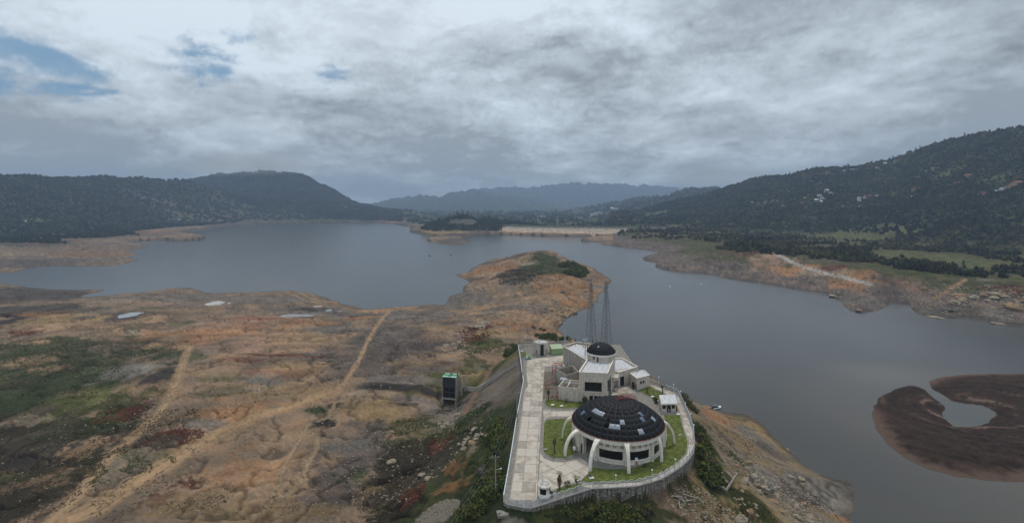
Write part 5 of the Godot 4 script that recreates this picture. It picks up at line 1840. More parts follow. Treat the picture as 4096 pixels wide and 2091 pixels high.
func walled_block(owner: Node3D, p: PackedVector2Array, h0: float, roof: float, top: float, m: Material, thick := 0.32) -> void:
	# walls up to the roof, then a parapet
	var sh := Shape.new(owner.position)
	sh.prism(p, h0, roof)
	put("wall", sh.done(), m, owner)
	if top > roof:
		sh = Shape.new(owner.position)
		var q := shrink(p, thick)
		if q.size() == p.size():
			var ring_ := p.duplicate()
			if Geometry2D.is_polygon_clockwise(ring_) != Geometry2D.is_polygon_clockwise(q):
				q.reverse()
			# match the corners
			for i in p.size():
				var j := (i + 1) % p.size()
				var near := func(v: Vector2) -> Vector2:
					var best := q[0]
					for w in q:
						if w.distance_to(v) < best.distance_to(v):
							best = w
					return best
				sh.prism(PackedVector2Array([p[i], p[j], near.call(p[j]), near.call(p[i])]), roof + 0.003, top)
			put("parapet", sh.done(), m, owner)
			sh = Shape.new(owner.position)
			for i in p.size():
				var a := p[i]
				var b := p[(i + 1) % p.size()]
				sh.bar(Vector3(a.x, top + 0.04, a.y), Vector3(b.x, top + 0.04, b.y), 0.4, 0.07)
			put("coping", sh.done(), M.white, owner)

func build_pump_house() -> void:
	var fl := Vector2(24.22, -180.44)
	var fr := Vector2(34.14, -179.02)
	var br := Vector2(40.99, -198.99)
	var bl := Vector2(29.84, -196.52)
	var o := Vector3(fl.x, T, fl.y)
	var p := thing("pump_house", "tall concrete pump house with a big dark front window and a small black dome", "building", o)
	walled_block(p, PackedVector2Array([fl, fr, br, bl]), T, T + 9.9, T + 10.7, M.wall)
	roof_sheets(p, fl.lerp(fr, 0.04).lerp(bl, 0.03), fr.lerp(fl, 0.04).lerp(br, 0.03), bl.lerp(br, 0.04), br.lerp(bl, 0.04), T + 9.96, T + 10.1, 12)
	var w := fl.distance_to(fr)
	# raised surround of the front window
	var sh := Shape.new(o)
	on_face(sh, fl, fr, 0.9, 2.0, T + 3.6, T + 10.2, 0.0, 0.28)
	on_face(sh, fl, fr, 8.1, 9.0, T + 3.6, T + 10.2, 0.0, 0.28)
	on_face(sh, fl, fr, 2.0, 8.1, T + 7.3, T + 10.2, 0.0, 0.279)
	on_face(sh, fl, fr, 2.0, 8.1, T + 3.6, T + 4.0, 0.0, 0.279)
	on_face(sh, fl, fr, 4.6, 5.3, T + 3.35, T + 3.6, 0.0, 0.4)
	put("window_surround", sh.done(), M.wall, p)
	opening(p, "window", fl, fr, 2.05, 8.05, T + 4.05, T + 7.25, M.steel_dark, M.glass, 2)
	opening(p, "window", fl, fr, 3.7, 5.0, T + 0.3, T + 2.4, M.wall, M.glass)
	opening(p, "window", fl, fr, 5.35, 8.3, T + 0.3, T + 2.4, M.wall, M.glass, 1)
	# dark glazed strip and panels on the right flank
	opening(p, "window", fr, br, 0.8, 2.6, T + 4.0, T + 7.6, M.steel_dark, M.glass)
	opening(p, "window", fr, br, 3.2, 9.0, T + 0.3, T + 6.8, M.steel_dark, M.glass, 3)
	# drum with the small dome
	var dc := Vector3(35.4, T, -198.4)
	var dz := dc - o
	sh = Shape.new()
	sh.smooth()
	sh.turned(dz, [[5.45, 0.1], [5.45, 12.3]], 48)
	put("drum", sh.done(), M.wall, p)
	sh = Shape.new()
	sh.sector(dz, 5.0, 5.85, 0.0, TAU, 12.3, 12.95, 40)
	put("drum_rim", sh.done(), M.white, p)
	var D := PI / 180.0
	for e in [[200.0, 207.0, 10.2, 12.2, "door"], [216.0, 219.5, 11.0, 12.2, "window"], [221.5, 225.0, 11.0, 12.2, "window"]]:
		sh = Shape.new()
		sh.sector(dz, 5.3, 5.5, e[0] * D, e[1] * D, e[2], e[3], 3)
		put(e[4], sh.done(), M.dark, p)
	for a in [188.0, 197.0]:
		sh = Shape.new()
		sh.sector(dz, 5.4, 5.75, (a - 3.0) * D, (a + 3.0) * D, 10.1, 12.3, 2)
		put("pilaster", sh.done(), M.wall, p)
	var cap := Node3D.new()
	cap.name = "small_dome"
	p.add_child(cap, true)
	cap.position = dz
	dome(cap, 5.75, 12.95, 3.4, [30, 30, 30, 30, 15, 15], 0.16, {"3,17": M.clear_panel})
	# sheets along the left: the high blank wall behind the yard, with its flat roof
	var b := PackedVector2Array([Vector2(22.5, -218.8), Vector2(29.0, -225.0), Vector2(37.0, -221.0), Vector2(38.5, -203.0), Vector2(29.9, -197.2)])
	var wing := thing("transformer_wing", "blank high concrete wing with a flat metal roof full of insulators", "building", Vector3(22.5, T, -218.8))
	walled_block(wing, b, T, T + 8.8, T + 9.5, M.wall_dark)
	roof_sheets(wing, Vector2(24.5, -217.0), Vector2(31.0, -200.0), Vector2(29.0, -223.5), Vector2(37.5, -206.0), T + 8.86, T + 9.0, 10)
	sh = Shape.new(wing.position)
	on_face(sh, b[0], b[4], 5.6, 6.6, T, T + 9.3, 0.0, 0.25)
	put("downpipe", sh.done(), M.steel_pale, wing)
	for u in [11.0, 18.5]:
		sh = Shape.new(wing.position)
		on_face(sh, b[0], b[4], u, u + 0.7, T + 8.0, T + 8.25, 0.0, 0.3)
		put("wall_lamp", sh.done(), M.lamp, wing)
	# open-topped walled pits in front of it
	var pit := thing("walled_enclosure", "roofless concrete enclosure left of the tall front window", "enclosure", Vector3(17, T, -183))
	var c := PackedVector2Array([Vector2(16.93, -182.58), Vector2(24.07, -180.71), Vector2(25.14, -189.06), Vector2(19.94, -189.94)])
	c[1].x = fl.x - 0.05
	c[2].x = fl.x + 1.5
	for i in 4:
		sh = Shape.new(pit.position)
		sh.walls(PackedVector2Array([c[i], c[(i + 1) % 4]]), 0.3, T, T + 4.7, false)
		put("wall", sh.done(), M.wall, pit)
	sh = Shape.new(pit.position)
	sh.prism(shrink(c, 0.3), T + 0.01, T + 1.2)
	put("floor", sh.done(), M.wall_dark, pit)
	sh = Shape.new(pit.position)
	sh.bar(Vector3(c[0].lerp(c[1], 0.45).x, T + 4.75, c[0].lerp(c[1], 0.45).y), Vector3(c[3].lerp(c[2], 0.4).x, T + 4.75, c[3].lerp(c[2], 0.4).y), 0.2, 0.2)
	sh.bar(Vector3(c[0].lerp(c[3], 0.6).x, T + 4.74, c[0].lerp(c[3], 0.6).y), Vector3(c[1].lerp(c[2], 0.6).x, T + 4.74, c[1].lerp(c[2], 0.6).y), 0.12, 0.12)
	put("tie_beam", sh.done(), M.white, pit)
	pit = thing("walled_enclosure", "dark stained roofless enclosure behind the other, under the blank wall", "enclosure", Vector3(20, T, -197))
	c = PackedVector2Array([Vector2(17.86, -200.62), Vector2(20.94, -193.9), Vector2(26.3, -197.02), Vector2(24.81, -205.06)])
	for i in 4:
		sh = Shape.new(pit.position)
		sh.walls(PackedVector2Array([c[i], c[(i + 1) % 4]]), 0.3, T, T + 5.2, false)
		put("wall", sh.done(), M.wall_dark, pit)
	sh = Shape.new(pit.position)
	sh.prism(shrink(c, 0.3), T + 0.01, T + 0.8)
	put("floor", sh.done(), M.joint, pit)
	for k in 3:
		sh = Shape.new(pit.position)
		var q := c[1].lerp(c[2], 0.2 + 0.22 * k).lerp(c[0].lerp(c[3], 0.2 + 0.22 * k), 0.25)
		sh.block(Vector3(q.x, T + 2.6, q.y), Vector3(1.1, 0.12, 2.0), 0.4)
		put("cover_sheet", sh.done(), M.roof_metal, pit)
	# right wing with a pale roof
	var e0 := Vector2(41.66, -195.15)
	var e1 := Vector2(50.87, -202.36)
	var e2 := Vector2(45.38, -213.07)
	var rw := thing("right_wing", "low concrete wing with a pale metal roof right of the pump house tower", "building", Vector3(e0.x, T, e0.y))
	walled_block(rw, PackedVector2Array([e0, e1, Vector2(e2.x + 1.5, e2.y - 1.0), Vector2(40.0, -211.5), Vector2(37.6, -199.0)]), T, T + 5.0, T + 5.7, M.wall)
	roof_sheets(rw, Vector2(39.0, -199.3), e1 + Vector2(-1.2, -0.2), Vector2(41.0, -210.8), e2 + Vector2(1.3, -0.6), T + 5.06, T + 5.2, 9)
	opening(rw, "door", e0, e1, 0.8, 3.3, T + 0.05, T + 3.7, M.white, M.navy)
	# balcony slab between the two
	sh = Shape.new(rw.position)
	sh.prism(PackedVector2Array([Vector2(37.18, -192.32), Vector2(38.71, -190.67), Vector2(40.52, -190.67), Vector2(42.09, -195.76), Vector2(39.5, -200.0)]), T + 3.9, T + 5.15)
	put("balcony", sh.done(), M.wall, rw)
	sh = Shape.new(rw.position)
	sh.prism(PackedVector2Array([Vector2(35.8, -186.0), Vector2(36.4, -186.0), Vector2(39.0, -193.5), Vector2(38.4, -193.5)]), T + 0.002, T + 1.1)
	put("stair_wall", sh.done(), M.wall, rw)
	# flat annex further right
	var f0 := Vector2(47.94, -191.52)
	var f1 := Vector2(53.76, -195.26)
	var f3 := Vector2(46.21, -194.58)
	var f2 := f1 + (f3 - f0)
	var an := thing("annex", "small flat-roofed concrete annex with two square windows and a dark door", "building", Vector3(f0.x, T, f0.y))
	walled_block(an, PackedVector2Array([f0, f1, f2 + Vector2(1.0, -3.0), f3 + Vector2(0.6, -3.0)]), T, T + 4.3, T + 4.62, M.wall, 0.2)
	roof_sheets(an, f3.lerp(f0, 0.93) + Vector2(0.1, -0.2), f2.lerp(f1, 0.93) + Vector2(0, -0.2), f3 + Vector2(0.9, -2.6), f2 + Vector2(0.5, -2.6), T + 4.36, T + 4.5, 6)
	opening(an, "window", f0, f1, 1.6, 2.6, T + 2.1, T + 3.1, M.wall, M.glass)
	opening(an, "window", f0, f1, 3.0, 4.0, T + 2.1, T + 3.1, M.wall, M.glass)
	opening(an, "door", f3, f0, 0.8, 2.2, T + 0.05, T + 2.6, M.wall, M.navy)
	sh = Shape.new(an.position)
	on_face(sh, f3, f0, 2.45, 2.95, T + 0.9, T + 1.9, 0.0, 0.25)
	put("fire_cabinet", sh.done(), M.red, an)
	sh = Shape.new(an.position)
	sh.tube(Vector3(f2.x - 1.8, T + 4.5, f2.y - 1.0), Vector3(f2.x - 1.8, T + 5.3, f2.y - 1.0), 0.16, 0.16, 8)
	sh.ball(Vector3(f2.x - 1.8, T + 5.4, f2.y - 1.0), Vector3(0.3, 0.22, 0.3))
	put("roof_vent", sh.done(), M.steel_pale, an)

func build_small_buildings() -> void:
	# gatehouse with the overhanging white roof
	var g0 := Vector2(51.2, -170.79)
	var g1 := Vector2(56.16, -171.23)
	var back := Vector2(1.5, -7.2)
	var g := thing("gatehouse", "small gatehouse under a pale overhanging metal roof, right of the dome", "building", Vector3(g0.x, T, g0.y))
	var sh := Shape.new(g.position)
	sh.prism(PackedVector2Array([g0, g1, g1 + back, g0 + back]), T, T + 2.8)
	put("wall", sh.done(), M.wall, g)
	var r0 := g0 + Vector2(-0.35, 0.6)
	var r1 := g1 + Vector2(0.35, 0.6)
	sh = Shape.new(g.position)
	sh.prism(PackedVector2Array([r0, r1, r1 + back * 1.1, r0 + back * 1.1]), T + 2.8, T + 3.15)
	put("roof_slab", sh.done(), M.white, g)
	roof_sheets(g, r0 + Vector2(0.1, -0.1), r1 + Vector2(-0.1, -0.1), r0 + back * 1.08, r1 + back * 1.08, T + 3.18, T + 3.3, 7)
	opening(g, "window", g0, g1, 0.25, 1.45, T + 1.25, T + 2.45, M.wall, M.glass)
	opening(g, "window", g0, g1, 3.5, 4.65, T + 1.25, T + 2.45, M.wall, M.glass)
	opening(g, "door", g0, g1, 1.85, 3.2, T + 0.16, T + 2.5, M.wall, M.navy)
	sh = Shape.new(g.position)
	on_face(sh, g0, g1, 2.35, 2.65, T + 0.5, T + 0.95, 0.03, 0.05)
	put("notice", sh.done(), M.lamp, g)
	sh = Shape.new(g.position)
	sh.prism(PackedVector2Array([g0 + Vector2(-0.2, 0.01), g1 + Vector2(0.2, 0.01), g1 + Vector2(0.2, 1.3), g0 + Vector2(-0.2, 1.3)]), T + 0.002, T + 0.15)
	put("door_step", sh.done(), M.kerb, g)
	sh = Shape.new(g.position)
	sh.block(Vector3(g1.x + 0.45, T, g1.y - 0.4), Vector3(0.3, 1.9, 0.4))
	put("meter_cabinet", sh.done(), M.rust, g)
	# drum tower at the far left
	var tc := Vector3(13.85, T, -239.6)
	var t := thing("drum_tower", "round concrete drum tower with a tall dark doorway at the far end of the yard", "tower", tc)
	sh = Shape.new()
	sh.smooth()
	sh.turned(Vector3.ZERO, [[3.5, 0.0], [3.5, 5.9], [3.25, 5.9], [3.25, 5.3], [0.0, 5.35]], 40)
	put("wall", sh.done(), M.wall_dark, t)
	sh = Shape.new()
	sh.turned(Vector3.ZERO, [[3.2, 5.42], [2.2, 5.52], [0.0, 5.6]], 20)
	put("roof_deck", sh.done(), M.roof_metal, t)
	sh = Shape.new()
	sh.bar(Vector3(-1.4, 5.75, -2.8), Vector3(1.7, 5.75, 2.5), 0.45, 0.2)
	put("roof_beam", sh.done(), M.white, t)
	sh = Shape.new()
	sh.tube(Vector3(-1.1, 5.5, 0.2), Vector3(-1.1, 6.0, 0.2), 0.35, 0.3, 10)
	put("roof_hatch", sh.done(), M.steel_pale, t)
	var D := PI / 180.0
	sh = Shape.new()
	sh.sector(Vector3.ZERO, 3.3, 3.53, 161.0 * D, 187.0 * D, 0.05, 5.2, 4)
	put("door", sh.done(), M.dark, t)
	for e in [[216.0, 221.0], [132.0, 135.0]]:
		sh = Shape.new()
		sh.sector(Vector3.ZERO, 3.3, 3.53, e[0] * D, e[1] * D, 0.6, 2.5, 2)
		put("window", sh.done(), M.dark, t)
	# green shed
	var s0 := Vector2(18.78, -237.69)
	var s1 := Vector2(24.54, -238.79)
	var s := thing("green_shed", "pale green metal shed with a sloping ribbed roof beside the drum tower", "shed", Vector3(s0.x, T, s0.y))
	var sb := Vector2(-0.6, -4.6)
	sh = Shape.new(s.position)
	sh.prism(PackedVector2Array([s0, s1, s1 + sb, s0 + sb]), T, T + 2.8)
	put("wall", sh.done(), M.mint, s)
	for i in 9:
		sh = Shape.new(s.position)
		var a := s0.lerp(s1, (i + 0.04) / 9.0)
		var b := s0.lerp(s1, (i + 0.96) / 9.0)
		var f := Vector2(0, 0.5)
		sh.quad(Vector3(a.x, T + 2.84, a.y + 0.5), Vector3(a.x + sb.x, T + 3.7, a.y + sb.y), Vector3(b.x + sb.x, T + 3.7, b.y + sb.y), Vector3(b.x, T + 2.84, b.y + 0.5))
		sh.bar(Vector3(a.x, T + 2.9, a.y + 0.5), Vector3(a.x + sb.x, T + 3.76, a.y + sb.y), 0.07, 0.09)
		put("roof_sheet", sh.done(), M.mint_roof, s)
	for u in [0.12, 1.95, 3.8]:
		sh = Shape.new(s.position)
		on_face(sh, s0, s1, u + 0.08, u + 1.7, T + 0.12, T + 2.5, 0.0, 0.06)
		put("door", sh.done(), M.mint, s)
	sh = Shape.new(s.position)
	sh.quad(Vector3(s0.x - 0.003, T + 2.8, s0.y), Vector3(s0.x + sb.x - 0.003, T + 2.8, s0.y + sb.y), Vector3(s0.x + sb.x - 0.003, T + 3.65, s0.y + sb.y), Vector3(s0.x - 0.003, T + 2.9, s0.y))
	put("gable", sh.done(), M.mint, s)
	# round guard booth by the gate
	var kc := Vector3(7.9, T, -121.5)
	var k := thing("guard_booth", "round white guard booth with a curved dark window beside the gate", "booth", kc)
	sh = Shape.new()
	sh.smooth()
	sh.turned(Vector3.ZERO, [[1.5, 0.0], [1.5, 0.95], [1.42, 0.95], [1.42, 2.35], [1.6, 2.38], [1.6, 2.85], [1.42, 2.85], [1.42, 2.65], [0.0, 2.7]], 32)
	put("wall", sh.done(), M.cream, k)
	sh = Shape.new()
	sh.sector(Vector3.ZERO, 1.3, 1.46, 168.0 * D, 232.0 * D, 0.98, 2.3, 8)
	put("window", sh.done(), M.glass, k)
	sh = Shape.new()
	sh.sector(Vector3.ZERO, 1.3, 1.47, 100.0 * D, 128.0 * D, 0.1, 2.25, 4)
	put("door", sh.done(), M.steel, k)
	sh = Shape.new()
	for i in 4:
		var a := i * PI / 4.0 + 0.3
		sh.bar(Vector3(-cos(a) * 1.3, 2.76, -sin(a) * 1.3), Vector3(cos(a) * 1.3, 2.76, sin(a) * 1.3), 0.14, 0.08)
	put("roof_rib", sh.done(), M.roof_metal, k)
	sh = Shape.new()
	sh.tube(Vector3(-0.4, 2.7, -0.5), Vector3(-0.4, 4.3, -0.5), 0.05, 0.04, 6)
	sh.ball(Vector3(-0.4, 4.4, -0.5), Vector3(0.16, 0.16, 0.16))
	sh.block(Vector3(-0.4, 3.6, -0.5), Vector3(0.5, 0.12, 0.3))
	put("camera_mast", sh.done(), M.steel_pale, k)
	sh = Shape.new()
	sh.block(Vector3(1.75, 0.05, 0.4), Vector3(0.5, 1.3, 0.6), 0.3)
	put("air_unit", sh.done(), M.steel_dark, k)

# ---------------------------------------------------------------- intake tower, pylons, wires
func build_intake() -> void:
	var a := Vector2(-34.75, -248.02)
	var b := Vector2(-27.62, -246.4)
	var o := Vector3(a.x, 5.0, a.y)
	var t := thing("intake_tower", "dark box-shaped intake tower with a pale green roof standing in the dry basin", "tower", o)
	var e := (b - a).normalized()
	var n := Vector2(-e.y, e.x)
	var back := n * -5.2
	var w := a.distance_to(b)
	var sh := Shape.new(o)
	# side walls that widen towards the foot, and a rear fin on the right
	for s in [[a, 0.0, 0.0], [b, -0.6, 1.0]]:
		var p: Vector2 = s[0] + e * s[1]
		sh = Shape.new(o)
		var f0 := Vector3(p.x, 2.0, p.y)
		var f1 := Vector3(p.x + back.x * 1.35, 2.0, p.y + back.y * 1.35)
		var t0 := Vector3(p.x, 16.0, p.y)
		var t1 := Vector3(p.x + back.x, 16.0, p.y + back.y)
		var d := Vector3(e.x, 0, e.y) * 0.6
		sh.quad(f0, t0, t1, f1)
		sh.quad(f0 + d, f1 + d, t1 + d, t0 + d)
		sh.quad(f0, f0 + d, t0 + d, t0)
		sh.quad(f1, t1, t1 + d, f1 + d)
		sh.quad(t0, t0 + d, t1 + d, t1)
		put("side_wall", sh.done(), M.concrete, t)
	for k in 2:
		sh = Shape.new(o)
		var q := b + back * (0.9 + 0.25 * k) + e * (0.4 + 1.6 * k)
		sh.bar(Vector3(q.x + 1.4, 3.0, q.y), Vector3(q.x, 15.5, q.y), 0.5, 1.2)
		put("fin", sh.done(), M.wall_dark, t)
	sh = Shape.new(o)
	on_face(sh, a, b, 0.3, w - 0.3, 11.3, 15.7, -0.3, 0.1)
	put("dark_panel", sh.done(), plain(0.035, 0.038, 0.043, 0.6), t)
	for i in 2:
		for j in 2:
			sh = Shape.new(o)
			var u0 := 0.55 + i * (w * 0.5 - 0.35)
			on_face(sh, a, b, u0, u0 + w * 0.5 - 0.75, 6.4 + j * 2.5, 8.5 + j * 2.5, -0.5, -0.4)
			put("screen", sh.done(), M.glass, t)
	sh = Shape.new(o)
	for u in [0.3, w * 0.5 - 0.1, w - 0.55]:
		on_face(sh, a, b, u, u + 0.25, 5.8, 11.28, -0.35, 0.05)
	for y in [6.0, 8.55, 11.0]:
		on_face(sh, a, b, 0.3, w - 0.3, y, y + 0.28, -0.33, 0.03)
	put("screen_frame", sh.done(), M.steel_dark, t)
	sh = Shape.new(o)
	on_face(sh, a, b, -0.2, w + 0.2, 5.2, 5.75, -0.5, 0.4)
	put("sill", sh.done(), M.concrete, t)
	sh = Shape.new(o)
	sh.prism(PackedVector2Array([a + back, b + back, b + back * 0.95, a + back * 0.95]), 3.0, 15.9)
	put("rear_wall", sh.done(), M.dark, t)
	# roof in four plates, with green beams across
	for i in 2:
		for j in 2:
			sh = Shape.new(o)
			var p := a + e * (w * 0.5 * i + 0.05) + back * (0.5 * j + 0.02) - n * -0.3 * (1 - j)
			var q := e * (w * 0.5 - 0.1)
			var r := back * 0.47
			sh.prism(PackedVector2Array([p, p + q, p + q + r, p + r]), 16.05, 16.25 + 0.05 * j)
			put("roof_plate", sh.done(), M.teal_roof, t)
	sh = Shape.new(o)
	var m := a + back * 0.48
	sh.bar(Vector3(m.x - 0.5, 16.5, m.y), Vector3((m + e * (w + 0.4)).x, 16.5, (m + e * (w + 0.4)).y), 0.4, 0.35)
	put("roof_beam", sh.done(), M.green_beam, t)
	for k in 2:
		sh = Shape.new(o)
		m = a + e * (w * 0.5 - 0.45 + 0.9 * k)
		sh.bar(Vector3(m.x, 16.62, m.y), Vector3((m + back * 1.1).x, 16.62, (m + back * 1.1).y), 0.18, 0.25)
		put("roof_rail", sh.done(), M.green_beam, t)
	for u in [0.52, 0.98]:
		sh = Shape.new(o)
		m = a + e * (w * u) + back * 0.5
		sh.block(Vector3(m.x, 16.7, m.y), Vector3(0.6, 0.5, 0.5), 0.3)
		sh.block(Vector3(m.x, 17.2, m.y), Vector3(0.35, 0.4, 0.9), 0.3)
		put("hoist", sh.done(), M.blue, t)
	# concrete beam that runs from the tower to the slope and up it
	var pts := [b + back * 0.9 + e * 0.4, Vector2(-23.96, -253.56), Vector2(-16.02, -232.16), Vector2(-11.61, -232.16), Vector2(-5.53, -230.22), Vector2(2.28, -227.63)]
	var beam := thing("concrete_beam", "long low concrete beam running from the intake tower up the grey slope", "beam", Vector3(pts[2].x, ground(pts[2].x, pts[2].y), pts[2].y))
	for i in 5:
		var p: Vector2 = pts[i]
		var q: Vector2 = pts[i + 1]
		var hp := ground(p.x, p.y) + 0.45
		var hq := ground(q.x, q.y) + 0.45
		if i == 0:
			hp = 9.0
		sh = Shape.new(beam.position)
		sh.bar(Vector3(p.x, hp, p.y), Vector3(q.x, hq, q.y), 0.7, 1.9)
		put("span", sh.done(), M.concrete, beam)

func lattice(owner: Node3D, base: Vector3, half: float, top_half: float, height: float, panels: int, turn: float, w: float, cap: float) -> void:
	# a four-legged lattice tower; `cap` is the height of the pointed top
	var o := owner.position
	var at := func(k: int, y: float) -> Vector3:
		var u := y / height
		var h := lerpf(half, top_half, u)
		var a := turn + PI * 0.5 * k
		return base + Vector3(cos(a) * h * 1.414, y, sin(a) * h * 1.414)
	for k in 4:
		var sh := Shape.new(o)
		sh.bar(at.call(k, -1.0), at.call(k, height), w, w)
		sh.bar(at.call(k, height), base + Vector3(0, height + cap, 0), w * 0.8, w * 0.8)
		put("leg", sh.done(), M.steel, owner)
	for k in 4:
		var sh := Shape.new(o)
		for i in panels:
			var y0 := height * i / panels
			var y1 := height * (i + 1) / panels
			sh.bar(at.call(k, y0), at.call((k + 1) % 4, y1), w * 0.5, w * 0.5)
			sh.bar(at.call((k + 1) % 4, y0), at.call(k, y1), w * 0.5, w * 0.5)
			sh.bar(at.call(k, y1), at.call((k + 1) % 4, y1), w * 0.45, w * 0.45)
		put("bracing", sh.done(), M.steel, owner)

func truss(owner: Node3D, a: Vector3, b: Vector3, d: float, n: int, w: float) -> void:
	var sh := Shape.new(owner.position)
	var up := Vector3(0, d, 0)
	var side := (b - a).cross(Vector3.UP).normalized() * d * 0.5
	for s in [side, -side]:
		sh.bar(a + s, b + s, w, w)
		sh.bar(a + s + up, b + s + up, w, w)
		for i in n:
			var p: Vector3 = a.lerp(b, float(i) / n) + s
			var q: Vector3 = a.lerp(b, float(i + 1) / n) + s
			sh.bar(p, q + up, w * 0.7, w * 0.7)
			sh.bar(p + up, p, w * 0.7, w * 0.7)
	put("cross_arm", sh.done(), M.steel_pale, owner)

func build_power() -> void:
	var b1 := Vector3(40.8, T, -257.5)
	var b2 := Vector3(48.4, T, -256.5)
	var p1 := thing("lattice_pylon", "left one of the twin tall lattice pylons behind the pump house", "pylon", b1, 0.0, "twin pylons behind the pump house")
	lattice(p1, b1, 2.0, 0.45, 31.0, 13, 0.35, 0.17, 2.8)
	var p2 := thing("lattice_pylon", "right one of the twin lattice pylons, carrying the lines over the lake", "pylon", b2, 0.0, "twin pylons behind the pump house")
	lattice(p2, b2, 2.0, 0.45, 30.0, 13, 0.35, 0.17, 2.3)
	for y in [28.3, 20.2, 10.8]:
		truss(p2, b1 + Vector3(0.5, y, 0), b2 + Vector3(0, y, 0), 0.9, 7, 0.09)
		var sh := Shape.new(b2)
		for u in [0.35, 0.6, 1.15]:
			var q := b1.lerp(b2, u) + Vector3(0, y + 1.0, 0)
			sh.tube(q, q + Vector3(1.1, 0.25, -0.3), 0.11, 0.11, 6)
		put("insulator", sh.done(), M.steel_dark, p2)
	# tower on the far right shore and the lines between, with two marker balls
	var foot := Vector3(782.6, 23.3, -1300)
	var p3 := thing("lattice_pylon", "grey lattice pylon among the trees on the right hillside", "pylon", foot)
	var tall := -0.02 * -foot.z * 0.0 + (100.0 + (830.0 - 868.0) / 2000.0 * -foot.z) - foot.y
	lattice(p3, foot, 5.2, 1.0, tall, 9, 0.5, 0.22, 2.0)
	truss(p3, foot + Vector3(-11, tall - 1.0, 0), foot + Vector3(11, tall - 1.0, 0), 1.6, 9, 0.15)
	var ends := [[b2 + Vector3(1.0, 29.2, -0.4), foot + Vector3(-10, tall, 0)], [b2 + Vector3(1.0, 21.0, -0.4), foot + Vector3(0, tall, 0)]]
	for k in 2:
		var a: Vector3 = ends[k][0]
		var b: Vector3 = ends[k][1]
		var line := thing("power_line", ["upper power line sagging over the lake with two white marker balls", "lower power line sagging over the lake to the right hillside"][k], "power line", a)
		var pts := []
		for i in 49:
			var u := i / 48.0
			pts.append(a.lerp(b, u) - Vector3(0, 4.0 * 49.0 * u * (1.0 - u), 0))
		var sh := Shape.new(a)
		sh.path(pts, 0.022, 4)
		put("wire", sh.done(), M.steel_dark, line)
		if k == 0:
			for u in [0.081, 0.146]:
				sh = Shape.new(a)
				sh.smooth()
				sh.ball(a.lerp(b, u) - Vector3(0, 4.0 * 49.0 * u * (1.0 - u), 0), Vector3(0.55, 0.55, 0.55), 10)
				put("marker_ball", sh.done(), M.lamp, line)
	# gantry of the small substation behind the drum tower
	var g0 := Vector3(4.9, T, -247.5)
	var g1 := Vector3(10.6, T, -247.5)
	var g := thing("substation_gantry", "pale steel gantry with crossbars behind the drum tower", "gantry", g0)
	for p in [g0, g1]:
		var sh := Shape.new(g0)
		for dx in [-0.2, 0.2]:
			for dz in [-0.2, 0.2]:
				sh.bar(p + Vector3(dx, 0, dz), p + Vector3(dx, 10.6, dz), 0.08, 0.08)
		for i in 14:
			sh.bar(p + Vector3(-0.2, i * 0.75, 0.2), p + Vector3(0.2, i * 0.75 + 0.7, 0.2), 0.05, 0.05)
		put("column", sh.done(), M.steel_pale, g)
	for y in [10.0, 5.4, 3.3, 1.9]:
		var sh := Shape.new(g0)
		sh.bar(g0 + Vector3(0, y, 0), g1 + Vector3(0, y, 0), 0.16, 0.2)
		put("crossbar", sh.done(), M.steel_pale, g)
	for u in [0.25, 0.5, 0.75]:
		for y in [10.0, 5.4]:
			var sh := Shape.new(g0)
			var q := g0.lerp(g1, u) + Vector3(0, y, 0)
			sh.tube(q - Vector3(0, 0.9, 0), q, 0.12, 0.12, 6)
			put("insulator", sh.done(), M.steel_dark, g)
	var sh := Shape.new(g0)
	sh.block(g0 + Vector3(-0.6, 0, 1.2), Vector3(0.9, 2.0, 0.8))
	put("cabinet", sh.done(), M.steel_pale, g)
	# bushings and masts on the transformer wing roof
	var proto: Node3D = null
	var labels := ["insulator post on the metal roof, nearest the tall mast", "insulator post on the metal roof, second from the mast", "insulator post on the metal roof beside the drum dome", "insulator post at the back edge of the metal roof", "insulator post near the left corner of the metal roof", "insulator post in the middle of the metal roof", "insulator post at the right end of the metal roof"]
	var at_roof := [Vector2(31.6, -209.5), Vector2(33.6, -210.5), Vector2(36.3, -211.5), Vector2(35.3, -218.0), Vector2(28.0, -220.0), Vector2(31.0, -217.0), Vector2(36.5, -214.5)]
	for i in 7:
		var q := Vector3(at_roof[i].x, T + 8.95, at_roof[i].y)
		if proto == null:
			proto = thing("insulator_post", labels[0], "insulator", q, 0.0, "insulators on the transformer wing roof")
			sh = Shape.new()
			sh.block(Vector3.ZERO, Vector3(0.7, 0.25, 0.7))
			put("base", sh.done(), M.white, proto)
			sh = Shape.new()
			sh.tube(Vector3(0, 0.25, 0), Vector3(0, 2.0, 0), 0.13, 0.13, 8)
			put("post", sh.done(), M.steel_pale, proto)
			sh = Shape.new()
			for k in 9:
				sh.tube(Vector3(0, 2.0 + k * 0.2, 0), Vector3(0, 2.15 + k * 0.2, 0), 0.2, 0.12, 8)
			put("insulator", sh.done(), M.steel_dark, proto)
		else:
			copy_of(proto, q, 0.0, Vector3.ONE * [1.0, 1.05, 0.9, 1.0, 0.95, 1.0, 1.05][i], labels[i])
	for e in [[Vector2(23.2, -219.2), 12.5, "tall bare mast at the left corner of the blank wing", false], [Vector2(30.2, -206.0), 9.5, "pale mast with a boxy floodlight on the metal roof", true]]:
		var base := Vector3(e[0].x, T + 9.0, e[0].y)
		var m := thing("mast", e[2], "mast", base)
		sh = Shape.new()
		sh.tube(Vector3.ZERO, Vector3(0, e[1] * 0.55, 0), 0.22, 0.2, 8)
		put("pole", sh.done(), M.steel_pale, m)
		sh = Shape.new()
		sh.tube(Vector3(0, e[1] * 0.55, 0), Vector3(0, e[1], 0), 0.08, 0.03, 6)
		put("spike", sh.done(), M.steel_pale, m)
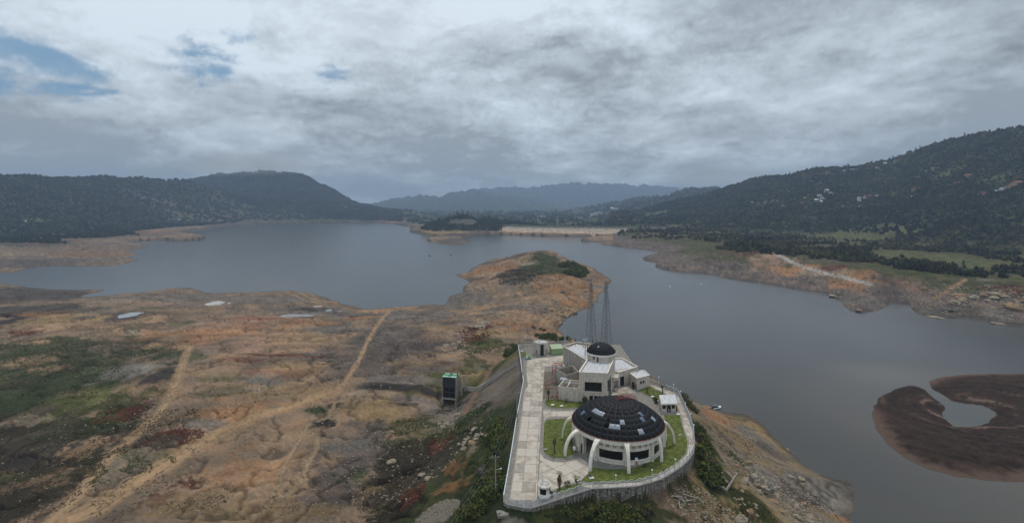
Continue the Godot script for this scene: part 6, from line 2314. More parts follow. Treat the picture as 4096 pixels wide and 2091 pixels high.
		if e[3]:
			for s in [-0.5, 0.5]:
				sh = Shape.new()
				sh.block(Vector3(s, e[1] * 0.6, 0), Vector3(0.55, 1.3, 0.3))
				put("floodlight", sh.done(), M.tank, m)
	# utility poles along the left slope, with their wires
	var poles := []
	for e in [[Vector2(-4.12, -124.95), 11.0, "grey utility pole with crossarm and street lamp on the slope left of the gate"], [Vector2(1.63, -163.17), 10.0, "slim utility pole close to the left fence, halfway along the driveway"], [Vector2(4.4, -205.0), 9.0, "thin pole by the left fence near the far yard"]]:
		var p := Vector3(e[0].x, 0, e[0].y)
		p.y = T if plat_at(p.x, p.z) < 0.0 else ground(p.x, p.z) - 0.2
		var u := thing("utility_pole", e[2], "utility pole", p)
		sh = Shape.new()
		sh.tube(Vector3.ZERO, Vector3(0, e[1], 0), 0.2, 0.13, 8)
		put("pole", sh.done(), M.wood_pole, u)
		sh = Shape.new()
		sh.bar(Vector3(-1.0, e[1] - 0.5, 0.1), Vector3(1.0, e[1] - 0.5, 0.1), 0.12, 0.14)
		put("crossarm", sh.done(), M.steel, u)
		for x in [-0.9, 0.0, 0.9]:
			sh = Shape.new()
			sh.tube(Vector3(x, e[1] - 0.43, 0.1), Vector3(x, e[1] - 0.1, 0.1), 0.08, 0.06, 6)
			put("insulator", sh.done(), M.steel_pale, u)
		if e[1] > 10.5:
			sh = Shape.new()
			sh.bar(Vector3(0, 7.2, 0), Vector3(1.1, 7.6, 0), 0.05, 0.05)
			sh.ball(Vector3(1.3, 7.58, 0), Vector3(0.32, 0.12, 0.16))
			put("street_lamp", sh.done(), M.lamp, u)
		poles.append(p + Vector3(0, e[1] - 0.1, 0.1))
	poles.push_front(poles[0] + Vector3(-17.0, -7.0, 38.0))
	for k in 3:
		var dx := -0.9 + 0.9 * k
		var line := thing("overhead_wire", ["left", "middle", "right"][k] + " wire strung between the utility poles along the left slope", "wire", poles[1])
		for i in 3:
			var a: Vector3 = poles[i] + Vector3(dx, 0, 0)
			var b: Vector3 = poles[i + 1] + Vector3(dx, 0, 0)
			var pts := []
			for j in 13:
				pts.append(a.lerp(b, j / 12.0) - Vector3(0, 0.8 * sin(PI * j / 12.0), 0))
			sh = Shape.new(poles[1])
			sh.path(pts, 0.016, 4)
			put("span", sh.done(), M.steel, line)

func build_boat() -> void:
	var t := thing("motorboat", "small white motorboat with a dark canopy moored at the foot of the slope", "boat", Vector3(101.99, 0, -248.76), 0.35)
	var sh := Shape.new()
	sh.smooth()
	var rows := []
	for i in 13:
		var u := i / 12.0
		var x := lerpf(-2.5, 2.7, u)
		var half := 1.0 * (1.0 if u < 0.5 else sqrt(maxf(0.0, 1.0 - pow((u - 0.5) / 0.5, 2.4)))) + 0.02
		rows.append([Vector3(x, -0.15, half * 0.5), Vector3(x, 0.3 + 0.12 * u, half * 0.95), Vector3(x, 0.75 + 0.25 * u * u, half), Vector3(x, 0.72 + 0.25 * u * u, 0.0)])
	for i in 12:
		for s in [1.0, -1.0]:
			for k in 3:
				var q := [rows[i][k], rows[i + 1][k], rows[i + 1][k + 1], rows[i][k + 1]]
				for m in 4:
					q[m] = Vector3(q[m].x, q[m].y, q[m].z * s)
				if s > 0.0:
					sh.quad(q[0], q[3], q[2], q[1])
				else:
					sh.quad(q[0], q[1], q[2], q[3])
	sh.flat()
	sh.quad(Vector3(-2.5, -0.15, -0.5), Vector3(-2.5, 0.75, -1.0), Vector3(-2.5, 0.75, 1.0), Vector3(-2.5, -0.15, 0.5))
	put("hull", sh.done(), M.hull, t)
	sh = Shape.new()
	sh.box(Vector3(-2.3, 0.74, -0.85), Vector3(0.4, 1.0, 0.85))
	put("cockpit", sh.done(), M.steel_dark, t)
	sh = Shape.new()
	sh.bar(Vector3(-2.2, 1.0, 0.8), Vector3(-2.2, 1.75, 0.7), 0.06, 0.06)
	sh.bar(Vector3(-2.2, 1.0, -0.8), Vector3(-2.2, 1.75, -0.7), 0.06, 0.06)
	sh.prism(PackedVector2Array([Vector2(-2.3, -0.85), Vector2(0.2, -0.8), Vector2(0.2, 0.8), Vector2(-2.3, 0.85)]), 1.7, 1.82)
	put("canopy", sh.done(), plain(0.12, 0.14, 0.15, 0.8), t)
	sh = Shape.new()
	sh.quad(Vector3(0.2, 1.7, -0.8), Vector3(0.2, 1.7, 0.8), Vector3(0.9, 0.9, 0.8), Vector3(0.9, 0.9, -0.8))
	put("windscreen", sh.done(), M.blue_panel, t)
	sh = Shape.new()
	sh.box(Vector3(-2.95, 0.1, -0.25), Vector3(-2.5, 1.15, 0.25))
	put("outboard_motor", sh.done(), M.dark, t)
	# two dark floats far out on the lake
	for e in [[Vector3(-128.95, 0, -1052.63), "pair of dark floating buoys far out on the lake, the longer one"], [Vector3(-171.5, 0, -1036.27), "single dark buoy far out on the lake, left of the pair"]]:
		var b := thing("buoy", e[1], "buoy", e[0])
		sh = Shape.new()
		sh.smooth()
		sh.ball(Vector3(0, 0.3, 0), Vector3(2.6, 0.9, 1.4), 8)
		put("float", sh.done(), M.dark, b)

# ---------------------------------------------------------------- lamps, pipes, boxes, palms on the terrace
func build_terrace_things() -> void:
	var at := [Vector2(16.17, -122.48), Vector2(25.98, -124.89), Vector2(35.73, -127.39), Vector2(43.43, -132.83), Vector2(49.82, -140.14), Vector2(56.08, -153.85), Vector2(57.93, -162.04), Vector2(59.47, -171.15), Vector2(61.45, -181.82), Vector2(61.21, -188.93), Vector2(57.97, -197.18), Vector2(53.9, -187.17), Vector2(56.15, -184.7), Vector2(50.62, -173.05), Vector2(23.55, -254.55), Vector2(29.02, -254.55)]
	var where := ["on the front fence beside the small palm", "on the front fence right below the dome", "on the front fence at the middle of the curved wall", "on the front fence near the right bend", "at the right bend of the curved wall", "on the right fence level with the dome's right leg", "on the right fence just below the gatehouse", "on the right fence beside the gatehouse door", "on the right fence behind the gatehouse", "at the back corner of the right fence", "above the water behind the flat annex", "on the lawn by the white lid, between annex and gatehouse", "on the lawn behind the gatehouse roof", "left of the gatehouse beside the road", "behind the green shed, by the trees", "behind the blank wing, by the water"]
	var proto: Node3D = null
	var g := "lamp posts round the terrace"
	for i in at.size():
		var p := Vector3(at[i].x, T + 0.1, at[i].y)
		var label: String = "slim white lamp post " + where[i]
		if proto == null:
			proto = thing("lamp_post", label, "lamp post", p, 0.0, g)
			var sh := Shape.new()
			sh.tube(Vector3.ZERO, Vector3(0, 3.0, 0), 0.07, 0.05, 8)
			put("pole", sh.done(), M.fence_pale, proto)
			sh = Shape.new()
			sh.ball(Vector3(0, 3.1, 0), Vector3(0.24, 0.14, 0.24))
			put("lamp_head", sh.done(), M.lamp, proto)
		else:
			copy_of(proto, p, 0.0, Vector3.ONE, label)
	# red pipework in the gravel yard left of the pump house
	var o := Vector3(14.58, 30, -191.78)
	var yard := Shape.new()
	yard.prism(PackedVector2Array([Vector2(13.68, -212.12), Vector2(11.76, -183.73), Vector2(16.95, -182.29), Vector2(18.21, -195.8), Vector2(21.87, -204.38), Vector2(19.17, -215.38)]), T + 0.004, T + 0.06)
	structure("gravel_yard", yard.done(), stained(plain(0.25, 0.225, 0.19), stain_texture(77, 0.2, Color(0.5, 0.48, 0.45), Color(1, 1, 1), 2, 0.0, 128, 128, 2.0), 2.5))
	var pipes := thing("red_pipework", "red fire pipes and valves standing in the gravel yard left of the pump house", "pipework", o)
	var runs := [[Vector3(13.07, 31.4, -196.56), Vector3(17.53, 31.4, -201.47), Vector3(17.07, 33.2, -196.18)], [Vector3(13.02, 30.4, -195.78), Vector3(13, 31.4, -195.44)], [Vector3(13, 30.5, -195.5), Vector3(16.66, 30.5, -198.29), Vector3(17.3, 31.6, -196.55)], [Vector3(12.75, 30.4, -191.74), Vector3(12.67, 31.2, -190.58), Vector3(17.46, 31.2, -189.79), Vector3(16.66, 31.2, -181.05)], [Vector3(13.85, 30.3, -183.42), Vector3(14.52, 30.8, -183.8), Vector3(16.75, 30.8, -182.11)], [Vector3(16.74, 31.6, -181.91), Vector3(15.93, 31.6, -183.13), Vector3(15.8, 31, -181.58)], [Vector3(16.6, 33, -204.89), Vector3(16.84, 34.5, -207.94), Vector3(21.14, 34.5, -207.28)], [Vector3(16.98, 30.3, -209.62), Vector3(16.83, 33.5, -207.81)], [Vector3(18.52, 30.3, -208.06), Vector3(18.5, 33.5, -207.81)], [Vector3(16.68, 33.6, -205.89), Vector3(18.31, 33.6, -201.21)], [Vector3(17.67, 34, -212.9), Vector3(22.83, 34, -207.55)], [Vector3(21.16, 34.4, -211.61), Vector3(21.56, 31, -215.62)]]
	for r in runs:
		var sh := Shape.new(o)
		sh.path(r, 0.13, 8)
		put("pipe", sh.done(), M.red, pipes)
	for p in [Vector3(15.92, 31, -197.71), Vector3(14.74, 31.2, -182.01), Vector3(17.45, 31.6, -198.26), Vector3(16.92, 31.2, -185.95)]:
		var sh := Shape.new(o)
		sh.turned(p, [[0.05, 0.25], [0.3, 0.3], [0.3, 0.36], [0.05, 0.4]], 10)
		sh.tube(p - Vector3(0, 0.5, 0), p + Vector3(0, 0.3, 0), 0.12, 0.08, 8)
		put("valve", sh.done(), M.rust, pipes)
	var rail := thing("yellow_railing", "low yellow railing between the driveway and the gravel yard", "railing", Vector3(12.37, 30, -191.78))
	var line := [Vector2(13.96, -213.09), Vector2(13.18, -204.38), Vector2(12.53, -195.8), Vector2(12.06, -189.19), Vector2(11.64, -183.25), Vector2(14.33, -182.53), Vector2(16.84, -182.05)]
	for i in line.size():
		var p := Vector3(line[i].x, T, line[i].y)
		var sh := Shape.new(rail.position)
		sh.block(p, Vector3(0.1, 1.1, 0.1))
		put("post", sh.done(), M.yellow, rail)
		if i < line.size() - 1:
			var q := Vector3(line[i + 1].x, T, line[i + 1].y)
			for y in [0.55, 1.05]:
				sh = Shape.new(rail.position)
				sh.bar(p + Vector3(0, y, 0), q + Vector3(0, y, 0), 0.07, 0.07)
				put("rail", sh.done(), M.yellow, rail)
	var frame := thing("pipe_scaffold", "rusty red scaffold frame round the upper white tank in the yard", "scaffold", Vector3(18.18, 30, -208.96))
	var fx := Vector3(18.2, T, -206.0)
	for dx in [0.0, 2.6, 5.0]:
		for dz in [0.0, -4.5]:
			var sh := Shape.new(frame.position)
			sh.bar(fx + Vector3(dx, 0, dz), fx + Vector3(dx, 4.6, dz), 0.09, 0.09)
			put("upright", sh.done(), M.rust, frame)
	for y in [1.6, 3.0, 4.6]:
		var sh := Shape.new(frame.position)
		sh.bar(fx + Vector3(0, y, 0), fx + Vector3(5, y, 0), 0.07, 0.07)
		sh.bar(fx + Vector3(0, y, -4.5), fx + Vector3(5, y, -4.5), 0.07, 0.07)
		sh.bar(fx + Vector3(0, y, 0), fx + Vector3(0, y, -4.5), 0.07, 0.07)
		sh.bar(fx + Vector3(5, y, 0), fx + Vector3(5, y, -4.5), 0.07, 0.07)
		put("ledger", sh.done(), M.rust, frame)
	for e in [[Vector3(20.4, T + 3.7, -208.0), Vector3(1.5, 0.35, 0.5), "white cylinder tank inside the rusty scaffold of the yard"], [Vector3(20.0, T + 3.6, -193.0), Vector3(1.0, 0.2, 1.1), "pale cylinder tank hung at the corner of the dark enclosure"], [Vector3(22.2, T + 3.4, -189.6), Vector3(0.9, 0.2, -0.6), "stubby white tank end sticking out between the two enclosures"]]:
		var tk := thing("white_tank", e[2], "tank", e[0] - Vector3(0, 0.7, 0))
		var sh := Shape.new(tk.position)
		sh.smooth()
		sh.tube(e[0] - e[1], e[0] + e[1], 0.62, 0.62, 14)
		put("drum", sh.done(), M.tank, tk)
		sh = Shape.new(tk.position)
		sh.bar(e[0] - e[1] * 0.6 - Vector3(0, 3.3, 0), e[0] - e[1] * 0.6 - Vector3(0, 0.5, 0), 0.3, 0.3)
		sh.bar(e[0] + e[1] * 0.6 - Vector3(0, 3.3, 0), e[0] + e[1] * 0.6 - Vector3(0, 0.5, 0), 0.3, 0.3)
		put("leg", sh.done(), M.steel_pale, tk)
	# blue trays with bottles at the far left of the yard
	for e in [[Vector3(6.92, 30, -230.64), M.bottle, "cream plastic container on a blue tray at the far left of the yard"], [Vector3(8.07, 30, -230.64), M.lime, "green plastic container on a blue tray at the far left of the yard"]]:
		var c := thing("container", e[2], "container", e[0])
		var sh := Shape.new()
		sh.block(Vector3.ZERO, Vector3(1.25, 0.35, 1.0))
		put("tray", sh.done(), M.blue, c)
		sh = Shape.new()
		sh.turned(Vector3(0, 0.35, 0), [[0.45, 0.0], [0.45, 1.0], [0.3, 1.15], [0.12, 1.2], [0.12, 1.35], [0.0, 1.36]], 12)
		put("bottle", sh.done(), e[1], c)
	# white lids set in the lawns
	for e in [[Vector3(14.43, 30.13, -177.11), "left white lid on the lawn before the pump house"], [Vector3(17.53, 30.13, -176.22), "right white lid on the lawn before the pump house"], [Vector3(52.03, 30.13, -184.84), "white lid on the lawn between annex and gatehouse"], [Vector3(56.34, 30.13, -169.18), "white lid at the corner of the walk below the gatehouse"], [Vector3(20.62, 30.13, -129.27), "tilted pale slab on the front lawn by a small plant"], [Vector3(4.76, 30.05, -244.15), "white lid by the tiny lawn at the far left"], [Vector3(9.68, 30.13, -144.51), "small grey lid on the rounded lawn left of the hall"], [Vector3(51.73, 30.13, -153.73), "grey lid on the lawn right of the dome"]]:
		var l := thing("lid", e[1], "lid", e[0], rng.randf() * 0.8)
		var sh := Shape.new()
		sh.block(Vector3.ZERO, Vector3(1.25, 0.1, 0.75))
		put("cover", sh.done(), M.lamp if not "grey" in e[1] else M.kerb, l)
	# air units on posts by the hall
	for e in [[Vector3(17.71, 30.1, -142.22), "brick post with a white air unit left of the hall's doorway"], [Vector3(33.86, 30.1, -135.99), "brick post with a white air unit before the hall's right window"]]:
		var a := thing("air_unit", e[1], "air unit", e[0])
		var sh := Shape.new()
		sh.block(Vector3.ZERO, Vector3(0.5, 1.1, 0.5))
		put("post", sh.done(), M.house_brick, a)
		sh = Shape.new()
		sh.block(Vector3(0, 1.1, 0), Vector3(0.7, 0.75, 0.6))
		put("housing", sh.done(), M.lamp, a)
	# manhole slab outside the gate
	var mp := Vector3(-2.22, 28.41, -116.88)
	var mh := thing("manhole_slab", "square concrete slab with a round manhole outside the gate", "manhole", mp + Vector3(0, -0.3, 0), 0.2)
	var ms := Shape.new()
	ms.block(Vector3.ZERO, Vector3(2.6, 0.6, 2.2))
	put("slab", ms.done(), M.walk, mh)
	ms = Shape.new()
	ms.tube(Vector3(-0.9, 0.6, 0.3), Vector3(-0.9, 0.64, 0.3), 0.38, 0.38, 14)
	put("round_cover", ms.done(), M.steel_dark, mh)
	for i in 2:
		ms = Shape.new()
		ms.block(Vector3(0.3 + i * 0.72, 0.602, 0.1), Vector3(0.66, 0.04, 1.1))
		put("hatch", ms.done(), M.kerb, mh)

# ---------------------------------------------------------------- rocks
func rock_mesh(sd: int, flat_: float, c: Color, rough := 0.32, cells := 0.0) -> ArrayMesh:
	# a weathered boulder, unit size, resting on y = 0
	var n := FastNoiseLite.new()
	noise_of(n, sd, 0.9, 3)
	var nc := FastNoiseLite.new()
	noise_of(nc, sd + 5, 1.7, 1, FastNoiseLite.TYPE_CELLULAR)
	nc.cellular_return_type = FastNoiseLite.RETURN_DISTANCE
	var sh := Shape.new()
	var rows := 9 if cells == 0.0 else 22
	var cols := 13 if cells == 0.0 else 34
	var pt := func(j: int, i: int) -> Vector3:
		var th := PI * j / rows
		var ph := TAU * (i % cols) / cols
		var d := Vector3(sin(th) * cos(ph), cos(th), sin(th) * sin(ph))
		# flattened facets
		var r := 1.0 + n.get_noise_3dv(d * 1.3) * rough * 1.6
		for k in 5:
			var f := Vector3(sin(sd * 1.7 + k * 2.1), cos(sd * 0.9 + k * 1.3), sin(sd * 2.3 + k * 3.7)).normalized()
			var q := d.dot(f)
			if q > 0.0:
				r = minf(r, 0.80 / maxf(q, 0.05))
		if cells > 0.0:
			r += (0.4 - clampf(nc.get_noise_3dv(d * 2.2) + 1.0, 0.0, 1.0)) * cells
		return Vector3(d.x * r, maxf(d.y * r * flat_ + 0.35 * flat_, -0.4), d.z * r)
	for j in rows:
		for i in cols:
			var g := 1.0 + 0.55 * n.get_noise_2d(j * 3.1 + sd, i * 2.7)
			var w := clampf(0.5 + n.get_noise_2d(j * 0.9, i * 0.9 + sd) * 1.2, 0.0, 1.0)
			sh.tint = Color(c.r * g, c.g * g * lerpf(0.93, 1.0, w), c.b * g * lerpf(0.82, 1.0, w))
			sh.quad(pt.call(j, i), pt.call(j, i + 1), pt.call(j + 1, i + 1), pt.call(j + 1, i))
	return sh.done()

var rocks := []
var pale_rocks := []
var dark_rocks := []

func boulder(at: Vector2, size: Vector3, mesh: Mesh, label: String, group := "", called := "boulder") -> MeshInstance3D:
	var o := put(called, mesh, M.rock)
	o.position = Vector3(at.x, maxf(ground(at.x, at.y), -0.1) - size.y * 0.12, at.y)
	o.scale = size
	o.rotation.y = rng.randf() * TAU
	tag(o, label, "boulder", group)
	return o

func nth(i: int) -> String:
	var ones := ["first", "second", "third", "fourth", "fifth", "sixth", "seventh", "eighth", "ninth", "tenth", "eleventh", "twelfth", "thirteenth", "fourteenth", "fifteenth", "sixteenth", "seventeenth", "eighteenth", "nineteenth", "twentieth"]
	if i < 20:
		return ones[i]
	return ["twenty", "thirty", "forty", "fifty", "sixty"][(i + 1) / 10 - 2] + ("-" + ones[(i + 1) % 10 - 1] if (i + 1) % 10 else "th")

func rock_patch(cx: float, cz: float, rx: float, rz: float, n: int, s0: float, s1: float, kinds: Array, label: String, group: String) -> void:
	var found := []
	for i in n:
		var a := rng.randf() * TAU
		var r := sqrt(rng.randf())
		var p := Vector2(cx + cos(a) * r * rx, cz + sin(a) * r * rz)
		if shore_at(p.x, p.y) < -1.5 or plat_at(p.x, p.y) < 1.5:
			continue
		var s := lerpf(s0, s1, pow(rng.randf(), 2.0))
		found.append([p.x / -p.y, p, Vector3(s * rng.randf_range(0.8, 1.35), s * rng.randf_range(0.6, 1.0), s)])
	found.sort_custom(func(a, b): return a[0] < b[0])
	for i in found.size():
		var k := rng.randi() % kinds.size()
		var said := "%s, %s from the left" % [label, nth(i)]
		if n > 30:
			var part: String = ["far left part", "left part", "middle", "right part", "far right part"][i * 5 / found.size()]
			said = "%s %s, %s of the spread" % ["large" if found[i][2].z > lerpf(s0, s1, 0.3) else "small", label, part]
		boulder(found[i][1], found[i][2], kinds[k], said, group)

func stones(cx: float, cz: float, rx: float, rz: float, n: int, s0: float, s1: float, mesh: Mesh, places: Array) -> void:
	for i in n:
		var a := rng.randf() * TAU
		var r := sqrt(rng.randf())
		var x := cx + cos(a) * r * rx
		var z := cz + sin(a) * r * rz
		var s := lerpf(s0, s1, pow(rng.randf(), 2.5))
		if plat_at(x, z) < 1.0:
			continue
		var y := ground(x, z)
		if y < -0.05:
			continue
		places.append(Transform3D(Basis(Vector3.UP, rng.randf() * TAU).scaled(Vector3(s, s * 0.8, s)), Vector3(x, y - s * 0.1, z)))

func build_rocks() -> void:
	for i in 5:
		rocks.append(rock_mesh(100 + i, 0.75, Color(0.29, 0.20, 0.13)))
		pale_rocks.append(rock_mesh(120 + i, 0.7, Color(0.29, 0.245, 0.195)))
		dark_rocks.append(rock_mesh(140 + i, 0.6, Color(0.125, 0.115, 0.108)))
	# the big ones that stand out
	var big := [[Vector2(75.71, -152.64), Vector3(5.6, 4.6, 3.6), rock_mesh(161, 0.8, Color(0.30, 0.27, 0.225), 0.22, 0.75), "huge knobbly conglomerate boulder on the slope right of the terrace"],
		[Vector2(70, -150.21), Vector3(2.0, 1.8, 1.7), pale_rocks[1], "grey boulder beside the concrete ruin, left of the knobbly one"],
		[Vector2(80.7, -170.24), Vector3(2.2, 1.2, 1.2), rocks[2], "sharp tan rock above the huge knobbly boulder"],
		[Vector2(59.11, -128.92), Vector3(2.2, 2.4, 1.5), pale_rocks[3], "tall pale boulder at the bottom edge, below the ruin"],
		[Vector2(64.21, -134.46), Vector3(1.4, 1.6, 1.0), rocks[1], "tan upright boulder on the grassy slope below the knobbly one"],
		[Vector2(101.86, -175.92), Vector3(1.9, 1.1, 1.5), pale_rocks[2], "cracked pale boulder by the grey beach"],
		[Vector2(97.54, -174.64), Vector3(1.5, 0.9, 1.0), pale_rocks[0], "smooth pale boulder left of the cracked one by the beach"],
		[Vector2(99.41, -171.39), Vector3(0.9, 1.0, 0.8), rocks[0], "upright tan boulder on the lower right slope"],
		[Vector2(82.64, -144.98), Vector3(1.9, 1.3, 1.0), pale_rocks[4], "long pale boulder low on the right slope"],
		[Vector2(88.04, -226.04), Vector3(2.2, 1.6, 1.8), rocks[3], "round tan boulder at the water's edge beside the boat"],
		[Vector2(114.05, -206.61), Vector3(1.0, 0.8, 0.9), rocks[4], "tan rock at the waterline of the grey beach"],
		[Vector2(114.72, -203.05), Vector3(1.4, 0.8, 0.9), dark_rocks[1], "dark mossy rock at the waterline of the grey beach"],
		[Vector2(-8.07, -144.08), Vector3(2.7, 2.6, 2.3), rock_mesh(171, 0.85, Color(0.105, 0.10, 0.095), 0.3), "big dark boulder in the bushes left of the utility pole"],
		[Vector2(-44.65, -184.52), Vector3(2.6, 1.8, 1.8), pale_rocks[2], "large pale boulder at the edge of the brown scrub"],
		[Vector2(-30.34, -168.58), Vector3(1.6, 0.8, 1.2), pale_rocks[0], "upper of two pale rocks in the brown scrub"],
		[Vector2(-26.98, -159.65), Vector3(1.9, 1.0, 1.4), pale_rocks[1], "lower of two pale rocks in the brown scrub"],
		[Vector2(-81.78, -239.12), Vector3(1.7, 1.5, 1.5), rocks[0], "rounded tan boulder beside the stream"],
		[Vector2(-83.26, -248.16), Vector3(2.0, 1.2, 1.6), rocks[2], "flat tan boulder just above the rounded one by the stream"],
		[Vector2(-14.26, -187.59), Vector3(2.1, 1.2, 1.4), pale_rocks[3], "pale boulder on the green slope, topmost of the cluster"],
		[Vector2(-12.19, -176.73), Vector3(1.9, 1.8, 1.5), pale_rocks[4], "upright grey boulder in the cluster on the green slope"],
		[Vector2(-13.47, -170.55), Vector3(2.2, 1.3, 1.3), rocks[1], "tan oblong boulder in the cluster on the green slope"],
		[Vector2(-16.45, -170.42), Vector3(1.4, 1.5, 1.1), pale_rocks[0], "pale pointed boulder low in the cluster on the green slope"],
		[Vector2(-8.27, -168.76), Vector3(1.4, 1.3, 1.1), pale_rocks[2], "pale boulder near the left fence on the green slope"],
		[Vector2(-111.88, -293.25), Vector3(3.6, 1.5, 2.0), rocks[3], "wide brown boulder, largest of the group beside the long stream bed"],
		[Vector2(-107.89, -298.46), Vector3(2.6, 1.4, 2.2), dark_rocks[0], "dark blue-grey boulder at the top of the group by the long stream bed"],
		[Vector2(-98.82, -283.55), Vector3(2.2, 1.9, 2.2), dark_rocks[2], "dark boulder nearest the long stream bed"],
		[Vector2(-106.32, -279.43), Vector3(2.4, 1.0, 1.4), dark_rocks[3], "low dark rock below the group by the long stream bed"],
		[Vector2(-112.18, -298.36), Vector3(2.4, 1.0, 1.4), dark_rocks[4], "low dark rock behind the wide brown boulder"],
		[Vector2(457.01, -456.56), Vector3(10.5, 7.0, 6.0), rocks[2], "huge pale orange boulder near the water on the far right shore"],
		[Vector2(407.8, -470.9), Vector3(8.5, 4.0, 4.0), dark_rocks[1], "dark split boulder on the right shore above the grey fan"],
		[Vector2(429.22, -483.9), Vector3(7.5, 4.0, 4.5), pale_rocks[1], "pale layered boulder on the right shore above the split one"],
		[Vector2(385.68, -454.55), Vector3(10.0, 2.0, 4.0), pale_rocks[2], "flat pale rock awash off the right shore"],
		[Vector2(416.74, -429.18), Vector3(6.0, 2.6, 3.0), pale_rocks[3], "long pale rock at the waterline near the right edge"],
		[Vector2(360.11, -561.8), Vector3(7.0, 2.2, 4.0), pale_rocks[4], "flat pale rock just off the round mud headland"],
		[Vector2(55.29, -544.75), Vector3(4.4, 3.4, 3.4), dark_rocks[2], "dark cracked boulder on the peninsula behind the pylons"],
		[Vector2(83.65, -572.94), Vector3(6.5, 3.6, 3.4), rocks[1], "long rounded boulder near the peninsula's right shore"],
		[Vector2(75.16, -540.69), Vector3(4.0, 1.8, 2.2), pale_rocks[1], "pale slab rock on the peninsula, left of a pair"],
		[Vector2(80.34, -537.42), Vector3(4.0, 1.6, 2.0), pale_rocks[3], "pale slab rock on the peninsula, right of a pair"],
		[Vector2(24.06, -471.68), Vector3(2.6, 1.8, 2.0), rocks[0], "lone tan boulder in the middle of the peninsula's neck"],
		[Vector2(-12.73, -404.12), Vector3(2.0, 1.3, 1.6), pale_rocks[0], "lone pale rock on the neck behind the drum tower"],
		[Vector2(97.19, -643.62), Vector3(6.0, 2.6, 3.0), dark_rocks[0], "dark flat boulder under the peninsula's bushes"]]
	for e in big:
		boulder(e[0], e[1] * 0.82, e[2], e[3])
	# tumbled blocks on the peninsula's shore and other rock clusters
	rock_patch(48.7, -470.4, 11.8, 15.7, 62, 1.0, 3.4, rocks, "tan block in the peninsula's tumbled rock pile", "tumbled blocks on the peninsula's shore")
	rock_patch(36.1, -432.7, 6.5, 13.3, 24, 0.8, 2.2, rocks, "smaller tan block below the tumbled rock pile", "blocks below the tumbled pile")
	rock_patch(-9.2, -426.8, 4.7, 7.9, 14, 0.6, 1.6, pale_rocks, "pale stone in a short row on the peninsula's neck", "stones in a row on the neck")
	rock_patch(-28.1, -393.7, 9.8, 11.7, 22, 1.2, 3.0, pale_rocks, "grey broken rock of the outcrop above the red weeds", "outcrop above the red weeds")
	rock_patch(-38.8, -340.4, 6.8, 19.8, 22, 0.9, 2.4, pale_rocks, "pale rock in the spill left of the green neck", "rock spill left of the green neck")
	rock_patch(-38.1, -307.3, 2.5, 4, 7, 0.6, 1.4, pale_rocks, "pale rock at the foot of the rock spill", "foot of the rock spill")
	rock_patch(82.3, -153.6, 12.3, 11.9, 60, 0.35, 1.25, pale_rocks + rocks, "loose rock on the lower right slope", "rocks on the lower right slope")
	rock_patch(63, -138.2, 4.8, 6, 22, 0.3, 0.9, pale_rocks + rocks, "pale rock in the grass near the concrete ruin", "rocks near the concrete ruin")
	rock_patch(85.3, -202.6, 6.1, 9.3, 22, 0.3, 0.9, rocks, "tan rock on the orange bank above the boat", "rocks on the orange bank")
	rock_patch(-14.8, -176.6, 5.3, 9.5, 18, 0.4, 1.0, pale_rocks, "smaller pale rock on the green slope left of the fence", "rocks on the left green slope")
	rock_patch(-28.1, -217.5, 5.4, 3.5, 14, 0.5, 1.2, pale_rocks, "pale rock at the top of the red scrub", "rocks above the red scrub")
	rock_patch(466.1, -487.6, 31.7, 21.7, 36, 1.6, 4.4, pale_rocks + rocks, "rock on the right shore's dark mud", "rocks on the dark right shore")
	rock_patch(336.2, -490, 14.7, 36.8, 16, 1.2, 3.2, rocks, "tan rock on the round mud headland", "rocks on the round headland")
	# fine rubble
	var a := []
	stones(-47.2, -193.5, 40.6, 45.9, 1500, 0.10, 0.42, null, a)
	stones(-102.6, -216.5, 54.1, 64.7, 1100, 0.10, 0.45, null, a)
	stones(-165.7, -201.1, 42.2, 65.6, 700, 0.10, 0.40, null, a)
	stones(85.8, -160.1, 20.8, 19.8, 1500, 0.10, 0.42, null, a)
	stones(89.5, -210.1, 11.6, 16.9, 700, 0.10, 0.40, null, a)
	stones(49.5, -128.3, 10.3, 6.4, 800, 0.10, 0.35, null, a)
	stones(12.6, -484.5, 84.8, 111.8, 700, 0.3, 1.0, null, a)
	stones(-88.6, -323.3, 67.9, 68.1, 500, 0.2, 0.7, null, a)
	stones(297.2, -790.4, 118.6, 134.5, 500, 0.6, 1.9, null, a)
	stones(374.3, -622.8, 62.3, 83, 400, 0.6, 1.8, null, a)
	stones(455.1, -491.5, 63.9, 68.3, 600, 0.5, 1.6, null, a)
	stones(-166, -250, 7.5, 41.1, 260, 0.12, 0.5, null, a)
	stones(-107.6, -196, 19.6, 8.3, 260, 0.12, 0.5, null, a)
	scatter("loose_stone", rock_mesh(181, 0.7, Color(0.27, 0.225, 0.175)), M.rock, a, "loose stones strewn over the bare ground")
	# gravel heap at the bottom
	a = []
	stones(-20.6, -133.8, 6.4, 5.6, 3000, 0.14, 0.6, null, a)
	scatter("gravel_heap", rock_mesh(183, 0.75, Color(0.17, 0.155, 0.13)), M.rock, a, "heap of pale crushed stone at the bottom edge left of the terrace")
	# concrete ruin on the right slope
	var r0 := Vector2(57.63, -137.71)
	var r1 := Vector2(59.24, -138.24)
	var far := Vector2(73.85, -159.85)
	var rt := thing("concrete_ruin", "narrow roofless concrete foundation lying in the grass beside the knobbly boulder", "ruin", Vector3(r0.x, ground(r0.x, r0.y), r0.y))
	var e := (far - r1).normalized()
	var len := minf(far.distance_to(r1), 17.0)
	var s := Vector2(e.y, -e.x)
	if s.x > 0.0:
		s = -s
	var wide := 2.6
	var h := func(p: Vector2) -> float: return ground(p.x, p.y)
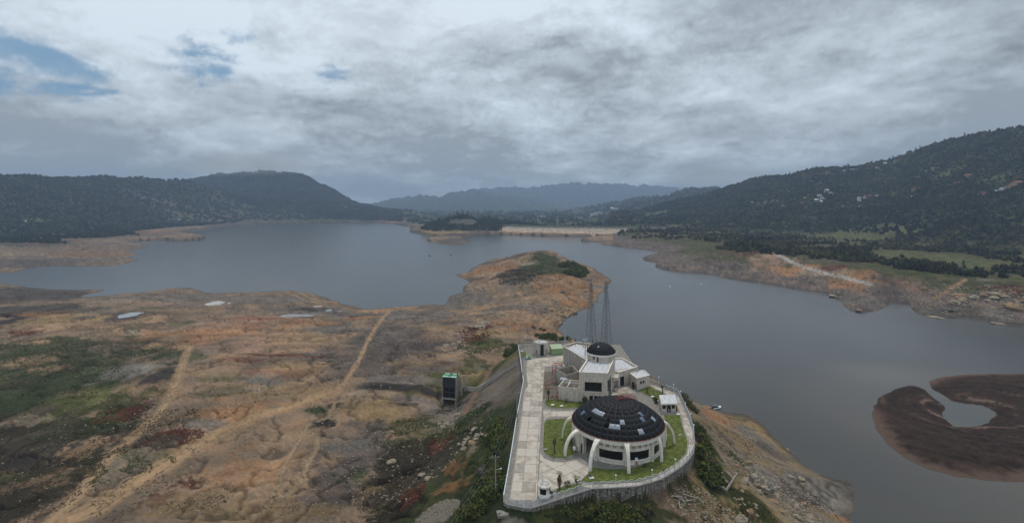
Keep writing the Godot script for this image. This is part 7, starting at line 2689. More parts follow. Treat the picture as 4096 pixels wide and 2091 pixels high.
	var strips := [[r1, r1 + e * len], [r1 + s * wide, r1 + s * wide + e * len * 0.62], [r1, r1 + s * wide], [r1 + e * len * 0.33, r1 + s * wide + e * len * 0.33], [r1 + e * len * 0.62, r1 + s * wide + e * len * 0.62], [r1 + e * len * 0.85, r1 + s * 1.2 + e * len * 0.85]]
	for q in strips:
		var sh := Shape.new(rt.position)
		var p0: Vector2 = q[0]
		var p1: Vector2 = q[1]
		sh.bar(Vector3(p0.x, h.call(p0) + 0.1, p0.y), Vector3(p1.x, h.call(p1) + 0.1, p1.y), 0.26, 0.8)
		put("wall", sh.done(), M.concrete, rt)
	# driftwood
	var wood := [[Vector2(41.97, -128.73), "pile of bleached driftwood under the retaining wall, uppermost log"], [Vector2(43.58, -128.74), "bleached branch in the driftwood pile below the wall footing"], [Vector2(45.43, -130.35), "long bleached log slanting above the driftwood pile"], [Vector2(45.99, -129.19), "short bleached log at the right of the driftwood pile"], [Vector2(42.42, -127.21), "lowest bleached log of the driftwood pile"], [Vector2(56.93, -141.96), "long pale fallen trunk on the grass right of the wall"], [Vector2(68.91, -160.81), "stack of weathered planks on the slope below the dark bushes"], [Vector2(64.53, -152.37), "forked pale branch on the green slope"], [Vector2(95.26, -161.18), "thin pale log among the rocks of the lower right slope"]]
	for i in wood.size():
		var p: Vector2 = wood[i][0]
		var t := thing("driftwood_log", wood[i][1], "driftwood", Vector3(p.x, ground(p.x, p.y), p.y), rng.randf() * PI)
		var l := rng.randf_range(1.4, 2.6) * (1.7 if i in [2, 5] else 1.0)
		var sh := Shape.new()
		sh.tube(Vector3(-l, 0.25, 0), Vector3(0.2, 0.32, 0.15), 0.13, 0.17, 7)
		sh.tube(Vector3(0.2, 0.32, 0.15), Vector3(l, 0.2, -0.2), 0.17, 0.07, 7)
		put("trunk", sh.done(), M.driftwood, t)
		sh = Shape.new()
		sh.tube(Vector3(0.1, 0.3, 0.1), Vector3(0.9, 0.8, 0.7), 0.08, 0.03, 5)
		put("branch", sh.done(), M.driftwood, t)
		sh = Shape.new()
		sh.tube(Vector3(-0.5, 0.3, 0.0), Vector3(-1.2, 0.7, -0.8), 0.07, 0.03, 5)
		put("branch", sh.done(), M.driftwood, t)

# ---------------------------------------------------------------- plants
func crown_mesh(sd: int, n: int, leaf: float, c: Color, clumps: int, tall := 1.0, gap := 0.0) -> ArrayMesh:
	# foliage of a bush or tree: leaf-sized faces gathered in clumps through a unit crown that stands on y = 0
	var r := RandomNumberGenerator.new()
	r.seed = sd
	var sh := Shape.new()
	var heads := []
	for i in clumps:
		var a := r.randf() * TAU
		var y := r.randf_range(0.25, 0.85)
		var d := sqrt(r.randf()) * 0.72 * sin(PI * clampf(y, 0.15, 0.9))
		heads.append([Vector3(cos(a) * d, y * tall, sin(a) * d), r.randf_range(0.24, 0.42), r.randf_range(0.55, 1.45)])
	for i in n:
		var hd: Array = heads[r.randi() % clumps]
		var d := Vector3(r.randfn(), r.randfn() * 0.8, r.randfn()).normalized()
		var p: Vector3 = hd[0] + d * hd[1] * pow(r.randf(), 0.35)
		p.y = maxf(p.y, 0.03)
		var nrm := (d + Vector3(r.randfn(), r.randfn() + 0.5, r.randfn()) * 0.55).normalized()
		var u := nrm.cross(Vector3(r.randfn(), r.randfn(), r.randfn())).normalized()
		var w := nrm.cross(u)
		var s := leaf * r.randf_range(0.6, 1.3)
		var g: float = hd[2] * r.randf_range(0.65, 1.4)
		var yel := r.randf()
		sh.tint = Color(c.r * g * lerpf(0.8, 1.3, yel), c.g * g, c.b * g * lerpf(1.1, 0.8, yel))
		sh.tri(p - u * s, p + w * s * 1.1, p + u * s)
		if i % 2 == 0:
			sh.tri(p - u * s, p + u * s, p - w * s * 0.9 + nrm * s * 0.3)
	return sh.done()

func pointed_mesh(sd: int, n: int, leaf: float, c: Color) -> ArrayMesh:
	# a conifer or a tall narrow crown
	var r := RandomNumberGenerator.new()
	r.seed = sd
	var sh := Shape.new()
	for i in n:
		var y := pow(r.randf(), 0.8)
		var rad := (1.0 - y) * 0.42 * (0.75 + 0.35 * sin(y * 26.0 + sd)) + 0.02
		var a := r.randf() * TAU
		var p := Vector3(cos(a) * rad * r.randf_range(0.5, 1.0), 0.08 + y * 0.92, sin(a) * rad * r.randf_range(0.5, 1.0))
		var d := Vector3(cos(a), -0.35, sin(a))
		var s := leaf * r.randf_range(0.6, 1.3) * (1.1 - y * 0.6)
		var w := Vector3(-sin(a), r.randf_range(-0.3, 0.3), cos(a))
		var g := r.randf_range(0.55, 1.4)
		sh.tint = Color(c.r * g, c.g * g, c.b * g)
		sh.tri(p - w * s, p + d * s * 1.6, p + w * s)
	return sh.done()

func trunk_mesh(h: float, r0: float, limbs: int, sd: int) -> ArrayMesh:
	var r := RandomNumberGenerator.new()
	r.seed = sd
	var sh := Shape.new()
	sh.tube(Vector3(0, -0.1, 0), Vector3(0.03, h, 0.02), r0, r0 * 0.5, 6)
	for i in limbs:
		var a := TAU * i / limbs + r.randf()
		var y := h * r.randf_range(0.45, 0.95)
		sh.tube(Vector3(0.02, y, 0.01), Vector3(cos(a) * 0.42, y + r.randf_range(0.2, 0.4), sin(a) * 0.42), r0 * 0.45, r0 * 0.15, 4)
	return sh.done()

func make_plant(called: String, label: String, category: String, crown: Mesh, trunk: Mesh, at: Vector3, size: Vector3, turn: float, group: String) -> Node3D:
	var t := thing(called, label, category, at, turn, group)
	t.scale = size
	if trunk:
		put("trunk", trunk, M.bark, t)
	put("crown", crown, M.leaf, t)
	return t

func palm(at: Vector2, h: float, skirt: float, crown: float, label: String, green := 1.0) -> void:
	var t := thing("palm_tree", label, "palm tree", Vector3(at.x, T + 0.1, at.y), rng.randf() * TAU, "palms on the terrace lawns")
	var sh := Shape.new()
	sh.tube(Vector3.ZERO, Vector3(0.05, h * 0.8, 0.03), 0.22, 0.17, 8)
	put("trunk", sh.done(), M.bark, t)
	# hanging dead fronds
	if skirt > 0.0:
		sh = Shape.new()
		for i in 70:
			var a := rng.randf() * TAU
			var y := h * 0.8 - rng.randf() * skirt * 0.75
			var p := Vector3(cos(a) * 0.2, y, sin(a) * 0.2)
			var q := Vector3(cos(a) * rng.randf_range(0.4, 0.75), y - rng.randf_range(0.5, 0.9) * skirt * 0.5, sin(a) * rng.randf_range(0.4, 0.75))
			var w := Vector3(-sin(a), 0, cos(a)) * 0.13
			var g := rng.randf_range(0.45, 1.2)
			sh.tint = Color(0.15 * g, 0.12 * g, 0.085 * g)
			sh.tri(p - w * 0.5, q - w, q + w)
			sh.tri(p - w * 0.5, q + w, p + w * 0.5)
		put("dead_fronds", sh.done(), M.leaf, t)
	for i in 15:
		sh = Shape.new()
		var a := TAU * i / 15.0 + rng.randf() * 0.3
		var lift := rng.randf_range(-0.15, 1.0)
		var d := Vector3(cos(a), 0, sin(a))
		var base := Vector3(0.05, h * 0.82, 0.03)
		var mid := base + d * crown * 0.5 + Vector3(0, crown * 0.55 * lift + 0.1, 0)
		var tip := base + d * crown + Vector3(0, crown * (0.5 * lift - 0.25), 0)
		var w := Vector3(-sin(a), 0, cos(a))
		var g := rng.randf_range(0.6, 1.3) * green
		sh.tint = Color(0.075 * g, 0.085 * g, 0.024 * g)
		for k in 5:
			var fan := d.rotated(Vector3.UP, (k - 2) * 0.28)
			sh.tri(base.lerp(mid, 0.5) - w * 0.03, mid + fan * crown * 0.45 + Vector3(0, -0.05 * absf(k - 2), 0) + (tip - mid) * 0.3, base.lerp(mid, 0.5) + w * 0.06)
		put("frond", sh.done(), M.leaf, t)

func build_plants() -> void:
	palm(Vector2(13.22, -181.11), 4.9, 1.6, 1.25, "palm at the left corner of the pump house lawn", 0.7)
	palm(Vector2(11.84, -124.22), 4.7, 2.6, 0.9, "shaggy palm with a thick skirt of dead fronds beside the guard booth", 0.9)
	palm(Vector2(12.18, -142.42), 5.1, 1.3, 1.2, "palm on the rounded lawn left of the hall", 0.9)
	palm(Vector2(16.28, -124.78), 2.9, 0.7, 1.15, "small palm at the tip of the lawn wedge", 1.0)
	palm(Vector2(56.51, -187.42), 4.1, 1.0, 1.6, "bushy palm behind the gatehouse", 1.1)
	palm(Vector2(51.2, -188.93), 2.5, 0.4, 1.2, "yellowish low palm on the lawn by the annex", 1.5)
	palm(Vector2(17.48, -148.15), 2.8, 0.8, 1.2, "palm tucked behind the hall's left leg", 0.7)
	palm(Vector2(19.54, -179.26), 1.4, 0.0, 0.9, "knee-high palm under the blank front enclosure wall", 0.8)
	palm(Vector2(20.39, -129.87), 1.1, 0.0, 0.7, "small yellow-green plant on the front lawn", 1.6)
	palm(Vector2(36.01, -134.87), 0.9, 0.3, 0.6, "pair of dry knee-high plants before the hall's right window", 0.9)
	# bushes: three crowns shared by all
	var c1 := crown_mesh(1, 620, 0.085, Color(0.062, 0.080, 0.027), 16, 1.0)
	var c2 := crown_mesh(2, 560, 0.085, Color(0.088, 0.095, 0.032), 13, 0.9)
	var c3 := crown_mesh(3, 430, 0.075, Color(0.088, 0.074, 0.052), 15, 1.1)
	var tr := trunk_mesh(0.6, 0.05, 5, 9)
	var crowns := [c1, c2, c3]
	var own := [[Vector2(26.28, -178.8), 1.5, 2.6, 1, "rounded bush against the front windows of the pump house"], [Vector2(24.37, -177.89), 0.7, 1.2, 1, "small bush left of the rounded one under the pump house windows"], [Vector2(14.01, -125.67), 1.1, 1.3, 2, "reddish dark shrub on the small lawn wedge"], [Vector2(51.92, -179.03), 1.5, 2.0, 0, "dark clipped bush left of the gatehouse"], [Vector2(51.73, -181.82), 1.0, 1.2, 0, "low dark bush on the lawn edge by the road"], [Vector2(38.75, -189.96), 0.6, 0.7, 1, "ball-shaped bush on the strip beside the pump house steps"]]
	for e in own:
		make_plant("bush", e[4], "bush", crowns[e[3]], tr, Vector3(e[0].x, T + 0.08, e[0].y), Vector3(e[1], e[2], e[1]), rng.randf() * TAU, "")
	# thickets round the terrace: [centre, reach, how many, smallest, largest, kinds, label, group]
	var thickets := [[21.3, -120.8, 9.7, 2.7, 32, 1.6, 3.0, [0, 1, 0], "dark green bush under the front of the retaining wall", "thicket under the front wall"],
		[12.1, -119.6, 4.2, 1.8, 11, 1.8, 3.4, [0, 1], "tall green bush at the front wall's foot near the gate", "bushes near the gate"],
		[31.5, -123.2, 4.3, 2, 10, 1.0, 2.2, [1, 2], "thin green bush at the foot of the curved wall", "bushes at the curved wall"],
		[54.9, -145.9, 3.5, 8.6, 34, 2.2, 3.8, [0, 2, 2, 0], "dark bushy tree right of the curved wall", "thicket right of the curved wall"],
		[61.5, -165.4, 2.1, 9.1, 26, 1.8, 3.2, [0, 1, 2], "bush on the bank beside the right fence", "bushes beside the right fence"],
		[76.3, -216, 1.7, 10.9, 14, 1.8, 3.0, [0, 1, 2], "bush on the bank behind the gatehouse", "bushes behind the gatehouse"],
		[91.2, -279.7, 5.6, 5.5, 9, 2.0, 3.4, [2, 2, 0], "brownish wispy tree behind the terrace's right corner", "wispy trees behind the right corner"],
		[78.6, -307, 4.6, 4.7, 5, 1.4, 2.4, [2], "thin brown shrub behind the annex roof", "shrubs behind the annex"],
		[-5.1, -161.5, 2.7, 19.1, 40, 1.8, 3.4, [0, 0, 1], "dark green bush on the bank along the left fence", "bushes along the left fence"],
		[-6.1, -130.9, 3.6, 9.8, 36, 1.8, 3.4, [0, 0, 1], "dark green bush round the foot of the utility pole", "bushes round the utility pole"],
		[-9.9, -125.3, 3.8, 3.5, 16, 1.6, 3.0, [0, 1], "bush above the gravel heap at the bottom edge", "bushes above the gravel heap"],
		[0.3, -328.8, 4.3, 17, 14, 2.2, 4.2, [0], "dark tree at the far left corner of the terrace", "trees at the far left corner"],
		[30.2, -372.5, 11.2, 10, 20, 2.4, 4.0, [0, 0, 1], "dark tree in the grove behind the drum tower", "grove behind the drum tower"],
		[50.2, -368.9, 3, 5.5, 4, 1.8, 3.2, [2, 0], "wispy tree behind the masts of the blank wing", "wispy trees behind the blank wing"],
		[19.9, -389.7, 5.8, 6.4, 5, 1.6, 2.6, [1, 2], "scraggly tree between the neck and the drum tower", "scraggly trees on the neck"],
		[86.4, -708.1, 16.3, 63.3, 34, 6.0, 10.0, [0], "dark bush in the clump on top of the peninsula", "clump on the peninsula top"],
		[73.2, -684, 6.8, 26.8, 6, 3.0, 5.0, [0, 1], "smaller bush at the left of the peninsula clump", "left edge of the peninsula clump"]]
	for e in thickets:
		var grown := []
		for i in e[4]:
			var a := rng.randf() * TAU
			var r := sqrt(rng.randf())
			var x: float = e[0] + cos(a) * r * e[2]
			var z: float = e[1] + sin(a) * r * e[3]
			if plat_at(x, z) < 1.6 or shore_at(x, z) < 3.0:
				continue
			var s := rng.randf_range(e[5], e[6])
			var k: int = e[7][rng.randi() % e[7].size()]
			grown.append([x / -z, k, Vector3(x, ground(x, z) - 0.15, z), Vector3(s, s * rng.randf_range(0.8, 1.15), s)])
		grown.sort_custom(func(p, q): return p[0] < q[0])
		for i in grown.size():
			var g: Array = grown[i]
			make_plant("bush", "%s, %s from the left" % [e[8], nth(i)], "bush", crowns[g[1]], tr, g[2], g[3], rng.randf() * TAU, e[9])
	# heath, weeds and tufts on the bare ground
	var kinds := [[Color(0.040, 0.050, 0.020), "dark green tufts of heath on the bare ground"], [Color(0.080, 0.030, 0.022), "reddish weeds on the bare ground"], [Color(0.045, 0.036, 0.026), "brown dry scrub on the bare ground"]]
	var beds := [[-298.5, -314.6, 51.9, 32, 1500, 0], [-251.7, -311.1, 37.3, 31.1, 900, 2], [-237.9, -241.8, 33.8, 44, 2600, 0], [-183.1, -213.1, 21.3, 14.7, 1200, 0], [-167.1, -182.8, 21, 19.7, 2400, 2], [-155.2, -157.8, 15, 12, 1500, 2], [-149.4, -180.2, 10.8, 14, 900, 0], [-140.6, -174.9, 5.2, 8.2, 260, 0], [-134, -180.1, 10.8, 8.7, 900, 0], [-136.9, -203.1, 10.2, 8.9, 900, 1], [-153.1, -217.4, 13, 12.8, 600, 2], [-176.9, -228.5, 10.3, 14.1, 500, 1], [-115.7, -162, 24.3, 12.7, 900, 2], [-136.5, -237.7, 19, 24.7, 420, 0], [-85.8, -156.3, 19.5, 6.5, 500, 2], [-37.5, -183.6, 11.9, 18, 3000, 2], [-39.9, -163.5, 10.6, 11.4, 2200, 2], [-27.8, -196.7, 4.9, 8.3, 900, 1], [-31.3, -153.4, 4.6, 6.6, 700, 1], [-41.7, -214.7, 14, 7.4, 800, 0], [-45.1, -201.4, 12.1, 13, 500, 0], [-52.2, -174.5, 7.9, 6.5, 400, 0], [-16.7, -199.2, 9, 13.7, 1400, 0], [-7.7, -157.5, 5.5, 16.2, 1400, 0], [-25, -338.5, 11.8, 18.1, 700, 0], [-29.4, -372.1, 13, 14.7, 500, 1], [55, -137.1, 9.6, 11, 2600, 0], [64.7, -135.9, 8.8, 6.8, 1800, 0], [31.2, -122, 9.8, 3, 1600, 0], [15, -119.1, 10.7, 3.5, 2600, 0], [84.2, -186.8, 8.4, 12, 360, 2], [80.8, -153.6, 12.3, 9.4, 500, 0], [10.5, -656.4, 29.5, 70.3, 700, 2], [48.8, -738.9, 36.9, 128.5, 900, 0]]
	for k in 3:
		var places := []
		var hues := []
		for b in beds:
			if b[5] != k:
				continue
			for i in int(b[4] * 1.6):
				var a := rng.randf() * TAU
				var r := sqrt(rng.randf()) * 1.05
				var x: float = b[0] + cos(a) * r * b[2]
				var z: float = b[1] + sin(a) * r * b[3]
				if n_mid.get_noise_2d(x * 2.0, z * 2.0) < -0.12 or plat_at(x, z) < 1.0 or shore_at(x, z) < 2.0:
					continue
				var s := rng.randf_range(0.3, 0.95) * clampf(-z / 210.0, 0.7, 3.0)
				places.append(Transform3D(Basis(Vector3.UP, rng.randf() * TAU).scaled(Vector3(s, s, s)), Vector3(x, ground(x, z) - 0.03, z)))
				var g := rng.randf_range(0.6, 1.9)
				hues.append(Color(g * rng.randf_range(0.85, 1.25), g, g * 0.95))
		scatter("heath" if k == 0 else ("red_weed" if k == 1 else "dry_scrub"), tuft_mesh(16, 0.3, 0.42, kinds[k][0] * 1.7), M.leaf, places, kinds[k][1], self, hues)

# ---------------------------------------------------------------- houses on the hills, woods
func house_kind(k: int) -> Node3D:
	# 0 white boxy, 1 white gabled, 2 tiled roof, 3 long low
	var t := Node3D.new()
	var sh := Shape.new()
	var w: Material = [M.house_white, M.house_white, M.house_tan, M.house_white][k]
	var size: Vector3 = [Vector3(13, 6.5, 9), Vector3(11, 5, 9), Vector3(14, 4, 9), Vector3(18, 3.4, 8)][k]
	sh.block(Vector3(0, -3, 0), size + Vector3(0, 3, 0))
	if k == 0:
		sh.block(Vector3(-2, size.y - 0.02, -1), Vector3(8, 3.0, 6))
	put("wall", sh.done(), w, t)
	sh = Shape.new()
	if k == 1 or k == 2:
		var hx := size.x * 0.56
		var hz := size.z * 0.6
		var y := size.y
		var ry := y + (3.6 if k == 1 else 2.4)
		sh.quad(Vector3(-hx, y, hz), Vector3(-hx, ry, 0), Vector3(hx, ry, 0), Vector3(hx, y, hz))
		sh.quad(Vector3(hx, y, -hz), Vector3(hx, ry, 0), Vector3(-hx, ry, 0), Vector3(-hx, y, -hz))
		sh.tri(Vector3(-hx, y, -hz), Vector3(-hx, ry, 0), Vector3(-hx, y, hz))
		sh.tri(Vector3(hx, y, hz), Vector3(hx, ry, 0), Vector3(hx, y, -hz))
	else:
		sh.block(Vector3(0, size.y + (3.0 if k == 0 else 0.0), 0) + (Vector3(-2, 0, -1) if k == 0 else Vector3.ZERO), Vector3(9 if k == 0 else 19, 0.5, 7 if k == 0 else 9))
	put("roof", sh.done(), M.tile_roof if k == 2 else (M.grey_roof if k != 1 else M.house_white), t)
	for i in 3:
		for j in (2 if k == 0 else 1):
			sh = Shape.new()
			sh.block(Vector3(-size.x * 0.32 + i * size.x * 0.32, 0.8 + j * 3.1, size.z * 0.5 + 0.03), Vector3(2.4, 1.7, 0.1))
			put("window", sh.done(), M.dark, t)
	sh = Shape.new()
	sh.block(Vector3(size.x * 0.14, 0.0, size.z * 0.5 + 0.04), Vector3(1.3, 2.3, 0.1))
	put("door", sh.done(), M.steel_dark, t)
	return t

func build_houses() -> void:
	var protos := [house_kind(0), house_kind(1), house_kind(2), house_kind(3)]
	# [place, kind, size, label]
	var list := [[Vector3(1175.59, 157.85, -1866.01), 1, 1.0, "white gabled house, highest of the terraced cluster on the right hillside"], [Vector3(1158.57, 147.14, -1813.1), 0, 0.8, "white boxy house on the right of the terraced hillside cluster"], [Vector3(1108.44, 134.11, -1795.05), 0, 1.1, "large white boxy house in the middle of the terraced cluster"], [Vector3(1097.88, 126.45, -1763.66), 0, 0.9, "white box house just below the large one of the terraced cluster"], [Vector3(1075.58, 121.16, -1763.24), 1, 0.9, "white house lowest left of the terraced hillside cluster"], [Vector3(1072.91, 114.74, -1734.7), 1, 0.9, "white gabled house at the bottom of the terraced cluster"], [Vector3(1097.07, 130.84, -1868.94), 1, 0.7, "lone small white house left of the terraced cluster"], [Vector3(1037.26, 110.98, -1829.39), 2, 0.8, "house with an orange tiled roof left of the terraced cluster"], [Vector3(994.93, 101.82, -1822.22), 2, 1.0, "long row house with orange roofs at the edge of the wood"], [Vector3(985.76, 99.08, -1846), 2, 0.7, "leftmost orange-roofed house at the edge of the wood"], [Vector3(1048.63, 115.31, -1801.76), 2, 0.7, "orange-roofed house just below the lone white one"], [Vector3(981.75, 117.31, -2036.82), 0, 0.7, "white box house, right of three in a row on the left of the hillside"], [Vector3(967.1, 113.39, -2059.84), 3, 0.6, "low white house, middle of three in a row on the hillside"], [Vector3(967.25, 112.64, -2107.3), 3, 0.5, "low white house, left of three in a row on the hillside"], [Vector3(962.23, 109.71, -2157.47), 3, 0.5, "tiny pale house further left below the ridge"], [Vector3(1154.21, 122.31, -1652.41), 0, 1.1, "modern white stepped house right of the orange row"], [Vector3(1168.14, 126.47, -1654.59), 0, 0.8, "upper white block of the modern stepped houses"], [Vector3(1187.93, 134.99, -1666.1), 2, 1.0, "brick-roofed house behind the modern stepped ones"], [Vector3(1094.73, 102.4, -1598.14), 3, 1.1, "long pale house at the wood's edge, below the modern ones"], [Vector3(1092.58, 101.55, -1553.07), 3, 1.2, "long tan house at the wood's edge, right of the long pale one"], [Vector3(1079.24, 101.61, -1612.02), 3, 1.0, "white shed-like house at the wood's edge, left of the long pale one"], [Vector3(1153.47, 125.3, -1686.37), 2, 0.7, "small orange-roofed house left of the modern stepped ones"], [Vector3(1207.14, 136.95, -1642.37), 3, 1.1, "flat grey-roofed house high behind the dark pines"], [Vector3(1241.23, 152.1, -1532.38), 2, 1.1, "orange brick house alone on a meadow of the right hillside"], [Vector3(1195.18, 132.68, -1485.62), 3, 0.6, "grey block house below the orange brick one"], [Vector3(1306.69, 188.64, -1429.64), 2, 0.9, "red-roofed house high up on the right hill"], [Vector3(1190.49, 130.9, -1261.12), 2, 1.1, "house with a pale zigzag roof among trees near the right edge"], [Vector3(1216.91, 140.19, -1236.7), 0, 0.8, "white modern house near the right edge of the hillside"], [Vector3(1220.57, 142.56, -1251.87), 3, 0.7, "low white house left of the white modern one near the right edge"], [Vector3(1237.19, 148.44, -1242.16), 2, 1.0, "long red-roofed house above the white modern one"], [Vector3(1263.56, 156.81, -1248.58), 2, 1.2, "pink walled house with tiled roof at the right edge"], [Vector3(1264.86, 167.43, -1419.6), 2, 0.6, "little orange roof in the trees below the hill top"], [Vector3(1431.23, 255.94, -2136.17), 3, 1.2, "low white house just under the left part of the hill crest"], [Vector3(1463.36, 259.99, -2133.18), 3, 1.3, "long white house just under the hill crest"], [Vector3(1478.52, 253.51, -2019.84), 0, 0.8, "white house under the crest, right of the long one"], [Vector3(1539.54, 278.27, -2060.96), 1, 0.8, "white gabled house close to the hill crest"], [Vector3(1557.68, 284.09, -2022.96), 2, 1.0, "brown-roofed house highest on the crest"], [Vector3(1366.96, 247.08, -2162.91), 2, 0.9, "orange-roofed house left below the crest trees"], [Vector3(1472.85, 255.15, -2068.62), 3, 0.7, "small pale house between the crest houses"], [Vector3(813.97, 76.46, -2242.34), 2, 0.8, "orange-roofed house behind the dam's right end"], [Vector3(582.69, 32.17, -2055.36), 3, 1.2, "green-roofed hut at the right end of the dam"], [Vector3(-1721.75, 38.09, -2579.4), 3, 1.5, "white house alone at the foot of the left wooded hill"], [Vector3(-1701.61, 53.12, -1736.33), 3, 1.0, "pale hut in a clearing on the left hillside"], [Vector3(855.85, 82.97, -4257.97), 1, 1.8, "large white house on the slope behind the dam"], [Vector3(787.57, 79.32, -3759.27), 0, 1.6, "white block right of the large white house behind the dam"], [Vector3(-946.68, 61.41, -5145.02), 3, 2.6, "long white farm shed on the meadow left of the wooded knoll"], [Vector3(-1163.52, 85.18, -3705.47), 3, 1.8, "white house at the right foot of the dome-shaped mountain"], [Vector3(-1228.7, 100, -3656.85), 3, 1.6, "white house higher at the foot of the dome-shaped mountain"], [Vector3(560.49, 69.2, -6159.26), 3, 3.0, "white sheds in the far valley, left group"], [Vector3(218.53, 33.03, -3524.72), 3, 2.4, "pale greenhouse roof beyond the dam"], [Vector3(610.06, 33.69, -3789.17), 0, 2.4, "white houses of the far village, left end"], [Vector3(638.91, 39.33, -3791.75), 0, 2.6, "white houses of the far village, middle"], [Vector3(675.45, 46.27, -3837.8), 0, 2.4, "white houses of the far village, right end"], [Vector3(450.19, 24.4, -3436.59), 3, 2.4, "pale farmhouse beyond the middle of the dam"]]
	for e in list:
		var p: Node3D = protos[e[1]]
		var t: Node3D = p.duplicate()
		t.name = numbered(["box_house", "gabled_house", "tiled_house", "low_house"][e[1]])
		add_child(t)
		t.position = e[0]
		t.rotation.y = rng.randf_range(-0.5, 0.5)
		t.scale = Vector3.ONE * e[2] * (1.3 if e[0].x > 700.0 else 1.0)
		tag(t, e[3], "house")
	for p in protos:
		p.free()

func meadow(x: float, z: float) -> bool:
	for e in meadows:
		var q := Vector2((x - e[0]) / e[2], (z - e[1]) / e[3])
		if q.length_squared() < 1.1 + n_mid.get_noise_2d(x, z) * 0.8:
			return true
	return false

func build_forests() -> void:
	var round1 := crown_mesh(41, 100, 0.2, Color(0.042, 0.052, 0.023), 9, 0.95)
	var round2 := crown_mesh(42, 80, 0.22, Color(0.060, 0.066, 0.029), 8, 0.8)
	var round3 := crown_mesh(43, 80, 0.2, Color(0.062, 0.056, 0.037), 9, 1.0)
	var dark_pine := pointed_mesh(44, 110, 0.16, Color(0.020, 0.028, 0.015))
	var gum := crown_mesh(45, 70, 0.15, Color(0.030, 0.034, 0.022), 7, 1.6)
	var tr := trunk_mesh(0.55, 0.045, 4, 19)
	var tall_tr := trunk_mesh(0.9, 0.03, 5, 20)
	var kinds := [round1, round2, round3, dark_pine, gum]
	# right hillside: scattered trees below, closed wood above
	var found := []
	for i in 30000:
		var t := rng.randf_range(0.12, 1.12)
		var d := 560.0 * pow(5.2, rng.randf())
		var x := t * d
		var z := -d
		if x < 0.19 * d + 20.0:
			continue
		var s := shore_at(x, z)
		if s < 60.0 or (s < 135.0 and d < 1250.0):
			continue
		if meadow(x, z):
			continue
		var h := land_height(x, z, s, 200.0)
		var n := n_mid.get_noise_2d(x * 0.35 + 400.0, z * 0.35)
		if h < 15.0 or (h < 42.0 and n < 0.02 - (h - 18.0) * 0.012):
			continue
		var on_road := Vector2(x - 590.0, z + 960.0).length() < 30.0
		if on_road:
			continue
		h = ground(x, z)
		var size := rng.randf_range(2.6, 5.6) * (1.0 if d < 1500.0 else 1.6)
		found.append([d, Vector3(x, h - 0.4, z), size, rng.randi() % 3 if rng.randf() > 0.05 else 3])
	found.sort_custom(func(p, q): return p[0] < q[0])
	# a stand of tall dark trees on the slope and another by the road head
	var pines := []
	for e in [[1105.9, -1425.1, 64.1, 51.3, 46, 11.0, 17.0, 3, "tall dark pine in the stand on the middle hillside"], [1118.6, -1540.8, 30.8, 24.7, 14, 8.0, 13.0, 3, "dark pine left of the big hillside stand"], [565.3, -1139.8, 34.2, 27.4, 34, 11.0, 18.0, 4, "tall dark gum tree at the head of the gravel road"], [1157.6, -1250.2, 43.8, 35, 24, 10.0, 15.0, 0, "big dark spreading tree below the red-roofed house"], [686.2, -2104.8, 63.1, 50.5, 30, 14.0, 24.0, 3, "tall dark pine in the big stand past the dam"], [762.3, -2054.6, 37, 29.6, 16, 14.0, 24.0, 3, "tall dark pine right of the big stand past the dam"], [497.4, -2064, 41.3, 33, 14, 9.0, 15.0, 3, "dark pine behind the dam's right half"], [764.2, -754.1, 9.8, 88.2, 12, 8.0, 13.0, 3, "dark tall tree near the right edge above the shore"]]:
		var stand := []
		for i in e[4]:
			var a := rng.randf() * TAU
			var r := sqrt(rng.randf())
			var x: float = e[0] + cos(a) * r * e[2]
			var z: float = e[1] + sin(a) * r * e[3]
			stand.append([Vector3(x, ground(x, z) - 0.4, z), rng.randf_range(e[5], e[6]), e[7], x / -z])
		stand.sort_custom(func(p, q): return p[3] < q[3])
		for i in stand.size():
			stand[i].append([nth(i), e[8]])
		pines.append_array(stand)
	var n_single := 0
	var heads := ["dark round tree on the lower right hillside", "olive spreading tree on the lower right hillside", "brownish tree on the lower right hillside", "dark pointed tree on the lower right hillside"]
	var protos := {}
	var rest := [[], [], [], [], []]
	var tints := [[], [], [], [], []]
	for e in found:
		var k: int = e[3]
		var s: float = e[2]
		var size := Vector3(s, s * rng.randf_range(1.1, 1.6), s) if k < 3 else Vector3(s * 1.5, s * 2.6, s * 1.5)
		if n_single < 240:
			n_single += 1
			var build: String = "small " if s < 3.3 else ("wide " if size.y < s * 1.3 else ("tall " if size.y > s * 1.48 else ""))
			var where: String = " near the shore" if e[1].y < 26.0 else " among the meadows"
			if e[1].x < 0.62 * e[0]:
				where += " left of the gravel road"
			elif e[1].x > 0.9 * e[0]:
				where += " towards the right edge"
			var o: Node3D
			if not protos.has(k):
				protos[k] = make_plant("hill_tree", "", "tree", kinds[k], tr, e[1], size, 0.0, "")
				o = protos[k]
			else:
				o = copy_of(protos[k], e[1], rng.randf() * TAU, size)
			tag(o, build + heads[k] + where, "tree", build + heads[k].replace(" on", "s on").replace("tree", "tree") + where)
		else:
			rest[k].append(Transform3D(Basis(Vector3.UP, rng.randf() * TAU).scaled(size), e[1]))
			var patch := clampf(0.5 + n_big.get_noise_2d(e[1].x * 1.6, e[1].z * 1.6) * 1.4, 0.0, 1.0)
			var g := rng.randf_range(0.7, 1.25) * lerpf(0.7, 2.1, patch)
			tints[k].append(Color(g * rng.randf_range(0.85, 1.3), g, g * rng.randf_range(0.8, 1.1)))
	var names := ["hill_wood", "hill_wood", "hill_wood", "hill_wood", "hill_wood"]
	for k in 4:
		scatter(names[k], kinds[k], M.far_leaf, rest[k], ["closed dark wood covering the right hillside", "olive trees mixed through the right hillside wood", "brownish trees mixed through the right hillside wood", "pointed trees mixed through the right hillside wood"][k], self, tints[k])
	var pine_proto := {}
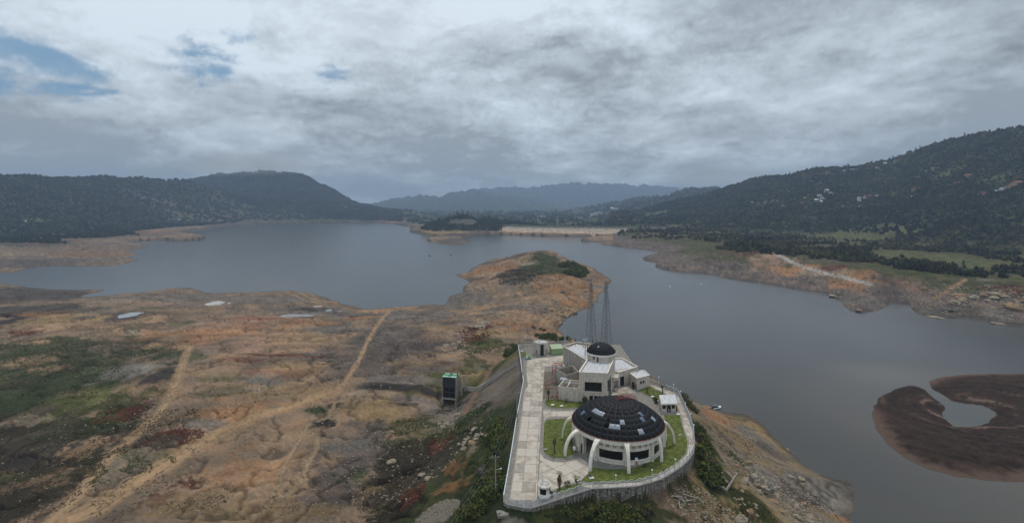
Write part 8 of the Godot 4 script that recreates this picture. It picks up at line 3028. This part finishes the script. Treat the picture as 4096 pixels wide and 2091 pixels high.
	for e in pines:
		var k: int = e[2]
		var s: float = e[1]
		var size := Vector3(s * 0.8, s, s * 0.8) if k == 3 else (Vector3(s * 0.3, s * 0.62, s * 0.3) if k == 4 else Vector3(s * 0.6, s, s * 0.6))
		var group_name: String = e[4][1]
		var label: String = "%s, %s from the left" % [group_name, e[4][0]]
		if not pine_proto.has(k):
			pine_proto[k] = make_plant("tall_tree", label, "tree", kinds[k], tall_tr if k != 0 else tr, e[0], size, 0.0, group_name)
		else:
			var o := copy_of(pine_proto[k], e[0], rng.randf() * TAU, size, label)
			o.set_meta("group", group_name)
	# closed woods on the hills: [t from, t to, distance from, to, trees, size, lowest ground, label]
	var woods := [[-1.12, -0.2, 1250.0, 3700.0, 26000, 5.2, 11.0, "dark closed wood on the long hill to the left"], [-0.75, -0.2, 3300.0, 4600.0, 9000, 8.0, 30.0, "wood on the dome-shaped mountain behind the left hill"], [0.15, 1.1, 1000.0, 3000.0, 24000, 5.6, 34.0, "wood on the upper right hill"], [0.0, 0.5, 2000.0, 5600.0, 6000, 8.0, 10.0, "groves in the valley behind the dam"], [-0.4, 0.05, 2000.0, 5600.0, 5000, 8.0, 10.0, "groves on the plain left of the knoll"]]
	for w in woods:
		var places := []
		var tint := []
		for i in w[4]:
			var t := rng.randf_range(w[0], w[1])
			var d: float = w[2] * pow(w[3] / w[2], pow(rng.randf(), 0.8))
			var x := t * d
			var z := -d
			var s := shore_at(x, z)
			if s < 60.0:
				continue
			var h := land_height(x, z, s, 200.0)
			if h < w[6]:
				continue
			if i % 2 == 0 and meadow(x, z):
				continue
			var n := n_big.get_noise_2d(x * 0.8, z * 0.8)
			if t > -0.22 and d > 2200.0 and h < 80.0 and n < 0.12:
				continue
			h += land_noise(x, z, s, 200.0)
			var size: float = w[5] * rng.randf_range(0.8, 1.75) * clampf(d / 2000.0, 0.75, 1.5)
			places.append(Transform3D(Basis(Vector3.UP, rng.randf() * TAU).scaled(Vector3(size, size * 1.1, size)), Vector3(x, h - size * 0.25, z)))
			var g := rng.randf_range(0.4, 0.95) * clampf(1.0 + n * 1.5, 0.45, 1.8)
			tint.append(Color(g * rng.randf_range(0.9, 1.25), g, g * rng.randf_range(0.85, 1.1)))
		scatter("forest", round1, M.far_leaf, places, w[7], self, tint)
	# the knoll by the dam
	var kp := []
	for i in 1500:
		var a := rng.randf() * TAU
		var r := sqrt(rng.randf())
		var x := -185.0 + cos(a) * r * 175.0
		var z := -1975.0 + sin(a) * r * 135.0
		var h := ground(x, z)
		if h < 12.0 or (z > -1980.0 and x > -245.0 and x < -135.0 and h > 34.0 and h < 55.0):
			continue
		var s := rng.randf_range(5.0, 10.0)
		kp.append(Transform3D(Basis(Vector3.UP, rng.randf() * TAU).scaled(Vector3(s * 0.75, s, s * 0.75)), Vector3(x, h - 1.0, z)))
	scatter("knoll_wood", round1, M.far_leaf, kp, "dark trees covering the knoll at the left end of the dam")
	var gums := [[1755, 852, 26], [1800, 838, 30], [1830, 828, 34], [1850, 820, 36], [1870, 826, 34], [1885, 838, 28], [1930, 842, 30], [1955, 848, 26], [1990, 852, 26], [2020, 858, 22], [1780, 850, 24]]
	for i in gums.size():
		var e: Array = gums[i]
		var d := 2040.0
		var x: float = (e[0] - 2048.0) / 2000.0 * d
		var h := ground(x, -d)
		var label: String = ["leftmost tall gum tree on the knoll", "tall gum tree left of the knoll's top", "tall gum tree at the left of the knoll's top", "tallest gum tree on top of the knoll", "tall gum tree right of the tallest on the knoll", "gum tree where the knoll's crown starts to fall", "gum tree right of the knoll's crown", "second gum tree down the right side of the knoll", "gum tree low on the right side of the knoll", "gum tree at the right foot of the knoll", "shorter gum tree beside the leftmost on the knoll"][i]
		make_plant("gum_tree", label, "tree", gum, tall_tr, Vector3(x, h - 0.5, -d), Vector3(9.0, e[2] * 0.75, 9.0), i * 1.3, "")
	# ragged trees along the skylines
	var sky := [[165, 2330], [176, 2330], [190, 2330], [203, 2330], [212, 2330], [225, 2330], [238, 2330], [312, 2560], [360, 2620], [505, 2800], [3050, 2570], [3063, 2560], [3110, 2450], [3145, 2420], [3160, 2410], [3180, 2400], [3210, 2370], [3230, 2350], [3265, 2300], [3270, 2300], [3280, 2300], [3350, 2240], [3375, 2220], [3395, 2210], [3490, 2150], [3530, 2120], [3560, 2100], [3860, 1790], [3960, 1700], [4030, 1640]]
	for i in sky.size():
		var t: float = (sky[i][0] - 2048.0) / 2000.0
		var d: float = sky[i][1]
		var x := t * d
		var h := ground(x, -d)
		var label := ("lanky tree standing up from the crest of the left hill" if t < -0.2 else "tree standing out on the skyline of the right hill")
		var s := rng.randf_range(12.0, 22.0)
		make_plant("skyline_tree", label, "tree", gum if t < 0.0 else (round1 if i % 3 else dark_pine), tall_tr, Vector3(x, h - 1.0, -d), Vector3(s * 0.4, s * (0.7 if t < 0.0 else 0.9), s * 0.4), i, label)
